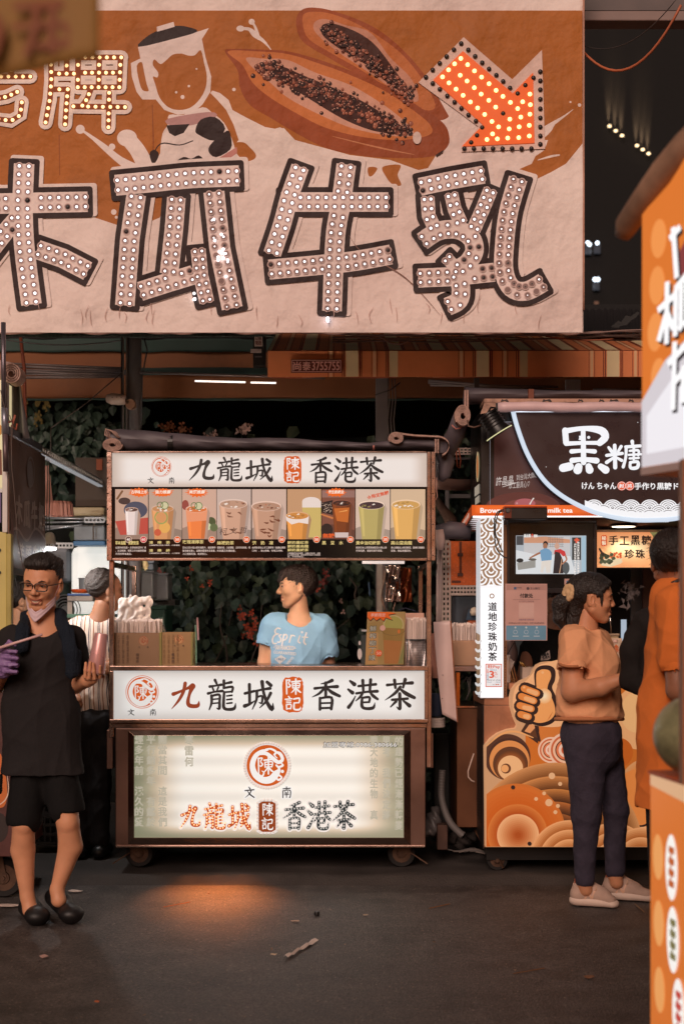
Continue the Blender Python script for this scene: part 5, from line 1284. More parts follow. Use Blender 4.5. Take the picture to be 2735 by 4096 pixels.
 for k in range(n1):
  for s_ in (-1,1):
   pts=[(SX(1666,Y)+r_*(0.93+.04*q/10)*math.cos(2*math.pi*(k+s_*q*.55)/n1),cy_+r_*(0.93+.04*q/10)*math.sin(2*math.pi*(k+s_*q*.55)/n1),cz+.004+h_*q/10) for q in range(11)]
   m_.tube(pts,.0009,3,cap=False)
 stuff(m_.obj('wire_mesh',M('mesh_silver',(190,184,184),rough=.25,metal=.9),c))
 m_=MB(); m_.lathe([(r_*.9,.01),(r_*.93,h_-.01)],(SX(1666,Y),cy_,cz),32); m_.obj('lining',M('cup_lining',(170,160,158),rough=.4,metal=.4),c,smooth=True)
 m_=MB(); m_.lathe([(r_*.97,h_-.004),(r_*1.02,h_-.004),(r_*1.02,h_+.003),(r_*.97,h_+.003)],(SX(1666,Y),cy_,cz),32); m_.obj('rim',M('cup_rim',(60,72,78)),c)
 m_=MB(); m_.lathe([(r_*.9,.0),(r_*.99,.0),(r_*.99,.007),(r_*.95,.007)],(SX(1666,Y),cy_,cz+.001),32); m_.obj('foot_ring',M('cup_rim',(60,72,78)),c)
 cup_straws('wrapped_straws','bunch of white wrapped straws standing in the silver mesh cup',None,1630,1700,2484,2640,cy_-.035,.07,46,6,8)
 t=thing('foil_packets','shiny silver and brown foil packets hanging inside the cart by the right posts','packets',W(1590,2260,Y+.75))
 for (x0,y0,x1,y1,mt,dy,nm) in ((1541,2258,1602,2408,M('foil_silver',(190,176,170),rough=.16,metal=1,var=.1,bump=.8,bscale=22),0,'silver_packet'),(1600,2270,1646,2408,M('foil_brown',(146,74,40),rough=.3,metal=.6,var=.3,bump=.8,bscale=16),.03,'brown_packet')):
  m_=MB()
  def ff(u,v,x0=x0,y0=y0,x1=x1,y1=y1,dy=dy):p=W(x0+(x1-x0)*u,y1+(y0-y1)*v,Y+.72); return (p.x,p.y+dy+.010*math.sin(v*9+u*3)+.008*math.sin(u*11-v*5),p.z)
  m_.grid(ff,14,24); m_.obj(nm,mt,t,smooth=True,thick=.006)
 m_=MB(); m_.box(SX(1507,8.5),SX(1528,8.5),8.5,8.53,1.15,SZ(2255,8.5)); tag(m_.obj('white_post',M('white_post',(170,158,152),rough=.5,var=.2)),'scuffed white upright post behind the cart beside the foil packets','post')
 for k,pts in enumerate((((1545,2265),(1535,2330),(1525,2380),(1540,2440),(1550,2460)),((1535,2262),(1530,2350),(1524,2400),(1545,2450)),((1580,2410),(1572,2440),(1578,2460)))):
  wire('cord',[W(x,y,8.4) for x,y in pts],.004,(150,120,104),('long pale cord curling down the white post behind the cart','thin pale cord hanging straight beside the white post','short pale cord below the silver packet')[k],'cord','cords by the white post')
 wire('cable',[W(x,y,8.42) for x,y in ((1590,2445),(1620,2432),(1650,2440),(1676,2455))],.005,(46,50,70),'dark blue cable curling above the peach carton','cable')
 m_=MB(); m_.tube([W(1474,2328,8.6),W(1480,2386,8.6)],.006,6); tag(m_.obj('blue_strip',M('blue_strip',(70,100,140),rough=.5)),'small light blue strip hanging in front of the hedge','strip')
 m_=MB(); m_.pbox(1444,2540,1466,2664,8.45,.12); o=m_.obj('dark_drum',M('drum_teal',(34,44,46),rough=.5)); tag(o,'dark teal container with white labels standing behind the menu card','container')
 a=Art(8.45,.002); a.c(206,196,196).disc(1438,2616,9,22); a.disc(1438,2572,5,9); a.c(190,190,196).rect(1445,2518,1466,2526); a.multi('label_disc',ink,o)
 for (x,y0,y1,cs) in ((786,2500,2664,((190,170,176),(60,90,150),(120,160,140))),(794,2470,2560,((214,170,176),))):
  m_=MB(); m_.tube([W(x,y1,8.5),W(x-4,y0,8.5)],.006,6); tag(m_.obj('garden_stake',M('stake_%d'%x,cs[-1],rough=.5)),'thin %s stake standing in front of the hedge beside the tan box'%('pale green' if x==786 else 'pink'),'stake')
 t=thing('rolled_tarpaulin','long grey tarpaulin rolled up and strapped along the roof of the tea cart','tarpaulin',W(1080,1804,Y+.05))
 m_=MB(); pts=[]; rs=[]
 top=[(440,1722),(480,1716),(560,1722),(660,1728),(760,1740),(900,1750),(1000,1753),(1150,1752),(1300,1764),(1480,1772),(1600,1756),(1720,1752),(1745,1756)]
 def tp(x):
  for (x0,y0),(x1,y1) in zip(top,top[1:]):
   if x <= x1:return y0+(y1-y0)*(x-x0)/(x1-x0)
  return top[-1][1]
 def rollf(u,v):
  x=432+(1742-432)*u; yt=tp(x); yb=1803; cy0=(yt+yb)/2; h2=(yb-yt)/2; a_=2*math.pi*v
  k=1+.07*math.sin(x*.03+math.sin(a_*2)*2)*math.sin(a_*3+x*.01)
  p=W(x,cy0-h2*math.sin(a_)*k,Y+.07); return (p.x,Y+.075-.07*math.cos(a_)*k,p.z)
 m_.grid(rollf,150,26); m_.obj('roll',TARP,t,smooth=True)
 for (x,w_) in ((680,20),(1494,7)):
  m_=MB()
  for k in range(24):
   a0,a1=2*math.pi*k/24,2*math.pi*(k+1)/24; y0=tp(x); cyy=(y0+1803)/2; h2=(1803-y0)/2+3
   q=[W(x-w_/2,cyy-h2*math.sin(a0),Y),W(x+w_/2,cyy-h2*math.sin(a0),Y),W(x+w_/2,cyy-h2*math.sin(a1),Y),W(x-w_/2,cyy-h2*math.sin(a1),Y)]
   for p,aa in zip(q,(a0,a0,a1,a1)):p.y=Y+.075-.075*math.cos(aa)
   m_.add(q,[(0,1,2,3)])
  m_.obj('strap',BLACK if w_>10 else M('strap_pink',(190,120,110),rough=.7),t)
 scroll_end(W(450,1778,Y-.02),40*Y/FOC,27*Y/FOC,4.0,t)
 for k in range(4):m_=MB(); m_.tube([W(x+k*6,y+k*2,Y-.015+.01*k) for x,y in ((438,1750),(420,1740),(424,1716),(444,1722),(470,1748))],.004,5); m_.obj('webbing',WEBBING,t,smooth=True)
 scroll_end(W(1584,1752,Y-.03),30*Y/FOC,24*Y/FOC,3.6,t)
 def ribbon(pts,wz,par,yd=.1,nm='webbing_edge'):
  m_=MB(); P_=[W(x,y,Y-.03) for x,y in pts]
  for p,q in zip(P_,P_[1:]):m_.add([p,q,q+Vector((0,yd,0)),p+Vector((0,yd,0)),p+Vector((0,0,-wz)),q+Vector((0,0,-wz)),q+Vector((0,yd,-wz)),p+Vector((0,yd,-wz))],[(0,1,2,3),(7,6,5,4),(0,4,5,1),(3,2,6,7)])
  m_.obj(nm,WEBBING,par)
 ribbon([(x,y) for x,y,in [(c_[0],c_[1]) for c_ in catmull([(1600,1730,0),(1650,1737,0),(1720,1741,0),(1765,1745,0),(1790,1762,0),(1795,1785,0),(1784,1806,0),(1768,1816,0)],False,5)]],.009,t)
 def fl(u,v):p=W(1738+50*u,1808-(58-10*u)*v,Y-.01); return (p.x,Y-.01+.04*math.sin(u*3),p.z)
 m_=MB(); m_.grid(fl,8,6); m_.obj('flap',TARP,t,smooth=True)
 for x in (1738,1748):m_=MB(); m_.pbox(x,1756,x+6,1812,Y-.02,.01); m_.obj('webbing_strip',WEBBING,t)
 m_=MB(); m_.tube([W(1752,1800,Y-.02),W(1756,1812,Y-.02),W(1748,1822,Y-.02)],.002,4); m_.obj('zip_pull',IRON,t)
 t=thing('rolled_curtain','rolled grey side curtain with a spiral ribbed end hanging between the two carts','curtain',W(1800,1900,Y-.05))
 m_=MB(); ax=[W(1842,1672,Y-.08),W(1822,1735,Y-.0),W(1790,1790,Y+.1),W(1765,1850,Y+.2),W(1752,1895,Y+.3)]; m_.tube(ax,[.045,.05,.052,.05,.045],18); m_.obj('roll',TARP,t,smooth=True)
 scroll_end(W(1850,1662,Y-.16),31*(Y-.1)/FOC,43*(Y-.1)/FOC,4.6,t)
 m_=MB(); m_.tube([W(1806,1700,Y-.1),W(1822,1716,Y-.1),W(1840,1712,Y-.1),W(1856,1696,Y-.1)],.004,5); m_.obj('strap_ring',M('strap_pink',(190,120,110)),t,smooth=True)
 m_=MB(); m_.tube([W(1772,1800,Y+.1),W(1786,1850,Y+.1),W(1775,1900,Y+.1),W(1762,1924,Y+.1)],[.04,.045,.035,.012],12); m_.obj('fold',TARP,t,smooth=True)
 wire('cord',[W(x,y,Y-.02) for x,y in ((1745,1910),(1745,1960),(1748,1985),(1742,2000))],.002,(200,150,136),'thin pale cord dangling beside the right end of the menu box','cord')
 wire('cord',[W(x,y,Y+.3) for x,y in ((1822,1760),(1824,1810),(1828,1868),(1838,1872),(1842,1840),(1834,1800),(1822,1760))],.0035,(170,84,52),'looped orange cord hanging from the rolled curtain','cord')
build_on_cart()
# ================================================================== left: papaya milk stall and the kitchen behind it
def holes_plate(m_,x0,x1,z0,z1,y,d,nx,nz,hr=.5,slot=1.0):
 """perforated strip as a lattice of bars (real openings)"""
 w=(x1-x0)/nx; h=(z1-z0)/nz
 for i in range(nx+1):xx=x0+i*w; m_.box(xx-w*(1-hr)/2,xx+w*(1-hr)/2,y,y+d,z0,z1)
 for j in range(nz+1):zz=z0+j*h; m_.box(x0,x1,y+d*.01,y+d*.99,zz-h*(1-hr*slot)/2,zz+h*(1-hr*slot)/2)
def build_left():
 YL=6.9; XP=SX(36,YL)
 CREAM=M('yellow_enamel',(206,190,112),rough=.4,var=.08,vscale=4)
 c=thing('juice_stall','papaya milk stall cut by the left frame edge, with yellow panel and brown side banner','food cart',(XP-.5,YL+.5,GZ))
 m_=MB(); m_.box(XP-1.6,SX(11,YL),YL,YL+.2,SZ(1950,YL),SZ(1520,YL)); m_.obj('lit_sign',lit((226,206,160),.75),c)
 a=Art(YL,.001); a.c(120,60,40).poly([(-40,1780),(8,1800),(10,1900),(-40,1900)]); a.c(200,150,60).disc(-10,1720,24); a.c(210,210,214).rect(-60,1955,10,1970); a.c(98,78,130).rect(-60,1972,6,2090); a.multi('print',ink,c)
 m_=MB(); m_.box(SX(12,YL),SX(33,YL),YL-.01,YL+.03,SZ(2130,YL),SZ(1530,YL)); m_.obj('edge_strip',M('white_enamel',(214,208,204),rough=.35),c,bevel=.003)
 m_=MB(); m_.box(XP-1.6,SX(28,YL),YL-.005,YL+.02,SZ(2760,YL),SZ(2128,YL)); m_.obj('yellow_panel',CREAM,c,bevel=.003)
 m_=MB(); m_.box(SX(28,YL)+.001,SX(50,YL),YL-.02,YL+.03,SZ(2760,YL),SZ(2136,YL)); m_.obj('yellow_panel_edge',M('yellow_edge',(176,160,84),rough=.4),c,bevel=.004)
 for y in (2200,2290):m_=MB(); m_.lathe([(.001,0),(.009,0),(.009,.004)],W(-2,y,YL-.01),10,'y'); m_.obj('vent_hole',BLACK,c)
 m_=MB(); m_.box(XP-1.6,SX(52,YL),YL+.03,YL+.7,SZ(3390,YL+.3),SZ(2770,YL)); m_.obj('cabinet',M('maroon_panel',(84,44,40),rough=.4,var=.2),c,bevel=.004)
 a=Art(YL+.03,.001); a.c(206,112,50).poly([(-60,3010),(0,3010),(24,3100),(30,3180),(10,3230),(-60,3200)],smooth=True); a.c(226,200,180).stroke([(-10,3225,3),(22,3200,5),(36,3160,4),(30,3100,2)],4); a.c(226,206,200).text('子',26,3246,54,3276,.03); a.c(40,26,24).disc(-5,3310,40,60); a.multi('print',ink,c)
 caster(c,SX(20,YL+.3),YL+.3,0.0+.002,.1,1)
 Z0,Z1=1.66,2.30; Y0,Y1=YL,7.74
 def tfs(u,v,d):
  return (XP+d,Y0+(Y1-Y0)*u/100,Z1-(Z1-Z0)*v/100+.006*math.sin(u*.1))
 m_=MB(); m_.add([tfs(0,100,0),tfs(100,100,0),tfs(100,0,0),tfs(0,0,0)],[(0,1,2,3)]); m_.obj('side_banner',M('side_banner',(112,74,54),rough=.3,var=.15,vscale=3,bump=.6,bscale=5,coat=.4),c,thick=.004)
 a=Art(0,.004,tf=tfs)
 a.c(78,42,40).poly([(0,74),(20,70),(45,76),(70,66),(100,72),(100,100),(0,100)]); a.c(170,150,140).stroke([(0,74,2),(20,70,2),(45,76,2.4),(70,66,2),(100,72,2)],2)
 a.c(186,170,160)
 for k,ch in enumerate('木瓜牛奶'):a.text(ch,16+k*21,44,33+k*21,66,.05)
 for k,ch in enumerate('芋頭牛奶'):a.text(ch,22+k*20,80,38+k*20,94,.03)
 a.c(132,124,124).disc(54,22,8,11); a.c(140,130,126).ring(56,20,9,10.5,ry=1.2); a.c(120,60,40).poly([(4,60),(10,70),(8,100),(2,100)])
 a.multi('print',lambda q:M('sb_%d_%d_%d'%q,q,rough=.4,var=.1),c)
 m_=MB(); m_.box(XP-.02,XP+.012,YL-.03,7.62,Z1+.001,Z1+.04); m_.obj('side_frame',M('frame_grey',(112,114,122),rough=.4,metal=.5),c,bevel=.003)
 m_=MB(); m_.box(XP-.03,XP+.0,YL+.02,7.74,Z0-.03,Z0-.002); m_.obj('side_frame',BLACK,c)
 m_=MB(); m_.tube([W(15,1290,6.86),W(16,1630,6.86)],.012,8); m_.obj('pole',M('pole_steel',(120,112,120),rough=.35,metal=.7,var=.2),c,smooth=True)
 m_=MB(); m_.tube([W(20,1632,6.86),W(22,1735,6.86)],.017,10); m_.obj('pole_joint',M('pole_joint',(150,150,164),rough=.35,metal=.6),c,smooth=True)
 m_=MB(); m_.tube([W(22,1736,6.86),W(26,1886,6.86)],.015,8); m_.obj('pole_foot',M('pole_foot',(110,92,96),rough=.45,metal=.5,var=.3),c,smooth=True)
 for kk,pts in enumerate((((4,1560),(12,1600),(30,1660),(42,1690)),((46,1700),(48,1860),(60,1990),(70,2130),(90,2250),(100,2300)),((40,1660),(52,1700),(50,1770)))):
  wire('wire',[W(x,y,6.8) for x,y in pts],.0022,(96,80,74),('short wire crossing the top of the left stall pole','long wire straggling down the brown side banner edge','thin wire tail below the knotted orange cord')[kk],'wire','wires on the left stall')
 wire('clip',[W(x,y,6.82) for x,y in ((36,1690),(56,1682),(62,1660),(50,1705),(66,1720),(70,1694))],.005,(150,74,50),'small orange cord knotted on the left stall pole','cord')
 wire('wire',[W(x,y,7.4) for x,y in ((66,2276),(60,2310),(68,2352),(74,2362),(92,2342))],.0035,(50,46,46),'dark wire hanging in a loop below the brown side banner','wire')
 t=thing('hanging_tarpaulin','grey tarpaulin hanging in folds from a rolled top at the left edge','tarpaulin',W(70,1750,7.0))
 m_=MB(); m_.tube([W(-60,1470,6.95),W(30,1488,6.98),(W(52,1494,7.25))],[.05,.05,.048],16); m_.obj('roll',M('tarp_pale',(176,150,142),rough=.6,var=.15),t,smooth=True)
 scroll_end(W(46,1494,6.93),.048,.05,3.5,t)
 m_=MB()
 def cf(u,v):x=34+50*u+34*u*v; p=W(x,1515+240*v,7.12); return (p.x,p.y+.03*math.sin(u*11+v*2),p.z)
 m_.grid(cf,26,12); m_.obj('curtain',M('curtain_grey',(138,134,136),rough=.6,var=.15,bump=.4),t,smooth=True,thick=.003)
 t=thing('slotted_angle','white slotted metal angle bar slanting back from the side banner to the tea cart','bar',(XP,8.6,2.3))
 m_=MB(); L0,L1=7.64,9.7; n=34
 SLW=M('slot_white',(206,206,208),rough=.4,var=.1)
 m_.box(XP,XP+.004,L0,L1,2.326,2.334); m_.box(XP,XP+.004,L0,L1,2.300,2.309)
 for k in range(n+1):y=L0+(L1-L0)*k/n; m_.box(XP,XP+.004,y-.013,y+.013,2.309,2.326)
 m_.box(XP-.035,XP+.004,L0,L1,2.296,2.2995); m_.obj('bar',SLW,t)
 m_=MB(); m_.box(XP-.03,XP+.002,L0,L1,2.288,2.2955); m_.obj('lower_flange',lit((214,216,220),.35),t)  # flange glows by its own emission although it is no lamp
 Yk=9.3
 k_=thing('kitchen_shelf','cluttered bright kitchen shelf of silver pipes and slotted bars behind the left stall','shelf',W(300,2150,Yk))
 SIL=M('silver_rail',(190,194,200),rough=.3,metal=.6,var=.2)
 for (x0,y0,x1,y1,Y_,r_) in ((178,2072,418,2078,9.2,.008),(178,2090,418,2086,9.1,.006),(178,2120,330,2098,9.0,.006),(178,2108,418,2104,9.4,.01),(200,2060,415,2064,9.5,.006)):
  m_=MB(); m_.tube([W(x0,y0,Y_),W(x1,y1,Y_)],r_,6); m_.obj('rail',SIL,k_,smooth=True)
 for (x0,x1,y,Yq) in ((340,418,2080,9.05),(222,292,2182,9.4)):
  m_=MB(); holes_plate(m_,SX(x0,Yq),SX(x1,Yq),SZ(y+8,Yq),SZ(y-8,Yq),Yq,.004,5,1,.6,.9); m_.obj('slotted_bar',SLW,k_)
 m_=MB(); m_.pbox(278,2028,420,2066,Yk,.4); m_.obj('cream_tray',M('cream_tray',(196,176,140),rough=.5,var=.1),k_,bevel=.02)
 t=thing('clear_box','clear plastic storage box with a blue lid on the kitchen shelf behind the left stall','box',W(350,2190,9.25))
 m_=MB(); m_.pbox(296,2104,420,2162,9.25,.2); m_.obj('body',M('clear_plastic',(150,156,162),rough=.25,var=.15),t,bevel=.01)
 m_=MB(); m_.pbox(294,2164,420,2182,9.24,.2); m_.obj('blue_lid',M('lid_blue',(70,128,180),rough=.4),t,bevel=.004)
 t=thing('brown_carton','large dark brown carton standing high in the kitchen behind the left stall','carton',W(357,2026,9.6))
 m_=MB(); m_.pbox(302,1830,440,2026,9.6,.3); m_.obj('body',M('carton_brown',(82,68,58),rough=.7,var=.1),t,bevel=.004)
 m_=MB(); m_.pbox(386,1836,410,1880,9.59,.006); m_.obj('orange_label',M('label_orange',(170,84,46),rough=.4),t)
 wire('cord',[W(x,y,9.0) for x,y in ((302,1878),(312,1892),(330,1893),(345,1888))],.003,(190,160,150),'short pale cord tied to the slotted bar end','cord')
 wire('cord',[W(x,y,9.0) for x,y in ((203,1826),(240,1860),(262,1880),(280,1891))],.003,(190,160,150),'pale thin cord slanting across the dark gap under the slotted bar','cord')
 wire('cable',[W(x,y,9.15) for x,y in ((414,2060),(386,2072),(374,2110),(374,2160))],.005,(120,104,92),'grey cable drooping from the kitchen shelf behind the clear box','cable')
 t=thing('ice_machine','big white rounded appliance with kitchen light put in as glow behind the striped shirt man','appliance',W(390,2560,9.5))
 m_=MB(); m_.pbox(282,2184,505,2620,9.5,.5); m_.obj('cabinet',M('appliance_white_glow',(226,226,222),rough=.35,var=.04,emit=.7,ecol=(230,230,224)),t,bevel=.05)  # emission stands for kitchen light falling on the white cabinet
 m_=MB(); m_.tube([W(505,2240,8.95),W(508,2440,8.95)],.004,6); tag(m_.obj('blue_pipe',M('pipe_blue',(60,96,150),rough=.4)),'thin blue pipe standing against the white appliance','pipe')
 m_=MB(); m_.pbox(180,2190,284,2330,9.9,.1); tag(m_.obj('steel_pan',M('pan_grey',(92,96,102),rough=.4,metal=.5,var=.3),bevel=.03),'large grey steel pan leaning at the back of the kitchen','pan')
 t=thing('ribbed_lampshade','reddish ribbed lampshade hanging under the slotted bar at the left','lampshade',W(230,2060,8.4))
 m_=MB(); vs=[]; n=40
 for j,(r_,h) in enumerate(((.072,.085),(.082,.07),(.088,.0))):
  for k in range(n):a_=2*math.pi*k/n; q=r_+(.004 if k%2 else-.004); vs.append(W(234,2064,8.4)+Vector((q*math.cos(a_),q*math.sin(a_),h)))
 m_.add(vs,[(j*n+k,j*n+(k+1)%n,(j+1)*n+(k+1)%n,(j+1)*n+k) for j in range(2) for k in range(n)]+[tuple(range(n))]); m_.obj('shade',M('shade_red',(132,84,70),rough=.5,var=.15),t)
 m_=MB(); m_.add([W(176,1862,8.5),W(197,1862,8.5),W(218,2058,8.5),W(176,2062,8.5)]+[W(176,1862,8.6),W(197,1862,8.6),W(218,2058,8.6),W(176,2062,8.6)],[(3,2,1,0),(4,5,6,7),(0,1,5,4),(1,2,6,5),(2,3,7,6),(3,0,4,7)]); o=m_.obj('folded_umbrella',M('shade_red',(132,84,70))); tag(o,'narrow folded reddish cloth hanging beside the ribbed lampshade','cloth')
 t=thing('led_bulb','white LED bulb shining downwards on a black cord above the smiling man','bulb',W(200,2200,7.9))
 m_=MB(); m_.lathe([(.010,.085),(.022,.078),(.031,.06),(.034,.03),(.034,.0)],W(200,2190,7.9),18); m_.obj('housing',M('bulb_housing',(206,200,196),rough=.4),t,smooth=True)
 m_=MB(); m_.lathe([(.034,.002),(.036,-.004),(.035,-.010),(.02,-.013)],W(200,2192,7.9),18); m_.obj('diffuser',lit((250,252,255),14),t,smooth=True)
 for k in range(8):m_=MB(); a_=math.pi*(k+.5)/8; m_.box(*[v for v in (lambda p:(p.x-.0025,p.x+.0025,p.y-.002,p.y+.002,p.z,p.z+.008))(W(200,2186,7.9)+Vector((-.0345*math.cos(a_),-.0345*math.sin(a_),.004)))]); m_.obj('vent',BLACK,t)
 m_=MB(); m_.tube([W(200,2130,7.9),W(198,2060,7.9),W(200,1990,7.9),W(196,1800,7.9)],.003,5); m_.obj('cord',BLACK,t)
 m_=MB(); m_.tube([W(186,2130,7.85),W(192,1900,7.85),W(188,1800,7.85)],.0025,5); m_.obj('cord',BLACK,t)
 l=bpy.data.lights.new('bulb_light','POINT'); lo=bpy.data.objects.new('bulb_light',l); COL.objects.link(lo); l.energy=26; l.color=(1,.98,.95); l.shadow_soft_size=.04; lo.location=W(200,2206,7.9)
 t=thing('worn_table','worn white wooden table in the kitchen holding the steel pot','table',W(320,2460,8.9))
 WT=M('worn_white_wood',(176,160,150),rough=.7,var=.2,stain=(14,(96,70,58),.7))
 m_=MB(); m_.pbox(270,2384,372,2404,8.9,.45); m_.obj('top',WT,t,bevel=.003)
 m_=MB(); m_.pbox(271,2405,290,2800,8.92,.05); m_.obj('leg',WT,t)
 m_=MB(); m_.pbox(262,2456,420,2470,8.85,.5); m_.obj('green_shelf',M('shelf_green',(96,140,120),rough=.5),t)
 t2=thing('blue_tray','flat blue tray at the edge of the worn kitchen table','tray',W(318,2384,8.95)); m_=MB(); m_.pbox(270,2374,368,2383,8.93,.3); m_.obj('tray',M('tray_blue',(66,98,160),rough=.35),t2,bevel=.004)
 t2=thing('orange_plate','shallow bright orange basin stacked on the blue tray','plate',W(325,2374,9.05)); m_=MB(); m_.lathe([(.03,0),(.055,.002),(.062,.024),(.06,.026),(.05,.006)],W(325,2373,9.06),24); m_.obj('basin',M('plate_orange',(226,92,36),rough=.3),t2,smooth=True)
 t2=thing('steel_pot','stainless steel pot with a thin arched handle on the orange plate','pot',W(348,2360,9.06))
 m_=MB(); m_.lathe([(.04,0),(.052,.002),(.054,.075),(.058,.078),(.058,.08),(.05,.08),(.048,.01)],W(350,2362,9.07),24); m_.obj('pot',SIL,t2,smooth='auto')
 m_=MB(); m_.tube([W(x,y,9.05) for x,y in ((344,2316),(350,2302),(360,2296),(370,2302),(376,2314))],.0022,5); m_.obj('handle',IRON,t2)
 m_=MB(); m_.box(SX(355,9),SX(366,9),9.0,9.015,SZ(2345,9),SZ(2325,9)); m_.obj('grip',BLACK,t2)
 t=thing('grey_fan','dim grey round fan standing in the kitchen behind the smiling man','fan',W(255,2470,9.4))
 for (x,y,r_) in ((262,2440,.1),):
  for q in (1,.8,.6,.4):m_=MB(); m_.tube([(SX(x,9.4)+r_*q*math.cos(a_),9.4,SZ(y,9.4)+r_*q*math.sin(a_)) for a_ in [2*math.pi*k/28 for k in range(29)]],.004,5); m_.obj('grille_ring',M('fan_grey',(86,86,88),rough=.4),t,smooth=True)
  m_=MB(); m_.lathe([(.001,0),(.03,0),(.03,.05)],W(x,y,9.4),14,'y'); m_.obj('motor',M('fan_grey',(86,86,88)),t)
 for (x0,y0,x1,y1,Yq,col_,lab) in ((560,2282,616,2392,9.0,(150,156,164),'pale grey plastic storage box on the high shelf beside the hedge'),(612,2292,676,2402,9.2,(132,138,146),'second grey translucent storage box set back on the high shelf'),(574,2243,618,2281,9.3,(120,128,138),'blue-grey box corner on top of the storage boxes')):
  t=thing('storage_box',lab,'box',W((x0+x1)/2,y1,Yq)); mt=M('bin_%d'%col_[0],col_,rough=.35,var=.08)
  m_=MB(); m_.pbox(x0+3,y0+8,x1-3,y1,Yq,.22); m_.obj('body',mt,t,bevel=.012)
  m_=MB(); m_.pbox(x0,y0,x1,y0+9,Yq-.008,.236); m_.obj('lid',mt,t,bevel=.004)
 t=thing('rubber_glove','pale yellow rubber glove hanging fingers down above the storage boxes','glove',W(582,2262,8.8))
 b=Blob(.004)
 for (a_,c_,r0,r1) in (((580,2240),(582,2262),.014,.015),((577,2260),(575,2272),.006,.005),((582,2262),(582,2282),.006,.0055),((587,2260),(590,2276),.006,.005),((590,2252),(594,2264),.005,.004)):b.cap(W(*a_,8.8),W(*c_,8.8),r0,r1,k=.006)
 V,F_=b.build(); put('glove',np_mesh('glove',relax(V,F_,1),F_),t,mat=M('glove_yellow',(206,182,130),rough=.5))
 t=thing('green_crate','dark green plastic crate with a white mark under the storage boxes','crate',W(630,2600,9.1))
 m_=MB(); m_.pbox(470,2428,662,2640,9.1,.4); m_.obj('body',M('crate_green',(34,78,68),rough=.45,var=.1),t,bevel=.012)
 m_=MB(); m_.pbox(466,2422,668,2438,9.09,.42); m_.obj('rim',M('crate_green',(34,78,68)),t,bevel=.006)
 a=Art(9.1,.001); a.c(120,150,140)
 for r_ in ((634,2468,654,2471),(634,2468,637,2500),(651,2468,654,2500),(640,2476,649,2479),(640,2484,649,2487)):a.rect(*r_)
 a.multi('mark',ink,t)
 m_=MB(); m_.pbox(466,2398,700,2420,9.3,.3); tag(m_.obj('dark_shelf',BLACK),'black shelf board between the storage boxes and the green crate','shelf')
 for r_,(y0,y1) in enumerate(((2890,3010),(3014,3134),(3138,3258),(3262,3380))):
  t=thing('black_crate',('black slatted crate at the top','second black slatted crate','third black slatted crate','bottom black slatted crate')[r_]+' of the stack behind the smiling man','crate',W(215,y1,8.3),group='black crates stacked by the left stall')
  m_=MB(); X0,X1=SX(130,8.3),SX(300,8.3)
  for j in range(4):zz=SZ(y1,8.3)+(SZ(y0,8.3)-SZ(y1,8.3))*j/3.2; m_.box(X0,X1,8.3,8.31,zz,zz+.018); m_.box(X0,X0+.01,8.311,8.6,zz,zz+.018); m_.box(X1-.01,X1,8.311,8.6,zz,zz+.018)
  for i in range(8):xx=X0+(X1-X0-.01)*i/7; m_.box(xx,xx+.01,8.2985,8.312,SZ(y1,8.3),SZ(y0,8.3)-.006)
  m_.obj('frame',BLACK,t)
  m_=MB(); m_.box(X0+.02,X1-.02,8.34,8.58,SZ(y1,8.3)+.01,SZ(y0,8.3)-.05); m_.obj('contents',M('crate_fill_%d'%(r_%2),((50,58,58),(44,40,40))[r_%2],rough=.7,var=.3),t)
build_left()
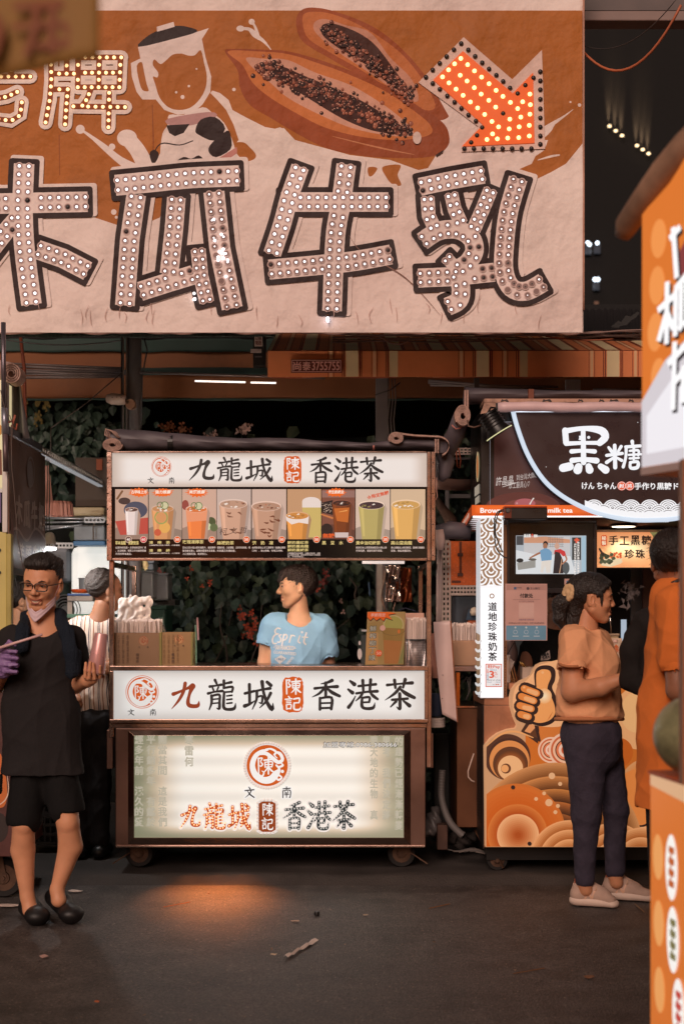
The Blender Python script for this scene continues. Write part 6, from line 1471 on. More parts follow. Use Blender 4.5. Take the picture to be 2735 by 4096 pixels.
# ================================================================== between the carts
def slot_rail(x0,y0,x1,y1,Y,par,vertical,n):
 m_=MB(); X0,X1,Z0_,Z1_=SX(x0,Y),SX(x1,Y),SZ(y1,Y),SZ(y0,Y)
 if vertical:holes_plate(m_,X0,X1,Z0_,Z1_,Y,.003,2,n,.45,1.2)
 else:holes_plate(m_,X0,X1,Z0_,Z1_,Y,.003,n,2,.6,.8)
 return m_.obj('slotted_upright' if vertical else 'slotted_rail',M('rack_white',(196,176,166),rough=.5,var=.12),par)
def build_between():
 t=thing('slotted_rack','white slotted metal rack standing between the two carts','rack',W(1840,3000,8.3))
 slot_rail(1768,2166,1798,2505,8.3,t,True,17); slot_rail(1800,2345,1904,2376,8.28,t,False,8); slot_rail(1792,1794,1884,1816,8.6,t,False,6)
 for (x0,y0,x1,y1,Y) in ((1780,1960,1795,2170,8.9),(1790,1976,1884,1992,8.95),(1730,1830,1884,1837,8.8)):
  m_=MB(); m_.pbox(x0,y0,x1,y1,Y,.03); m_.obj('grey_bar',M('bar_grey',(84,78,78),rough=.5),t)
 m_=MB(); m_.tube([W(1745,1934,8.2),W(1820,1940,8.3),W(1890,1938,8.4)],.034,14); tag(m_.obj('rolled_mat',M('mat_brown',(112,84,74),rough=.7,var=.2),smooth=True),'brown rolled mat lying across between the carts below the curtain','mat')
 m_=MB(); m_.tube([W(1745,2000,8.4),W(1800,2080,8.35),W(1830,2130,8.3)],[.02,.035,.02],10); tag(m_.obj('brown_sack',M('sack_brown',(90,66,54),rough=.8,var=.3),smooth=True),'dark brown sack hanging behind the right edge of the menu box','sack')
 m_=MB(); m_.tube([W(1742,2130,8.0),W(1800,2120,8.0),W(1880,2128,8.0)],[.04,.05,.046],16); tag(m_.obj('grey_cover',TARP,smooth=True),'bunched grey cover lying on top of the slotted rack','cover')
 m_=MB(); m_.tube([W(1752,2120,7.9),W(1758,2160,7.9),W(1760,2200,7.9)],[.028,.03,.02],12); tag(m_.obj('white_roll',M('roll_pink',(200,170,160),rough=.6),smooth=True),'small pinkish white roll end beside the grey cover','roll')
 for x,r_ in ((1753,.010),(1763,.007)):
  m_=MB(); m_.tube([W(x,2180,8.0),W(x-2,2300,8.0),W(x-3,2490,8.0)],r_,8); tag(m_.obj('pale_tube',M('tube_pale',(196,176,170),rough=.4),smooth=True),('thicker' if x==1753 else 'thinner')+' pale vertical tube beside the slotted rack upright','tube')
 t=thing('orange_banner','bright orange speckled panel with a dark buckled strap behind the slotted rack','panel',W(1850,2340,8.4))
 m_=MB(); m_.pbox(1794,2164,1912,2342,8.4,.06); m_.obj('panel',M('speckle_orange',(214,92,26),rough=.4,var=.15,vscale=60,emit=.12,ecol=(230,100,30)),t,bevel=.004)
 a=Art(8.4,.002); a.c(238,150,100); rr=random.Random(2)
 for _ in range(60):a.disc(rr.uniform(1800,1905),rr.uniform(2170,2330),rr.uniform(.8,2.2),n=5)
 a.c(120,54,26).rect(1806,2322,1842,2332); a.multi('speckles',ink,t)
 m_=MB(); m_.pbox(1836,2166,1846,2300,8.385,.006); m_.obj('strap',M('strap_rust',(120,60,34),rough=.6),t)
 for y in (2212,2292):m_=MB(); m_.pbox(1829,y,1851,y+14,8.375,.01); m_.obj('buckle',M('buckle',(90,44,28),rough=.4),t,bevel=.002)
 t=thing('glossy_screen','dark grey glossy screen on the rack between the carts','screen',W(1850,2500,8.4)); m_=MB(); m_.pbox(1806,2384,1912,2504,8.4,.04); m_.obj('panel',M('glossy_grey',(70,72,78),rough=.08,var=.1),t,bevel=.004)
 m_=MB(); m_.pbox(1806,2377,1912,2383,8.39,.04); m_.obj('perforated_edge',M('rack_white',(196,176,166)),t)
 t=thing('toy_house','small toy house with a dark blue roof and orange wall by the screen','toy',W(1884,2502,8.25))
 m_=MB(); m_.pbox(1870,2478,1905,2504,8.25,.08); m_.obj('wall',M('toy_orange',(190,96,50),rough=.4),t)
 m_=MB(); m_.add([W(1862,2480,8.24),W(1906,2480,8.24),W(1896,2440,8.24),W(1874,2436,8.24),W(1862,2480,8.34),W(1906,2480,8.34),W(1896,2440,8.34),W(1874,2436,8.34)],[(0,1,2,3),(7,6,5,4),(0,4,5,1),(1,5,6,2),(2,6,7,3),(3,7,4,0)]); m_.obj('roof',M('toy_blue',(38,62,84),rough=.4),t)
 m_=MB(); m_.lathe([(.001,.05),(.02,.04),(.026,.02),(.02,0)],W(1896,2462,8.22),14); m_.obj('round_head',M('toy_cream',(206,190,170),rough=.5),t,smooth=True)
 t=thing('tan_carton','tan carton holding wrapped straws on the shelf between the carts','carton',W(1855,2664,8.05)); m_=MB(); m_.pbox(1806,2562,1912,2664,8.05,.2); m_.obj('body',M('carton_tan',(178,136,106),rough=.6,var=.08),t,bevel=.006)
 cup_straws('wrapped_straws','clear-wrapped straws heaped upright in the tan carton between the carts',None,1806,1902,2506,2600,8.08,.12,90,8,15)
 t=thing('metal_counter','brown tinted metal counter and cabinet between the two carts','counter',W(1850,3330,8.0))
 m_=MB(); m_.pbox(1812,2666,1925,2686,8.0,.6); m_.obj('top',STEEL_D,t,bevel=.003)
 m_=MB(); m_.pbox(1826,2832,1925,3310,8.0,.5); m_.obj('cabinet',M('brown_metal',(104,66,44),rough=.45,metal=.6,var=.25,vscale=3),t,bevel=.004)
 m_=MB(); m_.pbox(1826,2824,1925,2831,7.99,.5); m_.obj('edge',STEEL,t)
 m_=MB(); m_.pbox(1824,2690,1838,2822,8.02,.02); m_.obj('brass_post',M('brass',(190,110,50),rough=.3,metal=.9),t)
 for kk,pts in enumerate((((1890,2700),(1868,2720),(1880,2760),(1862,2800)),((1850,2730),(1866,2708),(1880,2716),(1872,2780)),((1842,2712),(1850,2700)))):
  wire('cable',[W(x,y,8.15) for x,y in pts],.006,(86,80,78),('long dark cable curling down at the right of the cabinet opening','looped dark cable at the left of the cabinet opening','tiny dark cable end by the brass post')[kk],'cable','cables above the brown cabinet')
 t=thing('curved_board','long white curved plastic board leaning at the right end of the tea cart','board',W(1790,2890,7.85))
 m_=MB()
 def bf(u,v):
  xl=1733+8*v+24*v*v*0+28*v** 1.4; xr=1802+26*v; yb=2488+v*(370+30*u)
  p=W(xl+(xr-xl)*u,yb-(1-v)*4*u,7.84); return (p.x,p.y+.02*math.sin(u*2.6+v),p.z)
 m_.grid(lambda u,v:bf(u,1-v),12,26); m_.obj('board',M('board_white',(206,178,172),rough=.4,var=.06),t,smooth=True,thick=.005)
 m_=MB(); m_.tube([Vector(bf(1,v/12))+Vector((0,-.003,0)) for v in range(13)],.004,6); m_.obj('brown_edge',M('edge_brown',(140,84,54),rough=.5),t)
 for (x,y) in ((1770,2700),(1768,2794),(1822,2808)):m_=MB(); m_.lathe([(.001,-.002),(.003,0)],W(x,y,7.845),6,'y'); m_.obj('rivet',BLACK,t)
 for k in range(14):
  m_=MB(); y=2712-k*12; m_.lathe([(.024,0),(.031,.03),(.032,.032)],W(1744,y,8.0),16)
  o=m_.obj('paper_cup',M('cup_pink',(200,140,122),rough=.5,var=.1),smooth='auto'); tag(o,('lowest' if k==0 else 'topmost' if k==13 else ORD[13-k])+' pink paper cup from the top of the stack behind the right cart post','cup','stacked pink cups')
 t=thing('blue_jug','dark blue plastic jug with a handle on the shelf by the curved board','jug',W(1744,2860,7.95)); m_=MB(); m_.lathe([(.03,0),(.036,.01),(.038,.12),(.04,.125),(.036,.125),(.03,.01)],W(1742,2864,7.95),18); m_.obj('body',M('jug_blue',(50,58,78),rough=.4),t,smooth='auto')
 m_=MB(); m_.tube([W(x,y,7.93) for x,y in ((1762,2782),(1772,2790),(1772,2824),(1762,2834))],.005,6); m_.obj('handle',M('jug_blue2',(84,94,124),rough=.4),t,smooth=True)
 for k in range(4):
  m_=MB(); m_.lathe([(.05,0),(.052,.002),(.052,.011),(.05,.013)],W(1742,2908-k*9.5,7.98),20); o=m_.obj('round_lid',M('lid_white',(206,190,182),rough=.4),smooth='auto'); tag(o,('lowest','third','second','topmost')[k]+' round white lid in the short stack under the blue jug','lid','stacked white lids')
 t=thing('ribbed_hose','grey ribbed flexible hose running down to the floor between the carts','hose',W(1790,3330,7.95)); m_=MB(); pts=[]; rs=[]
 cp=[W(x,y,Y) for x,y,Y in ((1768,3080,7.95),(1764,3170,7.95),(1774,3230,7.93),(1800,3290,7.9),(1836,3330,7.86),(1852,3342,7.84))]
 P_=catmull(cp,False,26)
 for k,p in enumerate(P_):pts.append(p); rs.append(.021 if k%3 else .017)
 m_.tube(pts,rs,10); m_.obj('tube',M('hose_grey',(96,90,88),rough=.6),t,smooth=True)
 b=Blob(.01)
 for _ in range(6):pass
 b.ell(W(1724,3300,8.1),(.05,.06,.06),k=.03).ell(W(1740,3270,8.1),(.035,.05,.07),k=.03).ell(W(1716,3325,8.05),(.05,.05,.03),k=.03)
 V,F_=b.build(); N_=normals_np(V,F_); V=V+N_*.006*np.sin(V[:,[0]]*130+V[:,[2]]*90)
 tag(put('rubbish_bag',np_mesh('rubbish_bag',V,F_),None,mat=M('bag_grey',(104,98,98),rough=.35,var=.2)),'crumpled grey rubbish bag on the floor beside the tea cart','bag')
 m_=MB(); m_.pbox(1748,3300,1790,3400,7.98,.1); tag(m_.obj('wood_block',M('wood_block',(88,62,52),rough=.8,var=.3),bevel=.006),'brown wooden block standing on the floor under the ribbed hose','block')
 wire('cord',[W(x,y,7.82) for x,y in ((1894,3014),(1882,3050),(1871,3085),(1872,3108),(1884,3122),(1897,3127))],.0045,(206,180,166),'curved white cord bulging from the side of the right stall','cord')
 rr=random.Random(31)
 for k in range(6):
  x0=1790+k*22; wire('floor_cable',[W(x0+j*22,3398+6*math.sin(j+k)+k*3,7.9-k*.02) for j in range(6)],.004,(70+12*(k%3),64+10*(k%3),62+8*(k%3)),ORD[k].replace('topmost','leftmost')+' thin cable from the left lying on the pavement between the carts','cable','cables on the pavement')
 for k,(x,y,s_) in enumerate(((1800,3360,.05),(1840,3372,.06),(1880,3350,.05),(1760,3350,.04))):
  b=Blob(.01); b.ell(W(x,y,8.2),(s_,s_,s_*.7),k=.02).ell(W(x+10,y-8,8.15),(s_*.6,s_*.7,s_*.6),k=.02); V,F_=b.build(); N_=normals_np(V,F_); V=V+N_*.008*np.sin(V[:,[0]]*70+V[:,[2]]*110+k)
  tag(put('dark_rag',np_mesh('rag',V,F_),None,mat=M('rag_dark',(48,42,40),rough=.9,var=.3)),'dark crumpled rag '+('beside the wooden block','in the middle of the heap between the carts','rightmost of the heap, against the bubble tea stall','leftmost of the heap, by the rubbish bag')[k],'rag','rags heaped between the carts')
 m_=MB(); m_.pbox(1735,2930,1800,3330,8.6,.3); tag(m_.obj('dark_bin',M('bin_dark',(36,33,33),rough=.6,var=.2),bevel=.01),'tall black bin in the gap between the two carts','bin')
build_between()
# ================================================================== right: brown sugar milk tea stall
def build_right():
 Y=7.60
 c=thing('bubble_tea_stall','bubble tea stall with dark arched sign, orange fascia and glowing orange swirl counter front','food stall',W(2350,3496,8.0))
 DKB=M('sign_dark',(22,19,20),rough=.3,var=.1); MAR=M('sign_maroon',(66,42,42),rough=.35,var=.1,emit=.25,ecol=(72,40,40))
 YB=8.22
 m_=MB(); m_.add([W(1923,2019,Y),W(2950,2019,Y),W(2950,1640,Y),W(1923,1640,Y),W(1881,2030,YB),W(2850,2030,YB),W(2850,1700,YB),W(1881,1700,YB)],[(0,1,2,3),(7,6,5,4),(0,4,5,1),(3,2,6,7),(1,5,6,2),(0,3,7,4)]); m_.obj('sign_box',DKB,c)
 a=Art(Y,.003,tf=lambda u,v,d:tuple(Vector(W(1923,v,Y)).lerp(W(1881,2450-(2450-v)*.93,YB),u)+Vector((-d,0,0))))
 a.c(220,196,150).disc(.28,1855,.13,62); a.c(226,130,70).disc(.28,1855,.08,48); a.c(206,190,170).rect(.12,1930,.55,1968); a.rect(.12,1976,.5,2004); a.multi('side_print',lit_fn(.5),c)
 mp_=MB(); mp_.quad(W(1975,2016,Y-.004),W(2500,2016,Y-.004),W(2500,1690,Y-.004),W(1975,1690,Y-.004))
 gm=M('maroon_glow',(70,44,44),rough=.35,var=.1,emit=.22,ecol=(84,46,44)); mp_.obj('left_panel',gm,c)
 a=Art(Y-.004,.001)
 a.c(96,54,50).disc(2090,2030,150,62,a0=180,a1=360); a.c(124,68,62).disc(2100,2030,90,34,a0=180,a1=360); a.c(176,98,104).disc(2098,2014,42,20); a.c(200,150,146).disc(2066,2013,4)  # stacked discs paint a pinkish glow at the foot of the panel
 a.c(150,150,160).rect(1958,1700,1959.4,2018); a.rect(2015,1687,2052,1689)
 a.c(232,224,220)
 a.text('許晶晶',1980,1905,2052,1940,-.005,shear=.3,rot=-6); a.text('到台灣大師級',2062,1893,2152,1916,-.01,shear=.3,rot=-9); a.text('厚工最真心♡',2032,1926,2118,1952,-.01,shear=.3,rot=-5)
 a.stroke([(2008,1948,1.5),(2040,1938,2.5),(2070,1930,1)],2)
 a.c(230,226,222).stroke([(2118,2016,5),(2126,2002,4),(2132,1994,6)],4)
 a.multi('print',lit_fn(.75),c)
 rim=[(2050,1642),(2062,1690),(2080,1745),(2101,1800),(2128,1853),(2162,1905),(2200,1947),(2250,1986),(2310,2020),(2380,2050),(2460,2070),(2540,2080),(2620,2080),(2700,2074),(2800,2050),(2900,2010)]
 rs=[(p[0],p[1]) for p in catmull([(a_,b_,0) for a_,b_ in rim],False,5)]
 m_=MB(); f_=[W(x,y,Y-.09) for x,y in rs]+[W(2900,1640,Y-.09)]; bk=[v+Vector((0,.085,0)) for v in f_]; n=len(f_)
 m_.add(f_+bk,[tuple(range(n))]+[(i,n+i,n+(i+1)%n,(i+1)%n) for i in range(n)]); m_.obj('arched_board',M('board_brown',(50,34,36),rough=.3,var=.05,emit=.12,ecol=(52,36,38)),c)
 m_=MB(); m_.tube([W(x,y,Y-.10) for x,y in rs],9*Y/FOC,8); m_.obj('light_rim',lit((206,220,236),.95),c,smooth=True)
 m_=MB(); m_.tube([W(x-11,y+8,Y-.02) for x,y in rs],4*Y/FOC,6); m_.obj('rim_edge',M('rim_edge',(60,60,72),rough=.4),c,smooth=True)
 a=Art(Y-.09,.001)
 base=[]
 a.c(238,240,244)
 wv=[]
 for r_ in range(4):
  for k in range(16):wv.append((2300+k*74+(37 if r_%2 else 0),2032+r_*19,r_))
 def inside_rim(x,y):
  for (x0,y0),(x1,y1) in zip(rs,rs[1:]):
   if x0 <= x <= x1:return y<y0+(y1-y0)*(x-x0)/(x1-x0)-6
  return False
 for (x,y,r_) in wv:
  if not inside_rim(x,y-18) or x<2330:continue
  a.c(238,240,244).disc(x,y,38,34,a0=180,a1=360,n=14)
  for q in (33,24,15,6.5):
   a.c(56,42,44).ring(x,y,q-2.4,q,n=12,a0=180,a1=360,ry=.9)
 a.c(238,240,244)
 lo=[(x,y-8) for x,y in rs if x>2330]; a.poly(lo+[(x,y-24) for x,y in lo[::-1]])
 for st in ([(2258,1722,26),(2262,1770,26)],[(2262,1724,24),(2330,1714,20),(2400,1722,34),(2418,1748,34),(2396,1772,28)],[(2262,1775,20),(2330,1772,16),(2396,1772,18)],[(2330,1722,20),(2332,1850,24)],[(2284,1806,20),(2330,1803,16),(2376,1806,20)],[(2286,1842,24),(2330,1838,20),(2384,1843,26)],
   [(2250,1872,36),(2276,1866,36)],[(2312,1868,34),(2308,1880,38)],[(2352,1866,28),(2356,1880,34)],[(2400,1866,26),(2420,1880,34)],
   [(2432,1790,12),(2444,1806,16)],[(2482,1786,14),(2470,1806,12)],[(2424,1822,14),(2486,1814,14)],[(2456,1782,16),(2458,1870,18)],[(2450,1832,12),(2424,1850,16)],[(2462,1830,10),(2484,1842,14)],
   [(2526,1766,16),(2528,1782,12)],[(2500,1788,14),(2558,1784,14)],[(2502,1790,14),(2500,1830,12),(2490,1868,14)],[(2516,1804,10),(2550,1802,12),(2550,1822,10)],[(2512,1820,10),(2562,1817,10)],[(2532,1792,12),(2532,1838,10)],[(2516,1834,10),(2552,1832,10)],[(2518,1850,12),(2548,1848,14),(2546,1870,16),(2520,1872,14),(2518,1852,12)],
   [(2596,1880,18),(2606,1882,18)],[(2640,1878,20),(2650,1884,20)],[(2690,1870,30),(2706,1884,34)],[(2760,1740,30),(2760,1880,30)]):
  a.c(238,242,248).stroke([(x,y,w*.92) for x,y,w in st],1,n=4)
 for x in (2318,2352):a.c(238,242,248).disc(x,1752,9)
 a.c(44,32,34).disc(2305,1750,9,12).disc(2352,1748,12,13); a.c(238,242,248).disc(2352,1750,6)
 a.c(238,238,240).text('けん ちゃん',2325,1930,2462,1958,.025)
 a.c(222,92,50).disc(2484,1944,18).disc(2516,1944,18); a.c(238,238,240).ring(2484,1944,15,16.5).ring(2516,1944,15,16.5); a.text('献',2474,1935,2494,1953,.01); a.text('將',2506,1935,2526,1953,.01)
 a.text('手作り黒糖ドリンク',2535,1931,2800,1959,.025); a.c(238,238,240).disc(2548,1690,1.5); a.disc(2182,1868,1.5)
 a.multi('lettering',lit_fn(.92),c)
 YS=Y-.07
 m_=MB(); m_.add([W(1886,2063,YS),W(2950,2063,YS),W(2950,2020,YS),W(1886,2020,YS)],[(0,1,2,3)]); m_.obj('orange_strip',glow_panel('strip_glow',SX(1886,Y),SX(2950,Y),SZ(2063,Y),SZ(2019,Y),.03,.02,(206,82,30),(226,96,38),(232,108,48),.85),c)
 m_=MB(); q=[W(1886,2063,YS),W(1849,2124,YS+.7),W(1845,2086,YS+.7),W(1886,2020,YS)]; m_.add(q,[(3,2,1,0)]); m_.obj('orange_return',M('return_orange',(170,70,34),rough=.4,emit=.45,ecol=(176,70,32)),c)
 a=Art(YS,.002,tf=lambda u,v,d:tuple(Vector(W(1886,2020+43*v,YS)).lerp(W(1845,2087+37*v,YS+.7),u)+Vector((-d,0,0))))
 a.c(230,200,180)
 for k in range(5):a.rect(.25+k*.13,.3,.33+k*.13,.75)
 a.multi('side_lettering',lit_fn(.6),c)
 a=Art(YS,.0015); a.c(250,244,240); a.text('Brown',1920,2032,2003,2052,.035); a.text('sugar',2040,2032,2130,2056,.035); a.text('milk tea',2190,2032,2288,2051,.035); a.multi('lettering',lit_fn(.9),c)
 m_=MB(); m_.quad(W(1888,2065,YS),W(2700,2065,YS),W(2700,2110,YS+.72),W(1852,2126,YS+.7)); m_.obj('soffit',M('soffit',(150,120,108),rough=.5,var=.1),c)
 m_=MB(); m_.tube([W(1890,2066,YS+.01),W(2440,2066,YS+.01)],.004,6); m_.obj('light_line',lit((246,236,230),2.0),c)
 for k in range(7):m_=MB(); a0=W(1890-k*5,2070+k*7,YS+.05+k*.09); m_.tube([a0,a0+Vector((.07,0,-.004))],.005,5); m_.obj('light_rib',lit((238,228,232),1.0),c)
 m_=MB(); m_.pbox(1935,1594,2950,1610,Y-.1,.25); m_.obj('roof_board',M('roof_beige',(190,148,126),rough=.6,var=.15,stain=(9,(84,54,46),.8)),c,bevel=.003)
 a=Art(Y-.1,.001); a.c(50,36,34)
 for x0,x1 in ((2000,2034),(2166,2206),(2308,2332),(2392,2416),(2434,2474),(2510,2534)):
  a.poly([(x0,1609),(x0+6,1596),(x0+14,1600),(x1-8,1596),(x1,1606),(x1-4,1609),((x0+x1)/2,1604)])
 a.multi('torn_sticker',ink,c)
 m_=MB(); pts=[W(x,1628+2*math.sin(x*.02),Y-.12) for x in range(1990,2950,30)]; m_.tube(pts,[19*Y/FOC*(1+.06*math.sin(i*1.7)) for i in range(len(pts))],16); m_.obj('white_roll',M('roll_white',(206,172,170),rough=.4,var=.12,emit=.12,ecol=(230,190,190)),c,smooth=True)
 m_=MB(); m_.tube([W(2060,1646,Y-.1),W(2950,1643,Y-.1)],.004,6); m_.obj('light_line',lit((226,232,245),1.4),c)
 m_=MB(); m_.add([W(1936,1610,Y-.1),W(1990,1610,Y-.1),W(2004,1640,Y-.1),W(1920,1656,Y-.1)]+[W(1936,1610,Y),W(1990,1610,Y),W(2004,1640,Y),W(1920,1656,Y)],[(3,2,1,0),(4,5,6,7),(0,3,7,4),(2,3,7,6)][:4]); m_.obj('corner_cap',M('roof_beige',(190,148,126)),c)
 t=thing('roof_tarpaulin','grey tarpaulin rolled along the roof of the right stall with pale webbing at its end','tarpaulin',W(2200,1600,Y+.1))
 m_=MB()
 def rf(u,v):x=1856+1090*u; a_=2*math.pi*v; cy_=1590+0*u; hh=34-14*min(1,u*3); k=1+.08*math.sin(x*.02)*math.sin(a_*3); p=W(x,cy_-6-hh*math.sin(a_)*k,Y+.1); return (p.x,Y+.10-.08*math.cos(a_)*k,p.z)
 m_.grid(rf,90,22); m_.obj('roll',TARP,t,smooth=True)
 for x in (1856,1866):m_=MB(); m_.pbox(x,1560,x+7,1630,Y,.02); m_.obj('webbing_strip',WEBBING,t)
 m_=MB(); m_.pbox(2112,1556,2134,1594,Y+.0,.03); m_.obj('strap',M('strap_rust',(120,60,34)),t)
 t=thing('spot_lamp','black ribbed spot lamp on a bracket at the corner of the bubble tea sign','lamp',W(1980,1730,Y-.2))
 R_=Matrix.Rotation(math.radians(-32),3,'Y'); cc=W(1975,1700,Y-.2)
 m_=MB(); m_.lathe([(.02,.075),(.05,.07),(.056,.03),(.058,-.02),(.074,-.045),(.076,-.052),(.066,-.052),(.05,-.03)],cc,20,'z',tilt=R_); m_.obj('housing',M('lamp_black',(24,22,23),rough=.35),t,smooth='auto')
 for k in range(5):m_=MB(); m_.lathe([(.062,.0),(.062,.004)],cc+R_ @ Vector((0,0,.06-k*.017)),20,'z',tilt=R_); m_.obj('cooling_fin',M('lamp_black',(24,22,23)),t)
 m_=MB(); m_.tube([cc+R_ @ Vector((.074*math.cos(a_),.074*math.sin(a_),-.05)) for a_ in [math.pi*(1+k/12) for k in range(13)]],.003,5); m_.obj('glowing_rim',lit((206,200,150),1.2),t)
 m_=MB(); m_.tube([W(1953,1690,Y-.22),W(1950,1650,Y-.22),W(1962,1630,Y-.22),W(1982,1632,Y-.22),W(1986,1660,Y-.22),W(1988,1690,Y-.22)],.006,6); m_.obj('yoke',M('lamp_black',(24,22,23)),t)
 m_=MB(); m_.pbox(1982,1612,1990,1680,Y-.23,.012); m_.obj('bracket',BLACK,t)
 m_=MB(); m_.tube([W(1940,1676,Y-.2),W(1925,1700,Y-.15),W(1896,1710,Y-.1),W(1872,1704,Y-.1),W(1868,1680,Y-.1)],.005,6); m_.obj('cable',M('cable_brown',(104,78,66),rough=.6),t,smooth=True)
 m_=MB(); m_.box(SX(1920,Y),SX(2012,Y),Y,Y+.14,SZ(2792,Y),SZ(2068,Y)); m_.obj('pillar_box',M('pillar_white',(206,206,208),rough=.3,emit=.5),c)
 m_=MB(); m_.quad(W(1921,2790,Y-.001),W(2011,2790,Y-.001),W(2011,2070,Y-.001),W(1921,2070,Y-.001)); po=m_.obj('pillar_light',lit((246,247,250),1.0),c)
 a=Art(Y-.001,.001)
 a.c(150,116,88).rect(1921,2072,2005,2338); a.c(246,247,250)
 for r_ in range(9):
  for k in range(-1,3):
   x=1921+k*84+(42 if r_%2 else 0); y=2066+r_*31
   if y>2320:continue
   for q,col in ((42,(246,247,250)),(35,(150,116,88)),(27,(246,247,250)),(20,(150,116,88)),(12,(246,247,250)),(6,(150,116,88))):
    pts=[(min(2005,max(1921,x+q*math.cos(t_))),max(2072,min(2342,y+q*math.sin(t_)))) for t_ in [math.pi*j/14 for j in range(15)]]
    if max(p[0] for p in pts)-min(p[0] for p in pts)>1:a.c(*col).poly(pts)
 a.c(246,247,250).rect(1921,2342,2005,2352)
 a.c(150,116,88).ring(1966,2384,6,10)
 for k,ch in enumerate('道地珍珠奶茶'):a.c(44,42,44).text(ch,1951,2409+k*40,1986,2444+k*40,.018)
 a.c(206,82,50).rect(1940,2655,2006,2748); a.c(226,222,222).rect(1943,2658,2003,2745)
 a.c(214,84,54).text('旺Pay',1950,2660,1998,2676,.02); a.text('3',1956,2684,1974,2712,.05); a.text('%',1976,2686,1988,2700,.0); a.text('全省',1944,2678,1951,2698,.02) if False else a.vtext('全省',1945,2676,1953,2692,.02)
 a.c(96,130,160).vtext('消費回饋',1945,2692,1953,2720,.0); a.text('特約商店',1958,2677,1985,2683,0); a.c(214,84,54).text('以上',1976,2702,1988,2710,.0)
 a.c(60,60,64).text('現在免費下載　傳輸　立即享特優惠',1946,2718,2000,2723,0); a.c(120,140,160).text('聰明消費　　　　輕鬆回饋',1946,2726,2000,2731,0); a.c(90,96,120).text('VISA',1968,2737,1978,2740,.02); a.c(190,90,60).rect(1980,2736,1986,2740).rect(1988,2736,1994,2740)
 a.multi('print',lit_fn(.9),po)
 m_=MB(); m_.quad(W(1903,2530,Y+.15),W(1919,2540,Y+.005),W(1919,2080,Y+.005),W(1903,2092,Y+.15)); m_.obj('pillar_side',lit((214,216,220),.75),c)
 a=Art(Y,.001,tf=lambda u,v,d:tuple(Vector(W(1905,v,Y+.15)).lerp(W(1920,v,Y+.004),u)+Vector((-d,0,0)))); a.c(150,120,92).rect(0,2530,1,2770); a.c(240,240,240)
 for k in range(7):a.disc(.5,2560+k*34,.9,16,n=16,a0=0,a1=180); a.c(150,120,92).disc(.5,2556+k*34,.5,9,n=10,a0=0,a1=180); a.c(240,240,240)
 a.multi('side_print',lit_fn(.7),c)
 m_=MB(); m_.pbox(2013,2100,2026,2790,Y+.06,.03); m_.obj('slotted_post',M('brass_rail',(150,104,72),rough=.5,metal=.4,var=.2),c)
 for k in range(18):m_=MB(); m_.lathe([(.0028,-.001),(.001,0)],W(2019,2590+k*11,Y+.058),6,'y'); m_.obj('post_hole',BLACK,c)
 BM=M('peach_metal',(176,124,96),rough=.42,metal=.5,var=.2,vscale=3,stain=(7,(120,78,56),.5))
 YF=7.62
 m_=MB(); m_.add([W(1936,2820,YF),W(2040,2820,YF),W(2040,2790,YF),W(1936,2790,YF),W(1892,2800,YF+.35),W(2000,2800,YF+.35),W(2000,2764,YF+.35),W(1892,2764,YF+.35)],[(0,1,2,3),(3,2,6,7),(0,3,7,4),(0,4,5,1)]); m_.obj('counter_edge',BM,c)
 m_=MB(); m_.box(SX(2040,YF),SX(2950,YF),YF+.05,YF+.7,SZ(2760,YF),SZ(2735,YF)); m_.obj('counter_top',BM,c)
 m_=MB(); m_.box(SX(1934,YF),SX(2950,YF),YF,YF+.6,SZ(3390,YF),SZ(2822,YF)); m_.obj('body',BM,c,bevel=.003)
 m_=MB(); XS=SX(1933,YF)-.001
 q=[W(1933,3396,YF),W(1893,3290,YF+.62),W(1893,2795,YF+.62),W(1933,2822,YF)]; m_.add(q,[(3,2,1,0)]); m_.obj('side_sheet',M('side_dark',(52,44,42),rough=.5,metal=.4),c,thick=.004)
 hm=MB()
 for j in range(36):
  for i in range(5):
   u=.12+i*.16; v0=2895+j*11.5
   def sp(u_,v_):return Vector(W(1932,v_,YF)).lerp(W(1894,2450+(v_-2450)*.905,YF+.62),u_)+Vector((-.006,0,0))
   hm.add([sp(u,v0+7),sp(u+.09,v0+7),sp(u+.09,v0),sp(u,v0)],[(3,2,1,0)])
 stuff(hm.obj('grille_holes',M('grille_hole',(14,13,13),rough=.9),c))
 YG=YF-.06
 outl=[(2800,3388),(1941,3388),(1936,2985),(1959,2956),(1990,2933),(2030,2918),(2060,2914),(2066,2902),(2052,2870),(2040,2826),(2038,2790),(2044,2760),(2060,2738),(2082,2722),(2108,2712),(2122,2702),(2131,2680),(2145,2660),(2168,2649),(2200,2646),(2240,2650),(2290,2690),(2340,2720),(2500,2730),(2800,2735)]
 m_=MB(); f_=[W(x,y,YG) for x,y in outl]; bk=[v+Vector((0,.058,0)) for v in f_]; n=len(f_)
 m_.add(f_+bk,[tuple(range(n))[::-1]]+[(i,(i+1)%n,n+(i+1)%n,n+i) for i in range(n)])
 go=m_.obj('swirl_panel',lit((222,164,118),.62),c)
 a=Art(YG,.001,step=.00003)
 def clipc(x,y,r,col,ry=None):
  ry=ry or r; pts=[]
  for k in range(56):
   t_=2*math.pi*k/56; pts.append((min(2798,max(1944,x+r*math.cos(t_))),min(3386,y+ry*math.sin(t_))))
  a.c(*col).poly(pts)
 def grad(x,y,r0,r1,c0,c1,n=7,ry=1.0):
  for k in range(n):
   t_=k/(n-1); r=r0+(r1-r0)*t_; clipc(x,y,r,tuple(int(c0[i]+(c1[i]-c0[i])*t_) for i in range(3)),r*ry)
 a.c(206,108,40).poly([(2100,2905),(2240,2880),(2300,2740),(2790,2745),(2790,3380),(2100,3380)])
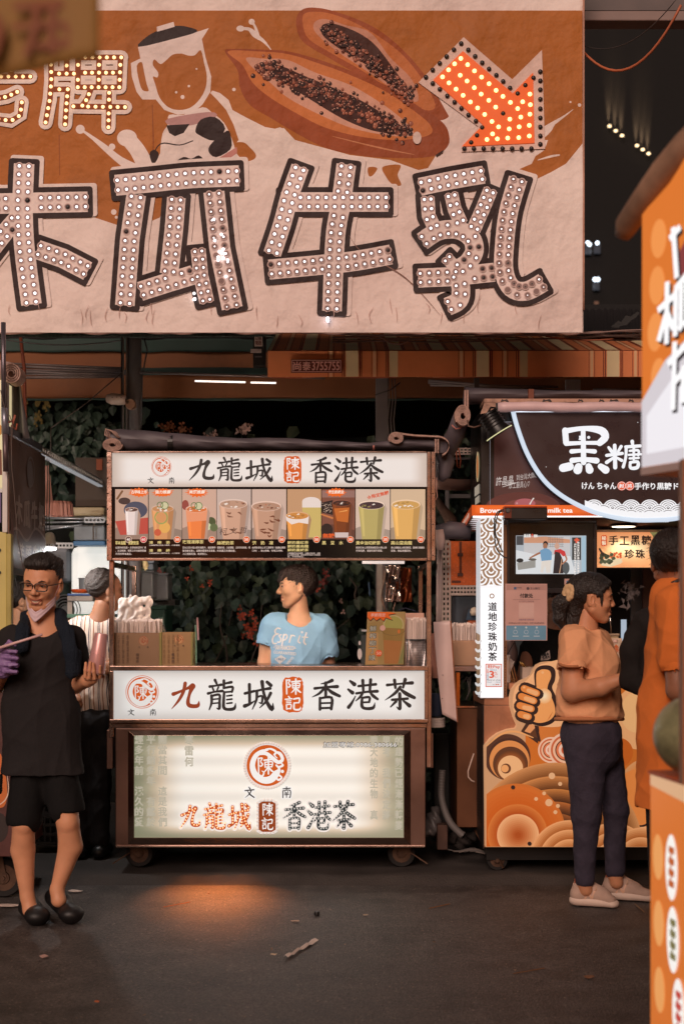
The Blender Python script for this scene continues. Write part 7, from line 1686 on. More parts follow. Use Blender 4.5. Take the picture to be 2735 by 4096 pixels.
 a.c(236,168,112).disc(2560,2870,110,130); a.c(240,180,120).disc(2540,2850,60,80); a.c(200,96,34).disc(2470,3010,60,60)
 grad(2600,3160,130,96,(220,150,96),(226,132,66),5); clipc(2580,3210,130,(52,34,28)); clipc(2570,3200,128,(230,134,66)); a.c(52,34,28).stroke([(2440,3210,3),(2500,3290,12),(2580,3300,8),(2630,3220,3)],8); a.c(236,170,120).stroke([(2430,3260,6),(2510,3316,22),(2600,3310,10)],12); a.c(52,34,28).stroke([(2480,3325,3),(2540,3334,8),(2600,3315,3)],6)
 a.c(70,44,34).poly([(2082,2925),(2110,2880),(2160,2870),(2150,2975)]); a.c(226,150,96).poly([(2096,2925),(2120,2892),(2150,2890),(2140,2940)]); a.c(96,56,36).poly([(2112,2940),(2140,2910),(2156,2955),(2130,2945)])
 a.c(212,118,54).poly([(2150,2880),(2260,2900),(2240,3000),(2160,2960)]); a.c(60,38,32).stroke([(2136,2880,10),(2146,2920,12),(2156,2962,10)],10)
 for (x,y,k_) in ((2202,3000,1),(2262,3000,1.35)):
  for r_,col in ((52,(240,190,160)),(45,(206,100,60)),(39,(242,186,150)),(32,(84,44,34)),(29,(226,120,76)),(22,(242,200,176)),(14,(206,92,50))):clipc(x,y,r_*k_,col)
 clipc(2028,3028,92,(84,50,38)); clipc(2034,3036,84,(70,42,34)); clipc(2036,3042,80,(222,140,78)); clipc(2040,3056,70,(96,56,36)); grad(2042,3066,62,40,(112,62,34),(176,96,48),5); clipc(2040,3072,50,(238,178,124)); clipc(2022,3074,20,(104,60,38)); clipc(2018,3074,15,(236,162,100))
 for r_,c0,c1 in ((352,(208,138,84),(140,82,42)),(298,(206,130,72),(110,62,32)),(247,(196,120,62),(84,46,26)),(196,(180,100,50),(70,40,26)),(150,(150,84,44),(60,34,24))):
  grad(2218,3402,r_,r_-46,c0,c1,8)
 clipc(2064,3330,196,(206,108,46)); grad(2064,3334,190,120,(212,108,44),(204,92,30),6)
 grad(2068,3336,120,88,(214,118,54),(186,82,30),6); grad(2070,3340,84,12,(240,172,118),(176,78,30),10); 
 for (cx_,cy_,r0) in ((2276,3440,160),(2450,3440,150),(2560,3440,130)):
  for q in range(4):grad(cx_,cy_,r0-q*38,r0-q*38-34,(234,160,104),(176,96,44),6)
 for (x,y,r_) in ((2205,3103,13),(2238,3135,8),(2174,3173,7.5),(2142,3195,7.5),(2193,3210,14.5),(2229,3223,8),(2219,3248,8),(2488,2824,3)):a.c(232,176,128).disc(x,y,r_,n=18)
 a.c(232,160,100).stroke([(1944,2985,3),(2000,2938,8),(2060,2926,8),(2130,2950,4)],6)
 OL=(50,34,30)
 def H(x,y):return (1850+x/3.484,2600+y/3.484)
 a.c(240,176,124).poly([(2060,2750),(2100,2725),(2140,2680),(2170,2655),(2280,2655),(2290,2880),(2240,2905),(2160,2905),(2080,2880),(2050,2830)],smooth=True)
 for st in ([(865,540),(1050,615)],[(825,655),(1005,725)],[(800,780),(975,830)],[(815,905),(930,945)]):a.c(*OL).stroke([H(*p)+(54,) for p in st],54,smooth=False)
 a.c(*OL).poly([H(*p) for p in ((1000,560),(990,330),(1040,240),(1130,212),(1230,225),(1285,290),(1280,420),(1240,520),(1290,640),(1330,800),(1320,920),(1240,1020),(1100,1062),(960,1030),(880,990),(940,700))],smooth=True,n=4)
 a.c(238,158,92).poly([H(*p) for p in ((1030,600),(1020,340),(1070,280),(1130,268),(1200,285),(1225,340),(1218,400),(1185,480),(1178,560),(1240,680),(1280,800),(1275,900),(1200,980),(1080,1015),(990,1000),(960,970),(1000,860),(1040,780),(1060,660))],smooth=True,n=4)
 grad(H(1130,640)[0],H(1130,640)[1],30,6,(242,178,120),(252,226,186),6)
 a.c(*OL)
 for st in ([(865,540),(1050,615)],[(825,655),(1005,725)],[(800,780),(975,830)],[(815,905),(930,945)]):a.stroke([H(*p)+(42,) for p in st],42,smooth=False)
 for k_,st in enumerate(([(850,535),(1025,602)],[(812,645),(985,708)],[(790,772),(950,818)],[(802,895),(910,928)])):
  a.c(226,132,64).stroke([H(*p)+(27,) for p in st],27,smooth=False); (x0,y0),(x1,y1)=st; a.c(240,170,112).stroke([H(x0+60,y0+26)+(16,),H(x1-8,y1)+(19,)],16,smooth=False)
 a.c(240,176,120).disc(*H(1108,312),5.5); a.disc(*H(850,520),4.5); a.c(200,110,54).poly([H(*p) for p in ((1255,850),(1210,940),(1160,1000),(1225,890))])
 a.multi('swirl_picture',lambda q:lit(q,.74,.25),go)
 for (x,y) in ((2050,3149),(2116,3374)):m_=MB(); m_.lathe([(.001,-.012),(.010,-.012),(.011,-.010),(.011,0)],W(x,y,YG-.002),14,'y'); m_.obj('bolt',M('bolt_grey',(90,80,84),rough=.35,metal=.8),c)
 m_=MB(); m_.pbox(1944,3390,2950,3440,YF+.1,.5); m_.obj('plinth',BLACK,c)
 for x in (1986,2700):caster(c,SX(x,YF+.14),YF+.14,GZ,.058,-.2)
 m_=MB(); m_.pbox(1910,2110,2950,2790,9.0,.05); m_.obj('back_panel',M('inner_dark',(36,32,32),rough=.7,var=.2),c)
 m_=MB(); m_.quad(W(2385,2119,Y+.0),W(2950,2119,Y),W(2950,2160,9.0),W(2350,2160,9.0)); m_.obj('ceiling',M('soffit',(150,120,108)),c)
 m_=MB(); m_.add([W(2385,2066,YS+.02),W(2950,2066,YS+.02),W(2950,2116,YS+.5),W(2385,2116,YS+.5)],[(0,1,2,3)]); m_.obj('soffit',M('soffit',(150,120,108)),c)
 m_=MB(); p=W(2492,2106,7.86); m_.lathe([(.062,.0),(.064,-.002),(.05,-.004)],p,24); m_.obj('downlight',lit((255,238,206),4),c)
 m_=MB(); m_.lathe([(.062,-.001),(.075,-.003),(.075,.002)],p+Vector((0,0,.002)),24); m_.obj('downlight_ring',M('ring_grey',(150,130,120),rough=.4),c)
 l=bpy.data.lights.new('downlight_lamp','SPOT'); lo=bpy.data.objects.new('downlight_lamp',l); COL.objects.link(lo); l.energy=14; l.spot_size=math.radians(120); l.color=(1,.82,.6); l.shadow_soft_size=.06; lo.location=p+Vector((0,0,-.02))
 pb=thing('lit_price_board','glowing peach price board with 手工黑糖珍珠 hanging under the bubble tea stall roof','sign',W(2560,2270,7.9)); YP=7.9
 m_=MB(); m_.pbox(2384,2119,2830,2272,YP,.06); m_.obj('case',BLACK,pb)
 m_=MB(); m_.quad(W(2386,2270,YP-.001),W(2828,2270,YP-.001),W(2828,2121,YP-.001),W(2386,2121,YP-.001)); bo=m_.obj('light_face',glow_panel('price_glow',SX(2386,YP),SX(2640,YP),SZ(2270,YP),SZ(2121,YP),.12,.1,(232,148,96),(240,176,124),(252,222,172),.95),pb)
 a=Art(YP-.001,.001)
 a.c(134,128,80).poly([(2590,2122),(2606,2140),(2618,2165),(2626,2190),(2828,2190),(2828,2122)]); a.poly([(2626,2190),(2628,2230),(2620,2268),(2828,2268),(2828,2188)])
 a.c(222,96,50).poly([(2402,2144),(2408,2140),(2422,2140),(2426,2146),(2426,2180),(2420,2185),(2406,2185),(2401,2180)]); a.c(250,230,200).text('秘',2405,2144,2422,2161,.02); a.text('製',2405,2164,2422,2181,.02)
 a.c(58,40,32)
 for ch,x0,y0,x1,y1 in (('手',2433,2143,2470,2180),('工',2477,2146,2513,2180),('黑',2521,2142,2557,2180),('糖',2564,2142,2602,2180),('珍',2496,2198,2534,2234),('珠',2540,2198,2577,2234)):a.text(ch,x0,y0,x1,y1,.03)
 a.c(226,206,170).disc(2442,2246,46,14).poly([(2396,2246),(2488,2232),(2478,2256),(2440,2268),(2404,2262)]); rr=random.Random(5)
 for _ in range(26):a.c(*((206,84,40) if _%3 else (226,110,60))).disc(rr.uniform(2440,2482),rr.uniform(2210,2232),rr.uniform(3,5),n=8)
 for _ in range(20):a.c(*((78,84,62) if _%2 else (56,62,46))); x,y=rr.uniform(2400,2452),rr.uniform(2214,2250); a.poly([(x-8,y),(x-3,y-7),(x+6,y-6),(x+9,y+2),(x+1,y+8),(x-6,y+6)])
 a.c(50,36,34).stroke([(2396,2196,8),(2410,2220,8)],8); a.c(246,236,220).disc(2678,2137,10); a.c(80,70,50).text('1',2675,2131,2681,2143,.05); a.c(236,226,200).text('綠豆',2693,2127,2722,2147,.02)
 a.multi('print',lit_fn(.9),bo)
 tv=thing('television','black framed television showing two cooks under the orange fascia','television',W(2207,2370,7.66)); YT=7.66
 m_=MB(); m_.pbox(2028,2082,2384,2372,YT,.06); m_.obj('case',M('tv_black',(22,21,22),rough=.2),tv,bevel=.004)
 for (x0,y0,x1,y1) in ((2028,2082,2384,2092),(2028,2352,2384,2372),(2028,2093,2038,2351),(2374,2093,2384,2351)):m_=MB(); m_.pbox(x0,y0,x1,y1,YT-.012,.0115); m_.obj('bezel',M('tv_bezel',(40,36,38),rough=.25),tv,bevel=.002)
 m_=MB(); m_.quad(W(2062,2296,YT-.002),W(2343,2296,YT-.002),W(2343,2142,YT-.002),W(2062,2142,YT-.002)); so=m_.obj('screen',lit((176,186,194),.8),tv)
 a=Art(YT-.002,.001)
 a.c(196,196,198).rect(2094,2146,2278,2230); a.c(206,150,120).poly([(2094,2150),(2180,2146),(2278,2158),(2278,2172),(2094,2172)]); a.c(214,220,224).poly([(2062,2200),(2130,2215),(2280,2225),(2300,2296),(2062,2296)]); a.c(96,100,100)
 for k in range(9):a.rect(2192+k*7,2148,2193+k*7,2190)
 for k in range(6):a.rect(2192,2150+k*7,2252,2151+k*7)
 a.c(70,74,78).rect(2064,2144,2092,2180); a.c(58,60,60).rect(2286,2150,2322,2240); a.c(160,190,206).rect(2324,2144,2342,2294)
 a.c(44,36,36).disc(2180,2176,10,12); a.c(160,110,84).disc(2179,2184,9,12); a.c(112,156,190).poly([(2162,2200),(2180,2192),(2196,2198),(2206,2210),(2204,2240),(2164,2244),(2160,2216),(2150,2214)]); a.c(160,106,78).stroke([(2156,2212,8),(2136,2222,7),(2118,2232,5)],6); a.c(220,214,206).poly([(2164,2244),(2204,2240),(2200,2290),(2184,2292),(2178,2262),(2170,2292),(2160,2288)])
 a.c(200,160,140).disc(2226,2184,10,13); a.c(200,60,60).poly([(2216,2200),(2240,2196),(2258,2206),(2262,2222),(2250,2226),(2240,2214),(2214,2216)]); a.c(50,42,44).poly([(2218,2206),(2236,2210),(2250,2240),(2252,2294),(2210,2294),(2214,2250)]); a.c(180,120,90).stroke([(2260,2224,7),(2264,2240,6),(2246,2256,5)],6); a.c(190,150,120).stroke([(2246,2234,3),(2236,2292,4)],3)
 a.c(84,90,92).disc(2262,2272,14,24); a.c(40,44,46).disc(2078,2242,14,9); a.c(150,150,146).poly([(2066,2252),(2140,2240),(2140,2270),(2070,2280)]); a.c(96,92,86).disc(2128,2238,16,5)
 a.c(222,96,70).rect(2300,2152,2310,2172).rect(2295,2157,2315,2164); a.c(236,232,228); a.vtext('獨門秘訣！色香味俱全的黑糖水',2294,2174,2303,2300,.02); a.vtext('強強滾！日賺萬元的黑糖撞奶',2306,2166,2315,2300,.02)
 a.c(238,236,232).text('新台灣',2094,2136,2120,2150,.03); a.c(226,80,50).text('大',2121,2134,2133,2150,.04); a.c(238,236,232).text('體驗',2133,2138,2148,2150,.03)
 a.multi('picture',lit_fn(.85),so)
 m_=MB(); m_.pbox(2256,2315,2312,2339,YT-.03,.01); tv2=m_.obj('label',M('label_pink',(200,160,150),rough=.5),tv); a=Art(YT-.03,.001); a.c(70,130,180).rect(2264,2323,2272,2332); a.c(80,60,60).text('支付宝',2274,2323,2284,2329,.02); a.multi('label_print',ink,tv)
 sb=thing('sound_bar','black sound bar with an orange rim and round button pad before the fascia','speaker',W(2100,2078,7.46))
 m_=MB(); m_.pbox(2014,2030,2188,2078,7.46,.08); m_.obj('case',M('bar_dark',(30,26,26),rough=.3),sb,bevel=.006)
 m_=MB(); m_.pbox(2015,2024,2187,2031,7.455,.085); m_.obj('top_rim',M('bar_orange',(170,70,34),rough=.3),sb,bevel=.003)
 m_=MB(); m_.pbox(2016,2034,2044,2072,7.452,.008); m_.obj('control_plate',M('bar_rust',(110,46,26),rough=.3),sb)
 m_=MB(); m_.lathe([(.001,-.006),(.010,-.006),(.013,-.004),(.013,0)],W(2030,2042,7.452),18,'y'); m_.obj('button_pad',M('pad_grey',(90,90,90),rough=.3,metal=.6),sb)
 for kk,pts in enumerate((((2014,2038),(2000,2042),(1984,2056),(1976,2090),(1978,2160),(1988,2200),(2012,2226),(2026,2232)),((2014,2044),(1996,2050),(1984,2080),(1980,2130),(1996,2180),(2010,2210)))):
  wire('cable',[tuple(p) for p in catmull([W(x,y,7.45) for x,y in pts],False,5)],.0035,(26,24,24),('longer' if kk==0 else 'shorter')+' black cable looping from the sound bar over the pillar pattern','cable','sound bar cables')
 pp=thing('payment_poster','pink and light blue payment poster headed 付款处 hanging below the television','poster',W(2103,2562,7.50)); YQ=7.50
 m_=MB(); m_.pbox(2020,2335,2187,2562,YQ,.004); m_.obj('sheet',M('poster_pink',(206,164,156),rough=.35,var=.05),pp)
 a=Art(YQ,.001); a.c(190,148,140).rect(2024,2338,2184,2360); a.c(106,158,190).rect(2023,2502,2183,2560); a.c(60,100,140).rect(2054,2348,2064,2358); a.c(90,70,74).text('支付宝',2066,2348,2084,2354,.02); a.disc(2110,2354,6); a.text('玉山銀行',2118,2349,2158,2358,.02)
 a.c(56,44,46).text('付款处',2078,2374,2130,2392,.03); a.c(150,120,118).rect(2050,2398,2160,2399); a.c(150,120,124).text('支付宝手工黑糖珍珠',2074,2402,2134,2409,0); a.c(110,100,140).text('用支付宝 扫码付款',2074,2476,2134,2482,0); a.c(110,86,90).text('本服務由玉山銀行合作提供・仅限大陆消费者使用',2032,2489,2174,2495,0)
 a.c(214,178,170).rect(2074,2412,2134,2472)
 a.c(200,220,230)
 for x in (2060,2103,2145):a.disc(x,2510,4); a.ring(x,2528,7,8.4); a.rect(x-12,2543,x+12,2546)
 a.multi('print',ink,pp)
 YC=7.72; czr=SZ(2735,YC)
 w=thing('utensil_box','white open box with golden tongs on the bubble tea counter','box',W(2110,2740,YC+.1)); m_=MB()
 X0,X1=SX(2088,YC+.1),SX(2150,YC+.1)
 for b_ in ((X0,X1,YC+.1,YC+.105),(X0,X1,YC+.2,YC+.205)):m_.box(*b_,czr,SZ(2672,YC))
 m_.box(X0,X0+.005,YC+.106,YC+.199,czr,SZ(2672,YC)); m_.box(X1-.005,X1,YC+.106,YC+.199,czr,SZ(2672,YC)); m_.obj('box',M('box_cream',(196,176,160),rough=.5),w)
 for d_ in (0,8):m_=MB(); m_.tube([W(2076+d_,2645+d_*.3,YC+.15),W(2084+d_,2656,YC+.15),W(2096+d_,2670,YC+.15),W(2110+d_,2700,YC+.15)],.005,6); m_.obj('tongs',M('gold_tongs',(206,170,110),rough=.25,metal=1),w,smooth=True)
 t=cup_straws('wrapped_straws','fan of clear wrapped straws leaning behind the lit pillar on the counter',None,2014,2040,2640,2745,YC+.05,.05,26,12,41)
 for k in range(5):m_=MB(); m_.tube([W(2030+k*6,2625+k*5,YC+.08),W(2020+k*3,2700,YC+.08)],.006,5); tag(m_.obj('clear_wrapper',M('wrapper',(196,180,172),rough=.25),smooth=True),ORD[k].replace('topmost','leftmost')+' clear wrapped spoon from the left in the fan beside the lit pillar','spoon','wrapped spoons by the pillar')
 for k,(x,c_) in enumerate(((2040,(180,120,66)),(2050,(200,150,100)),(2060,(150,96,56)))):m_=MB(); m_.tube([W(x-14,2640,YC+.12),W(x+10,2740,YC+.12)],.004,6); tag(m_.obj('chopstick',M('stick_%d'%k,c_,rough=.4),smooth=True),('left','middle','right')[k]+' one of three thin brown sticks standing beside the lit pillar','stick','sticks by the pillar')
 m_=MB(); m_.pbox(2046,2560,2120,2640,8.6,.2); tag(m_.obj('grey_machine',M('machine_grey',(104,112,116),rough=.5,var=.1)),'flat grey machine panel behind the payment poster','machine')
 b=Blob(.006); b.ell(W(2040,2590,8.3),(.03,.03,.09),k=.02).ell(W(2050,2620,8.3),(.03,.03,.06),k=.02); V,F_=b.build(); tag(put('hanging_bag',np_mesh('bag',relax(V,F_,1),F_),None,mat=M('bag_mauve',(140,116,112),rough=.35,var=.2)),'mauve plastic bag hanging behind the lit pillar below the poster','bag')
 wire('rod',[W(2054,2572,7.9),W(2024,2624,7.9)],.003,(44,36,34),'thin black rod slanting below the payment poster','rod')
 YM=7.9
 t=thing('milk_carton','white and orange milk carton reading 鮮乳 behind the woman','carton',W(2462,2740,YM))
 m_=MB(); m_.pbox(2424,2576,2492,2735,YM,.09); m_.obj('body',M('milk_white',(222,196,172),rough=.4,var=.04),t,bevel=.003)
 m_=MB(); p0,p1=W(2424,2576,YM),W(2492,2576,YM); zt=SZ(2562,YM); m_.add([p0,p1,p1+Vector((0,.09,0)),p0+Vector((0,.09,0)),Vector((p0.x,YM+.045,zt)),Vector((p1.x,YM+.045,zt))],[(0,1,5,4),(2,3,4,5),(1,2,5),(3,0,4)]); m_.obj('gable',M('milk_white',(222,196,172)),t)
 m_=MB(); m_.box(p0.x,p1.x,YM+.043,YM+.047,zt,zt+.012); m_.obj('seam',M('milk_white',(222,196,172)),t)
 m_=MB(); m_.lathe([(.013,0),(.014,.004),(.013,.016)],W(2459,2570,YM+.02),12); m_.obj('cap',M('cap_peach',(226,190,176),rough=.4),t)
 a=Art(YM,.001); a.c(222,112,56); a.poly([(2452,2590),(2462,2577),(2474,2590)]).rect(2454,2591,2472,2594).rect(2456,2595,2470,2600); a.text('鮮乳',2453,2596+2,2487,2612,.03); a.c(120,90,84).text('FRESH MILK',2456,2614,2486,2618,0); a.text('台灣生乳',2458,2620,2486,2624,0); a.c(222,130,70).ring(2474,2645,6,8).ring(2486,2655,5,6.5).ring(2470,2668,7,8.6).ring(2480,2690,8,10).ring(2474,2643,2,3)
 a.multi('print',ink,t)
 t=thing('plastic_tub','clear lidded plastic tub behind the milk carton','tub',W(2440,2600,8.1)); m_=MB(); m_.pbox(2392,2542,2474,2640,8.1,.12); m_.obj('body',M('tub_cream',(200,176,140),rough=.25,var=.1),t,bevel=.008); m_=MB(); m_.pbox(2390,2534,2476,2543,8.09,.14); m_.obj('lid',M('tub_lid',(190,166,140),rough=.2),t,bevel=.004)
 m_=MB(); m_.tube([W(2437,2456,8.0),W(2440,2490,8.0),W(2443,2532,8.0)],[.006,.005,.003],8); tag(m_.obj('steel_spoon',M('spoon_steel',(214,206,200),rough=.12,metal=1),smooth=True),'shiny steel spoon handle standing in the tub before the woman','spoon')
 m_=MB(); m_.pbox(2484,2478,2504,2650,8.5,.02); tag(m_.obj('bright_slot',lit((190,206,224),.7)),'narrow bright bluish panel deep inside the stall','panel')
 m_=MB(); m_.pbox(2522,2260,2570,2560,8.6,.03); tag(m_.obj('inner_post',M('inner_grey',(84,80,80),rough=.5,var=.2)),'grey slotted post inside the stall right of the woman','post')
 m_=MB(); m_.pbox(2570,2262,2625,2700,8.5,.04); tag(m_.obj('maroon_post',M('inner_maroon',(78,46,40),rough=.5,var=.15)),'dark maroon post inside the stall beside the orange shirt','post')
 rr=random.Random(8); m_=MB()
 for _ in range(60):
  p=W(rr.gauss(2515,14),rr.gauss(2370,22),8.2); m_.add([p,p+Vector((rr.uniform(-.03,.03),rr.uniform(-.02,.02),rr.uniform(-.03,.03))),p+Vector((rr.uniform(-.03,.03),0,rr.uniform(-.03,.03)))],[(0,1,2)])
 tag(m_.obj('crinkled_bag',M('crinkle',(120,112,112),rough=.12,var=.3)),'crinkled clear plastic bag hanging inside the stall under the price board','bag')
build_right()
# ================================================================== foreground
def build_front():
 X0=.757
 def tf(x,y,d):
  Y=X0*FOC/(x-CX); p=W(x,y,Y); return (p.x-d,Y,p.z)
 c=thing('corner_stall','out of focus orange lit stall with tall sign and low box at right edge','food stall',(X0+.3,3.2,0))
 OR_=lit((226,124,52),.86); YN,YFa=1.9,X0*FOC/(2566-CX)
 def slab(name,xa,ya,dx,dy,ln,dep,z0,z1,mat,off=0.0,rise=0.0):
  """long box that starts at its far corner (xa, ya) and runs towards the viewer along (dx, dy)"""
  n_=Vector((-dy,dx,0)); n_=n_ if n_.x>0 else-n_; d_=Vector((dx,dy,0)); o_=Vector((xa,ya,0))-n_*off
  q=[o_,o_+d_*ln,o_+d_*ln+n_*dep,o_+n_*dep]; m_=MB()
  m_.add([v+Vector((0,0,z0)) for v in q]+[v+Vector((0,0,z1+rise*(k in (1,2)))) for k,v in enumerate(q)],[(0,1,2,3),(7,6,5,4),(4,5,1,0),(5,6,2,1),(6,7,3,2),(7,4,0,3)]); return m_.obj(name,mat,c)
 UX,UY=.403,-.915; Ya=X0*FOC/(2566-CX); z1=EYE-(860-CY)*Ya/FOC; z0=EYE-(1870-CY)*Ya/FOC
 o1=slab('upper_sign',X0,Ya,UX,UY,1.6,.4,z0,z1,OR_,rise=.85)
 a=Art(0,.001,tf=lambda x,y,d:(X0+UX*x*.70-d*.915,Ya+UY*x*.70-d*.4,z0+(z1-z0)*(1-y)),step=.0001)
 a.c(232,146,78)
 for (x,y) in ((.10,.12),(.09,.30),(.08,.48),(.10,.66)):a.disc(x,y,.045,.075)  # discs paint the glow of tubes inside the sign
 a.c(206,200,206).poly([(0,.74),(.06,.68),(.14,.60),(.3,.52),(1,.5),(1,1),(0,1)]); a.c(232,230,236).poly([(.03,.80),(.2,.66),(1,.6),(1,.94),(.03,.95)])
 a.c(132,62,62).poly([(.20,.22),(.3,.12),(1,.0),(1,.42),(.26,.44),(.22,.36)])
 ls=[[(.10,.40),(.20,.36)],[(.155,.30),(.15,.54)],[(.15,.42),(.105,.52)],[(.155,.42),(.19,.49)],[(.20,.34),(.28,.29)],[(.205,.34),(.20,.52)],[(.235,.33),(.232,.48)],[(.265,.31),(.268,.50)],[(.22,.50),(.25,.47)],[(.19,.10),(.21,.30)],[(.17,.14),(.23,.11)],
  [(.16,.62),(.27,.56)],[(.20,.54),(.19,.80)],[(.19,.70),(.25,.66)],[(.25,.64),(.245,.78)],[(.30,.2),(.31,.56)],[(.29,.58),(.31,.84)],[(.34,.3),(.42,.26)],[(.38,.22),(.37,.5)]]
 for st in ls:a.c(44,32,34).stroke([(x+.008,y+.012,.03) for x,y in st],.03,smooth=False,cap=False)
 for st in ls:a.c(250,250,252).stroke([(x,y,.026) for x,y in st],.026,smooth=False,cap=False)
 a.multi('print',lit_fn(1.0),o1)
 slab('sign_trim',X0,Ya,UX,UY,1.6,.4,z0-.02,z0-.001,M('trim_white',(190,170,168),rough=.4),.004)
 m_=MB(); m_.tube([W(2488,948,3.7),W(2505,900,3.68),W(2570,805,3.6),W(2650,690,3.5),W(2740,585,3.45),W(2950,380,3.3)],[.020,.031,.033,.034,.036,.036],16); m_.obj('awning_roll',M('awning_dusty',(158,124,102),rough=.6,var=.3,vscale=12),c,smooth=True)
 X0b=.78; Yn=3.6
 yt=3096
 zt=EYE-(yt-CY)*Yn/FOC
 VX,VY=.126,-.992; o2=slab('low_light_box',X0b,Yn,VX,VY,1.7,.7,.12,zt,lit((226,122,52),.8))
 slab('box_top',X0b,Yn+.004,VX,VY,1.72,.72,zt+.001,zt+.009,M('top_orange',(206,90,34),rough=.35),.006)
 slab('box_foot',X0b+.05,Yn-.05,VX,VY,1.5,.55,.004,.119,BLACK)
 a=Art(0,.001,tf=lambda x,y,d:(X0b+VX*1.12*x-d,Yn+VY*1.12*x-d*.13,zt-(zt-.12)*y),step=.0001)
 a.c(214,168,128).poly([(0,0),(1,0),(1,.10),(.0,.03)])
 a.c(230,158,92)
 for (x,y) in ((.05,.22),(.055,.40),(.06,.58),(.06,.76)):a.disc(x,y,.032,.062)  # lamp glow behind the box face, painted as paler discs
 for k,(x,y) in enumerate(((.135,.23),(.145,.42),(.18,.60))):
  a.c(248,244,238).disc(x,y,.036,.088); a.c(*((186,92,40),(120,112,70),(190,70,60))[k])
  for q in range(4):a.rect(x-.016,y-.055+q*.03,x+.018,y-.037+q*.03)
  a.rect(x-.006,y-.055,x+.003,y+.05)
 a.c(236,234,238).poly([(0,.87),(.06,.88),(1,.84),(1,1),(0,1)]); a.c(40,34,38)
 for (x,y) in ((.03,.92),(.055,.90),(.08,.93),(.12,.91),(.04,.97),(.09,.97),(.15,.95)):a.stroke([(x,y,.006),(x+.022,y-.012,.010)],.008,smooth=False,cap=False); a.stroke([(x+.012,y-.03,.006),(x+.008,y+.03,.008)],.008,smooth=False,cap=False)
 a.multi('print',lit_fn(.95),o2)
 m_=MB(); m_.box(SX(2730,3.2),SX(2730,3.2)+.02,3.2,3.24,zt+.022,z0-.02); m_.obj('post',M('post_brown',(160,100,62),rough=.5),c)
 b=Blob(.006); cm=Vector((X0b+.088,3.47,zt+.009+.100)); b.ell(cm,(.108,.115,.101),k=.01); V,F_=b.build()
 o=put('green_melon',np_mesh('melon',V,F_),None,mat=M('melon_skin',(150,148,112),rough=.35,var=.4,vscale=14,stain=(24,(62,66,44),.6))); tag(o,'large greyish green melon resting on the orange box at the right edge','melon')
 t=thing('near_banner','very blurred yellow brown hanging banner with red characters at the top left corner','banner',(-.5,1.7,2.1)); Yb_=1.7
 YM_=M('near_yellow',(140,102,46),rough=.7,var=.1)
 m_=MB(); m_.grid(lambda u,v:tuple(W(-260+665*u,330-80*u-(560-80*u)*v,Yb_)+Vector((0,.01*math.sin(u*5),0))),20,8); m_.obj('cloth',YM_,t,smooth=True,thick=.002)
 a=Art(Yb_-.006,.003); a.c(130,50,24)
 for st in ([(70,30,30),(240,20,40)],[(150,20,34),(140,130,34),(110,215,30)],[(60,110,24),(260,100,26)],[(215,30,36),(210,150,36),(215,205,30)],[(160,190,30),(300,170,36)],[(-40,60,60),(-8,120,60),(-30,210,60)],[(270,120,30),(310,160,36)]):a.stroke(st,30)
 a.multi('characters',lambda q:M('near_red',(126,66,30),rough=.7),t)
build_front()
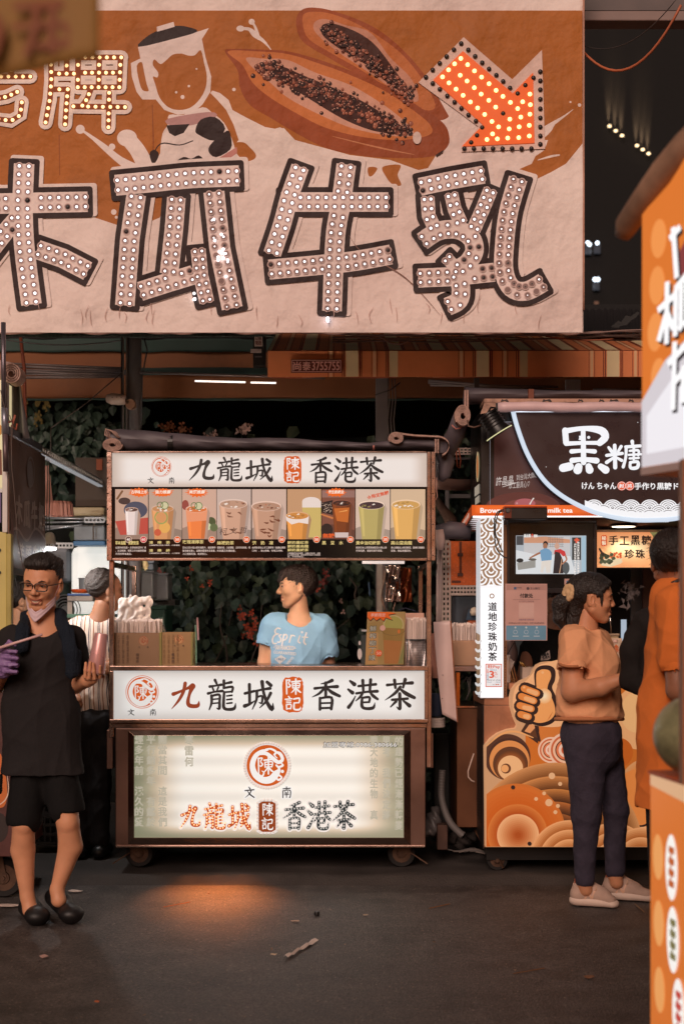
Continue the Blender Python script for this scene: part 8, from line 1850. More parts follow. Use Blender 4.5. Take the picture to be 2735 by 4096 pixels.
# ================================================================== litter on the road
def ground_pt(px,py,z=0.0):
 Y=(EYE-z)*FOC/(py-CY); return Vector(((px-CX)*Y/FOC,Y,z))
def build_litter():
 rr=random.Random(77)
 a_,b_=ground_pt(1142,3828,.008),ground_pt(1260,3762,.008)
 m_=MB(); d=(b_-a_); pts=[a_+d*(k/10)+Vector((0,0,.004*math.sin(k*2.1))) for k in range(11)]; sd=Vector((-d.y,d.x,0)).normalized()
 for k in range(10):
  w0=.010+.003*math.sin(k*1.3)+(.006 if k>7 else 0); w1=.010+.003*math.sin((k+1)*1.3)+(.006 if k>6 else 0)
  m_.add([pts[k]-sd*w0,pts[k+1]-sd*w1,pts[k+1]+Vector((0,0,.008)),pts[k]+Vector((0,0,.008)),pts[k+1]+sd*w1,pts[k]+sd*w0],[(0,1,2,3),(3,2,4,5)])
 tag(m_.obj('straw_wrapper',M('wrapper_white',(214,196,186),rough=.5)),'crushed white straw wrapper lying on the asphalt in the middle of the foreground','wrapper')
 def flake(x,y,s,col,label,cat='paper',ar=1.0,group=None):
  p=ground_pt(x,y,.010); m_=MB(); n=7; v=[p+Vector((s*ar*math.cos(t)*rr.uniform(.6,1.2),s*math.sin(t)*rr.uniform(.6,1.2),rr.uniform(0,.004))) for t in [2*math.pi*k/n for k in range(n)]]
  m_.add(v,[tuple(range(n))]); tag(m_.obj(cat,M('flake_%d_%d'%(col[0],col[1]),col,rough=.7),thick=.002),label,cat,group)
 flake(34,3622,.040,(206,186,176),'flat scrap of white paper on the road at the far left edge',ar=1.5); flake(302,3564,.028,(206,186,176),'small crumpled white paper behind the smiling man black clog',ar=1.3)
 flake(178,3826,.02,(200,160,150),'tiny pinkish scrap of paper on the road at the lower left'); flake(1094,3818,.012,(206,180,150),'tiny pale scrap just left of the straw wrapper'); flake(1183,3684,.016,(190,160,140),'thin pale scrap on the road above the straw wrapper',ar=1.6)
 flake(1460,3660,.012,(170,150,130),'tiny beige scrap on the road right of the small black cap',ar=1.6); flake(390,4008,.01,(190,100,50),'tiny orange scrap near the bottom left of the road'); flake(2352,3908,.02,(130,90,64),'brown leaf scrap on the road at the lower right',ar=1.4)
 m_=MB(); p=ground_pt(1267,3662,0.006); m_.lathe([(.012,0),(.013,.012),(.010,.02),(.001,.021)],p,10); tag(m_.obj('bottle_cap',BLACK,smooth='auto'),'small black bottle cap standing on the road in front of the tea cart','cap')
 for (x0,y0,x1,y1,col,lab) in ((1716,3633,1798,3615,(168,110,62),'thin light brown stick on the road right of the tea cart'),(2052,3894,2176,3872,(142,96,62),'brown flat stick on the road at the lower right'),(2538,3616,2575,3648,(176,140,110),'thin pale stick lying by the woman shoes'),(655,3628,760,3608,(190,110,60),'faint orange sliver of wood in the glow on the road')):
  m_=MB(); m_.beam(ground_pt(x0,y0,.008),ground_pt(x1,y1,.008),.005,.003); tag(m_.obj('stick',M('stick_%d_%d'%col[:2],tuple(int(v*.8) for v in col),rough=.7)),lab,'stick')
 m_=MB()
 for _ in range(900):
  px,py=rr.uniform(-50,2750),rr.uniform(3545,4090)
  if rr.random()>.35 and abs(px-1050)>700:continue
  p=ground_pt(px,py,.006); s=rr.uniform(.0015,.0045)*(1+(rr.random()<.04)*1.6); v=[p+Vector((rr.uniform(-s,s),rr.uniform(-s,s),rr.uniform(0,s))) for _ in range(4)]; m_.add(v,[(0,1,2),(0,2,3),(0,3,1),(1,3,2)])
 o=m_.obj('grit',M('grit',(150,122,100),rough=.8,var=.4,vscale=1.5)); stuff(o); tag(o,'loose pale grit scattered over the dark asphalt road','grit')
build_litter()
# ================================================================== people
def skin(name,col):return M(name,col,rough=.5,var=.08,vscale=12,spec=.4,sub=.12,bump=.08,bscale=90)
def cloth_m(name,col,**k):return M(name,col,rough=.85,var=k.pop('var',.1),vscale=k.pop('vscale',9),bump=k.pop('bump',.3),bscale=k.pop('bscale',30),spec=.2,**k)
HAIR=M('hair_dark',(34,25,22),rough=.42,var=.35,vscale=60,aniso=(1,1,.25),bump=.9,bscale=150,spec=.5)
def join(parts):
 V=[]; F_=[]; n=0
 for v,f in parts:V.append(v); F_.append(f+n); n+=len(v)
 return np.concatenate(V),np.concatenate(F_)
def folds(V,Fc,amp,seed,fx=14,fz=7):
 """soft creases of cloth, as relief along the normal"""
 r=np.random.RandomState(seed); N_=normals_np(V,Fc); d=np.zeros(len(V))
 for _ in range(7):
  k=r.normal(size=3)*np.array([fx,fx,fz]); ph=r.uniform(0,6.28); w=r.normal(size=3)*5
  s=np.sin(V @ k+ph+1.6*np.sin(V @ w+ph)); d+=(1-np.abs(s))** 2-.4
 return V+N_*(d[:,None]*amp/2.5)
def mk(name,blobs,mat,par,it=2,crease=0,seed=1,tf=None,label=None,fx=14,fz=7):
 ps=[]
 for b in blobs:
  if isinstance(b,tuple):ps.append(b); continue
  v,f=b.build(); ps.append((relax(v,f,it),f))
 V,Fc=join(ps)
 if crease:V=folds(V,Fc,crease,seed,fx,fz)
 if tf is not None:V=tf(V)
 return put(name,np_mesh(name,V,Fc),par,label,mat=mat)
def head_tf(c,yaw,pitch,roll,s):
 R=(Matrix.Rotation(math.radians(yaw),3,'Z') @ Matrix.Rotation(math.radians(roll),3,'Y') @ Matrix.Rotation(math.radians(pitch),3,'X'))
 Rn=np.array(R); cc=np.array(c)
 return lambda V:(np.asarray(V,float)*s) @ Rn.T+cc
def head_blob(fat=0.0,smile=1.0,nose=1.0):
 b=Blob(.0027)
 b.ell((0,.018,.034),(.074,.092,.082),k=.02)
 b.ell((0,-.022,-.028),(.060+fat,.064,.080),k=.03)
 b.ell((0,-.030,.030),(.060,.055,.055),k=.03)
 b.ell((0,-.058,-.094),(.024+fat*.5,.022,.018),k=.022)
 for s in (-1,1):
  b.cap((s*.056,.0,-.05),(s*.022,-.055,-.092),.018+fat*.6,.016+fat*.4,k=.02)
  b.ell((s*.038,-.058,-.030+.004*smile),(.023+fat*.5,.022,.020),k=.018)
  b.cap((s*.014,-.082,.020),(s*.045,-.070,.022),.009,.008,k=.012)
  b.ell((s*.031,-.092,.003),(.016,.012,.010),k=.010,op=-1)
  b.ell((s*.031,-.070,.002),(.0155,.0145,.0125),k=.004)
  b.ell((s*.076,.012,-.006),(.010,.019,.031),k=.008,rot=Euler((.15,0,s*.35)).to_matrix())
  b.ell((s*.084,.004,-.004),(.006,.010,.018),k=.004,op=-1)
  b.ell((s*.074,-.002,-.030),(.007,.008,.009),k=.008)
 b.cap((0,-.082,.012),(0,-.102*(1+.02*nose),-.024),.0085,.012,k=.012)
 for s in (-1,1):b.ell((s*.0125,-.094,-.028),(.0085,.009,.008),k=.006)
 b.cap((-.022,-.078,-.050+.002*smile),(.022,-.078,-.050+.002*smile),.007,k=.010)
 b.cap((-.018,-.080,-.070),(.018,-.080,-.070),.0075,k=.010)
 if smile>.5:
  for a in (-1,1):b.cap((0,-.094,-.064),(a*.029,-.082,-.053),.0054,.003,k=.003,op=-1)
 return b
def face_bits(par,T,lipc=(150,84,72),smile=1.0,brow=(34,26,24),shut=.5):
 """eyes, brows, lips and teeth, laid on the modelled face"""
 def mm(name,mat,fn):
  m_=MB(); fn(m_); V=T(np.array(m_.v)); m_.v=[tuple(v) for v in V]; return m_.obj(name,mat,par,smooth=True)
 def sq(m_,prof,c_,f=.42):
  m_.lathe(prof,c_,14,'y'); m_.v=[(x,y,c_[2]+(z-c_[2])*f) for x,y,z in m_.v]
 for s in (-1,1):
  mm('eye',M('eye_white',(214,200,190),rough=.15),lambda m_:sq(m_,[(.0001,-.0025),(.006,-.002),(.0095,0),(.0098,.004)],(s*.031,-.0835,.002)))
  mm('iris',M('iris',(30,18,14),rough=.1),lambda m_:sq(m_,[(.0001,-.0012),(.0045,-.001),(.0052,.0)],(s*.031,-.0862,.002),.7))
  mm('eyelid',M('eyelid',(120,76,56),rough=.5),lambda m_:m_.tube([(s*.019,-.083,.003),(s*.025,-.088,.0075-.002*shut),(s*.033,-.0885,.0085-.002*shut),(s*.042,-.083,.005)],.0028,6))
  mm('eyebrow',M('brow',brow,rough=.7),lambda m_:m_.tube([(s*.015,-.0905,.019),(s*.030,-.089,.0245),(s*.046,-.078,.020)],[.0028,.0034,.0015],6))
 L_=M('lips_%d'%lipc[0],lipc,rough=.4)
 z=.004*smile
 mm('upper_lip',L_,lambda m_:m_.tube([(-.033,-.074,-.054+1.6*z),(-.012,-.0885,-.0565),(0,-.0900,-.0575),(.012,-.0885,-.0565),(.033,-.074,-.054+1.6*z)],[.001,.0032,.003,.0032,.001],6))
 mm('lower_lip',L_,lambda m_:m_.tube([(-.032,-.074,-.055+1.6*z),(-.013,-.0870,-.0685-.3*z),(0,-.0885,-.0705-.5*z),(.013,-.0870,-.0685-.3*z),(.032,-.074,-.055+1.6*z)],[.001,.0036,.0042,.0036,.001],6))
 if smile>.5:
  mm('teeth',M('teeth',(214,196,176),rough=.25),lambda m_:m_.grid(lambda u,v:((u-.5)*.056,-.0880+.014*(2*u-1)** 2,-.0565-.0105*v*(1-(2*u-1)** 2*.8)),12,2))
def hair(kind,par,T,mat,seed=1):
 b=Blob(.003)
 if kind=='short':
  b.ell((0,.020,.038),(.078,.094,.086),k=.01)
  b.ell((0,-.005,.088),(.066,.082,.042),k=.02); b.cap((-.040,-.050,.092),(.036,-.058,.096),.019,.017,k=.02); b.cap((.048,-.02,.088),(.058,.04,.085),.018,k=.02)
  b.box((-.2,-.3,-.3),(.2,-.036,.066),k=.010); b.box((-.2,-.3,-.3),(.2,.010,.012),k=.008); b.box((-.2,-.3,-.3),(.2,.4,-.052),k=.01)
 elif kind=='bowl':
  b.ell((0,.026,.040),(.084,.098,.092),k=.01); b.ell((0,-.01,.080),(.074,.084,.050),k=.02)
  b.cap((-.02,-.070,.082),(-.040,-.090,.040),.022,.012,k=.012); b.cap((.01,-.074,.082),(-.012,-.096,.036),.020,.010,k=.012); b.cap((.035,-.066,.080),(.034,-.090,.040),.020,.010,k=.012); b.cap((.06,-.04,.06),(.070,-.052,.012),.018,.010,k=.012); b.cap((-.06,-.04,.06),(-.068,-.052,.012),.018,.010,k=.012)
  b.box((-.2,-.3,-.3),(.2,-.036,.034),k=.006); b.box((-.2,-.3,-.3),(.2,.014,.004),k=.008); b.box((-.2,-.3,-.3),(.2,.4,-.070),k=.012)
 elif kind=='grey':
  b.ell((0,.024,.038),(.079,.094,.086),k=.01); b.box((-.2,-.3,-.3),(.2,-.045,.062),k=.008); b.box((-.2,-.3,-.3),(.2,.012,.012),k=.008); b.box((-.2,-.3,-.3),(.2,.4,-.058),k=.01)
 elif kind=='curly':
  b.ell((0,.024,.042),(.092,.104,.096),k=.01); r=random.Random(seed)
  for _ in range(90):
   a_,e=r.uniform(0,6.28),r.uniform(-.5,1.5); p=(.094*math.cos(a_)*math.cos(e),.024+.106*math.sin(a_)*math.cos(e),.042+.098*math.sin(e)); b.ell(p,(.014,)*3,k=.006)
  b.box((-.2,-.3,-.3),(.2,-.045,.040),k=.008); b.box((-.2,-.3,-.3),(.2,.4,-.080),k=.01)
 elif kind=='pony':
  b.ell((0,.024,.042),(.084,.100,.088),k=.01); b.ell((0,.08,.03),(.06,.05,.06),k=.03)
  for s in (-1,1):b.cap((s*.055,-.055,.060),(s*.078,-.010,.020),.020,.014,k=.014); b.cap((s*.074,-.036,.02),(s*.070,-.040,-.035),.010,.003,k=.008)
  b.cap((0,-.070,.078),(0,-.03,.10),.018,.02,k=.02)
  b.box((-.2,-.3,-.3),(.2,-.060,.048),k=.008); b.box((-.066,-.3,-.3),(.066,.01,.02),k=.006); b.box((-.2,-.012,-.3),(.2,.030,.022),k=.008)
  b.cap((-.01,.105,.012),(-.02,.150,-.03),.034,.038,k=.02); b.cap((-.02,.150,-.03),(-.03,.158,-.10),.038,.026,k=.02); b.cap((-.03,.15,-.10),(-.03,.12,-.170),.026,.010,k=.02)
  b.cap((0,.075,-.03),(.0,.085,-.12),.045,.035,k=.02); b.cap((.0,.085,-.12),(.01,.095,-.17),.03,.012,k=.02)
 V,Fc=b.build(); V=relax(V,Fc,1); N_=normals_np(V,Fc)
 ang=np.arctan2(V[:,0],V[:,2]-.02+1e-6); r=np.random.RandomState(seed)
 d=(.5 if kind=='pony' else 1)*(.0012*np.sin(ang*46+5*np.sin(V[:,1]*40))+.0010*np.sin(ang*83+V[:,1]*60)+.0012*np.sin(V[:,1]*150+ang*9))
 V=V+N_*d[:,None]
 o=put('hair',np_mesh('hair',T(V),Fc),par,mat=mat)
 m_=MB(); rr=random.Random(seed)
 for _ in range(150 if kind in ('pony','bowl','short') else 60):
  i=rr.randrange(len(V)); p=V[i]; n=N_[i]
  if kind=='pony' and rr.random()<.5 and p[1]<.05:continue
  dirv=np.array([n[0]*.5,.4+n[1]*.3,-.5+n[2]*.2]) if kind=='pony' else np.array([n[0],n[1]-.2,n[2]*.6-(.4 if kind=='bowl' else-.1)])
  L=rr.uniform(.008,.022); pts=T(np.array([p-n*.002,p+n*.003+dirv*L*.5,p+n*.001+dirv*L])); m_.tube([tuple(q) for q in pts],[.0009,.0007,.0003],3,cap=False)
 stuff(m_.obj('loose_strands',mat,par)); return o
def fingers(b,base,tip_dirs,L=.075,r=.0085,k=.004):
 for p,q,s in tip_dirs:
  p=np.array(p); q=np.array(q); m=(p+q)/2+np.array([0,-.004,0]); b.cap(p,m,r*s,r*s*.95,k=k); b.cap(m,q,r*s*.95,r*s*.78,k=k)
def on_surface(obj,d=.003):
 """lays print on a modelled surface: meets it along the line of sight from the street"""
 from mathutils.bvhtree import BVHTree
 me=obj.data; bv=BVHTree.FromPolygons([v.co.copy() for v in me.vertices],[tuple(p.vertices) for p in me.polygons])
 eye=Vector((0,0,EYE))
 def tf(x,y,k):
  q=W(x,y,9.0); dr=(q-eye).normalized(); h=bv.ray_cast(eye,dr)
  p=h[0] if h[0] is not None else q
  return tuple(p-dr*(d+k))
 return tf
def clog(c,heel,toe,w=.054,up=.055):
 b=Blob(.0045); h=np.array(heel,float); t=np.array(toe,float); m=h*.45+t*.55
 b.cap(h,t,w*.80,w*.8,k=.012,flat=None); b.ell(t+np.array([0,0,.004]),(w*1.1,w*1.15,w*.72),k=.02); b.cap(m+np.array([0,0,up*.4]),h*.6+t*.4+np.array([0,0,up*.75]),w*.8,w*.62,k=.02)
 b.cap(h+np.array([0,.0,up*1.2]),h*.75+t*.25+np.array([0,0,up*1.6]),w*.62,w*.55,k=.008,op=-1)
 zb=min(h[2],t[2])-w*.72
 if abs(h[2]-t[2])<.02:b.box((-9,-9,-9),(9,20,zb),k=.004)
 return mk('clog',[b],M('clog_black',(24,22,23),rough=.5,var=.1,spec=.5),c,1)
def man_front():
 Y=6.62; S=FOC/Y
 def J(x,y,d=0.0):return np.array(W(x,y,Y+d))
 SK=skin('skin_tan',(216,154,118))
 p=thing('person','smiling man in glasses and black clothes with a navy towel, holding a pink cup','person',W(200,3690,Y))
 b=Blob(.006)
 for (hp,kn,cf,an,ft) in ((((118,3020),(96,3296),(93,3400),(110,3585),(122,3640))),(((232,3010),(272,3288),(283,3385),(229,3558),(236,3600)))):
  b.cap(J(*hp),J(*kn,-.02),.080,.053,k=.02); b.cap(J(*kn,-.02),J(*cf,.02),.051,.056,k=.012); b.cap(J(*cf,.02),J(*an,.01),.055,.031,k=.012); b.cap(J(*an,.01),J(*ft,.0),.031,.036,k=.015)
  b.ell(J(kn[0],kn[1],-.048),(.030,.022,.034),k=.02)
 b.ell(J(170,2990),(.13,.075,.12),k=.04); b.ell(J(165,2680),(.15,.095,.30),k=.05)
 b.cap(J(172,2500,.01),J(176,2400,.0),.060,.056,k=.02)
 b.cap(J(30,2560),J(-24,2742,.02),.050,.042,k=.02); b.cap(J(-24,2742,.02),J(14,2680,-.16),.044,.034,k=.02)
 b.cap(J(298,2560),J(300,2738,.04),.048,.040,k=.02); b.cap(J(300,2738,.04),J(352,2722,-.12),.043,.030,k=.02); b.cap(J(352,2722,-.12),J(372,2714,-.15),.029,.028,k=.015)
 T=head_tf(J(172,2334,-.03),-9,10,3,1.10)
 hv,hf=head_blob(.0,1.0).build(); hv=T(relax(hv,hf,1))
 h=Blob(.0028)
 h.ell(J(368,2712,-.16),(.036,.026,.017),k=.01)
 fingers(h,None,[(J(342,2708,-.18),J(344,2652,-.185),1),(J(358,2712,-.195),J(362,2650,-.215),1.05),(J(380,2714,-.20),J(374,2655,-.225),1.02),(J(400,2712,-.18),J(402,2664,-.215),.9)]); fingers(h,None,[(J(352,2716,-.14),J(416,2704,-.14),1.15),(J(414,2706,-.14),J(412,2672,-.175),1.05)])
 mk('body',[b,(hv,hf),h],SK,p)
 face_bits(p,T,(150,82,66),1.0)
 hair('short',p,T,HAIR,3)
 b=Blob(.006)
 b.ell(J(165,2640),(.180,.115,.165),k=.05); b.cap(J(60,2556),J(272,2556),.062,k=.05); b.ell(J(164,2840,.0),(.176,.118,.26),k=.06); b.cap(J(165,2840),J(172,3130),.165,.204,k=.05,flat=(1,.62,1))
 b.cap(J(40,2560),J(-22,2706,.02),.070,.072,k=.03); b.cap(J(296,2560),J(312,2690,.03),.064,.068,k=.03)
 b.cap(J(312,2700,.03),J(300,2780,.03),.052,k=.008,op=-1); b.cap(J(-22,2716,.02),J(-30,2780,.0),.056,k=.008,op=-1)
 b.box(J(-80,3480,-.4)-0,J(420,3062,.4),k=.006); b.cap(J(174,2500,-.02),J(176,2430,-.02),.066,.07,k=.01,op=-1)
 b.box(J(60,3200,-.06),J(280,3052,.06),k=.01)
 mk('tshirt',[b],cloth_m('tshirt_black',(40,37,38)),p,2,.010,4)
 b=Blob(.006)
 b.ell(J(170,3010),(.155,.085,.12),k=.05); b.cap(J(122,3040),J(98,3270),.086,.086,k=.03); b.cap(J(226,3035),J(268,3230),.086,.086,k=.03)
 b.box(J(-50,3500,-.4),J(196,3250,.4),k=.005); b.box(J(186,3500,-.4),J(420,3199,.4),k=.005)
 mk('shorts',[b],cloth_m('shorts_black',(24,23,24)),p,2,.004,6)
 b=Blob(.005)
 for pts,r0 in ((((150,2452,.07),(112,2470,.0),(92,2520,-.10),(84,2590,-.125)),.034),(((190,2452,.07),(236,2462,.0),(266,2530,-.10),(284,2610,-.135),(290,2684,-.135)),.036)):
  for a_,c_ in zip(pts,pts[1:]):b.cap(J(*a_),J(*c_),r0,r0*1.02,k=.012,flat=(1,.62,1))
  e=pts[-1]; b.cap(J(e[0]+22,e[1]-70,e[2]+.02),J(e[0]+18,e[1],e[2]+.01),.024,k=.006,flat=(1,.6,1))
 b.cap(J(150,2452,.07),J(190,2452,.07),.034,k=.01)
 mk('towel',[b],cloth_m('towel_navy',(30,37,48),bump=1.0,bscale=160),p,1,.008,9,fx=30)
 def strip(u,v):
  a_=(u-.5)*2; x=.064*a_; y=-.082+.060*abs(a_)** 1.8; zz=-.128+.066*abs(a_)** 1.3+(v-.5)*.042*(1-.2*abs(a_)); return (x*(1+.05*v),y-.012*(1-v)*(1-abs(a_))-.006*math.sin(v*15)*.3,zz)
 m_=MB(); m_.grid(strip,26,8); m_.v=[tuple(q) for q in T(np.array(m_.v))]; m_.obj('face_mask',M('mask_pink',(218,192,200),rough=.7,var=.08),p,smooth=True,thick=.003)
 for s in (-1,1):m_=MB(); m_.tube([tuple(q) for q in T(np.array([(s*.064,-.028,-.045),(s*.070,-.012,-.02),(s*.080,.006,.015)]))],.0012,4); m_.obj('mask_strap',M('mask_pink',(218,192,200)),p)
 gl=thing('glasses','rectangular black framed glasses on the smiling man','glasses',tuple(T(np.array([[0,-.1,0]]))[0])); GM=M('frame_black',(16,14,16),rough=.2)
 for s in (-1,1):
  pts=[(s*.031+.0265*math.copysign(abs(math.cos(a_))** .45,math.cos(a_)),-.1035+.004*abs(s*.031+.0265*math.cos(a_))/.05,.0+.0155*math.copysign(abs(math.sin(a_))** .5,math.sin(a_))) for a_ in [2*math.pi*k/28 for k in range(29)]]
  m_=MB(); m_.tube([tuple(q) for q in T(np.array(pts))],.0027,6); m_.obj('rim',GM,gl,smooth=True)
  m_=MB(); m_.tube([tuple(q) for q in T(np.array([(s*.058,-.100,.008),(s*.078,-.05,.008),(s*.081,.012,.004)]))],.0022,6); m_.obj('temple',GM,gl,smooth=True)
 m_=MB(); m_.tube([tuple(q) for q in T(np.array([(-.006,-.1035,.005),(0,-.1055,.0075),(.006,-.1035,.005)]))],.0018,6); m_.obj('bridge',GM,gl)
 g=Blob(.003); g.ell(J(34,2638,-.20),(.046,.036,.050),k=.015); g.cap(J(14,2682,-.17),J(20,2655,-.19),.040,.042,k=.015)
 for k in range(4):y=2596+k*27; fingers(g,None,[(J(10+k*3,y+6,-.225),J(56+(3-abs(k-1.5))*6,y+10,-.245),1.35)]); g.cap(J(62+(3-abs(k-1.5))*4,y+12,-.235),J(50,y+14,-.21),.0105,k=.004)
 fingers(g,None,[(J(14,2600,-.225),J(38,2566,-.25),1.3),(J(38,2566,-.25),J(62,2580,-.255),1.2)])
 mk('glove',[g],M('glove_purple',(138,108,158),rough=.5,var=.1,bump=.4,bscale=60),p,1,.003,3,fx=60,fz=60)
 clog(p,(SX(108,6.76),6.77,.036),(SX(152,6.58),6.57,.036)); clog(p,(SX(216,6.80),6.80,.080),(SX(288,6.60),6.585,.042),up=.055)
 m_=MB(); a_,c_=Vector(J(-14,2596,-.262)),Vector(J(170,2538,-.265)); m_.tube([a_,a_.lerp(c_,.5),c_],[.0068,.0064,.006],8); o=m_.obj('pink_straw',M('straw_pink',(220,180,180),rough=.35),smooth=True); tag(o,'long pinkish white wrapped straw held in the purple glove','straw')
 cp=thing('pink_cup','tall pink metallic cup tilted in the smiling man left hand','cup',tuple(J(384,2690,-.17)))
 a_,c_=Vector(J(383,2690,-.172)),Vector(J(406,2534,-.172)); m_=MB(); m_.tube([a_,a_.lerp(c_,.02),a_.lerp(c_,.5),a_.lerp(c_,.98),c_],[.040,.042,.0355,.030,.0285],26); m_.obj('cup',M('cup_metal_pink',(222,168,166),rough=.28,metal=.35,var=.05),cp,smooth='auto')
 m_=MB(); m_.tube([a_-(c_-a_)*.02,a_],[.042,.042],24); m_.obj('rim',M('cup_rim_brown',(140,96,84),rough=.4),cp)
def man_vendor():
 Y=8.42
 def J(x,y,d=0.0):return np.array(W(x,y,Y+d))
 SK=skin('skin_vendor',(234,180,146))
 p=thing('person','laughing vendor in a light blue printed T-shirt looking left behind the counter','person',W(1190,3400,Y))
 b=Blob(.006)
 b.cap(J(1200,2470),J(1192,2400),.056,.054,k=.03); b.cap(J(1120,2512,.01),J(1258,2512,.02),.052,k=.03)
 b.ell(J(1190,2640),(.165,.10,.28),k=.04)
 b.cap(J(1082,2510),J(1062,2650,.05),.056,.046,k=.02); b.cap(J(1062,2650,.05),J(1100,2760,.12),.044,.032,k=.02)
 b.cap(J(1300,2515),J(1308,2660,.05),.056,.046,k=.02); b.cap(J(1308,2660,.05),J(1270,2770,.10),.044,.032,k=.02)
 for x in (1150,1230):b.cap(J(x,2820),J(x,3100),.08,.055,k=.03); b.cap(J(x,3100),J(x,3370),.055,.038,k=.03)
 h=Blob(.003)
 for (x,y) in ((1112,2775),(1262,2785)):h.ell(J(x,y,.12),(.03,.02,.04),k=.01); fingers(h,None,[(J(x-14+k*9,y+15,.12),J(x-14+k*9,y+46,.11),1) for k in range(4)]+[(J(x+18,y,.12),J(x+26,y+20,.10),1.1)])
 T=head_tf(J(1186,2352,-.0),-80,0,-6,1.05); hv,hf=head_blob(.004,1.0,1).build(); hv=T(relax(hv,hf,1))
 mk('body',[b,(hv,hf),h],SK,p); face_bits(p,T,(180,96,82),1.0); hair('bowl',p,T,M('hair_brown',(44,30,26),rough=.42,var=.35,vscale=60,aniso=(1,1,.25),bump=.9,bscale=150),7)
 b=Blob(.006)
 b.cap(J(1096,2500,.0),J(1284,2504,.01),.078,k=.05); b.ell(J(1192,2600),(.178,.125,.20),k=.06); b.ell(J(1185,2760),(.17,.118,.2),k=.06)
 b.cap(J(1086,2506),J(1068,2556,.0),.068,.066,k=.03); b.cap(J(1298,2512),J(1308,2606,.01),.070,.074,k=.03)
 b.cap(J(1068,2566,.0),J(1062,2630,.02),.055,k=.006,op=-1); b.cap(J(1308,2622,.01),J(1310,2690,.02),.060,k=.006,op=-1)
 b.cap(J(1194,2462,-.05),J(1192,2400,-.02),.072,.074,k=.008,op=-1)
 sh=mk('tshirt',[b],cloth_m('tshirt_blue',(150,198,234),var=.06),p,2,.009,12)
 m_=MB(); tf=on_surface(sh,.0); pts=[tf(1194+49*math.cos(a_),2462+28*math.sin(a_)+2,.001) for a_ in [math.pi*k/20 for k in range(21)]]; m_.tube(pts,.005,6); m_.obj('collar',cloth_m('tshirt_blue_rib',(134,180,212)),p,smooth=True)
 a=Art(0,0,tf=on_surface(sh,.0035),step=.00005); a.c(226,226,228)
 def Z(pts,w):return [(1000+x/3.92,2200+y/3.92,w/2.9) for x,y in pts]
 for pts,w in (([(472,1235),(430,1225),(394,1262),(402,1306),(442,1314)],17),([(442,1314),(386,1336),(352,1400),(364,1462),(412,1466)],17),([(488,1328),(456,1345),(484,1392),(472,1440),(434,1444)],15),([(530,1325),(498,1500)],17),([(522,1348),(566,1322),(580,1362),(552,1408),(516,1410)],14),([(644,1338),(616,1446)],16),([(626,1388),(664,1338),(700,1350)],14),([(780,1348),(754,1430),(784,1456)],16),([(884,1298),(844,1430),(872,1480)],18),([(822,1366),(904,1370)],14)):a.stroke(Z(pts,w),1,n=4)
 a.disc(1000+815/3.92,2200+1290/3.92,4.5)
 a.text('→SAN FRANCISCO←',1093,2582,1184,2600,.03,rot=3); a.text('GUARANTEED',1094,2606,1184,2618,.03,rot=5); a.poly([(1098,2636),(1124,2620),(1145,2634),(1119,2656)]); a.text('GARMENTS',1136,2640,1180,2650,.02,rot=-48); a.c(100,150,190); a.text('1963',1108,2632,1134,2642,.02,rot=3)
 a.multi('print',ink,sh)
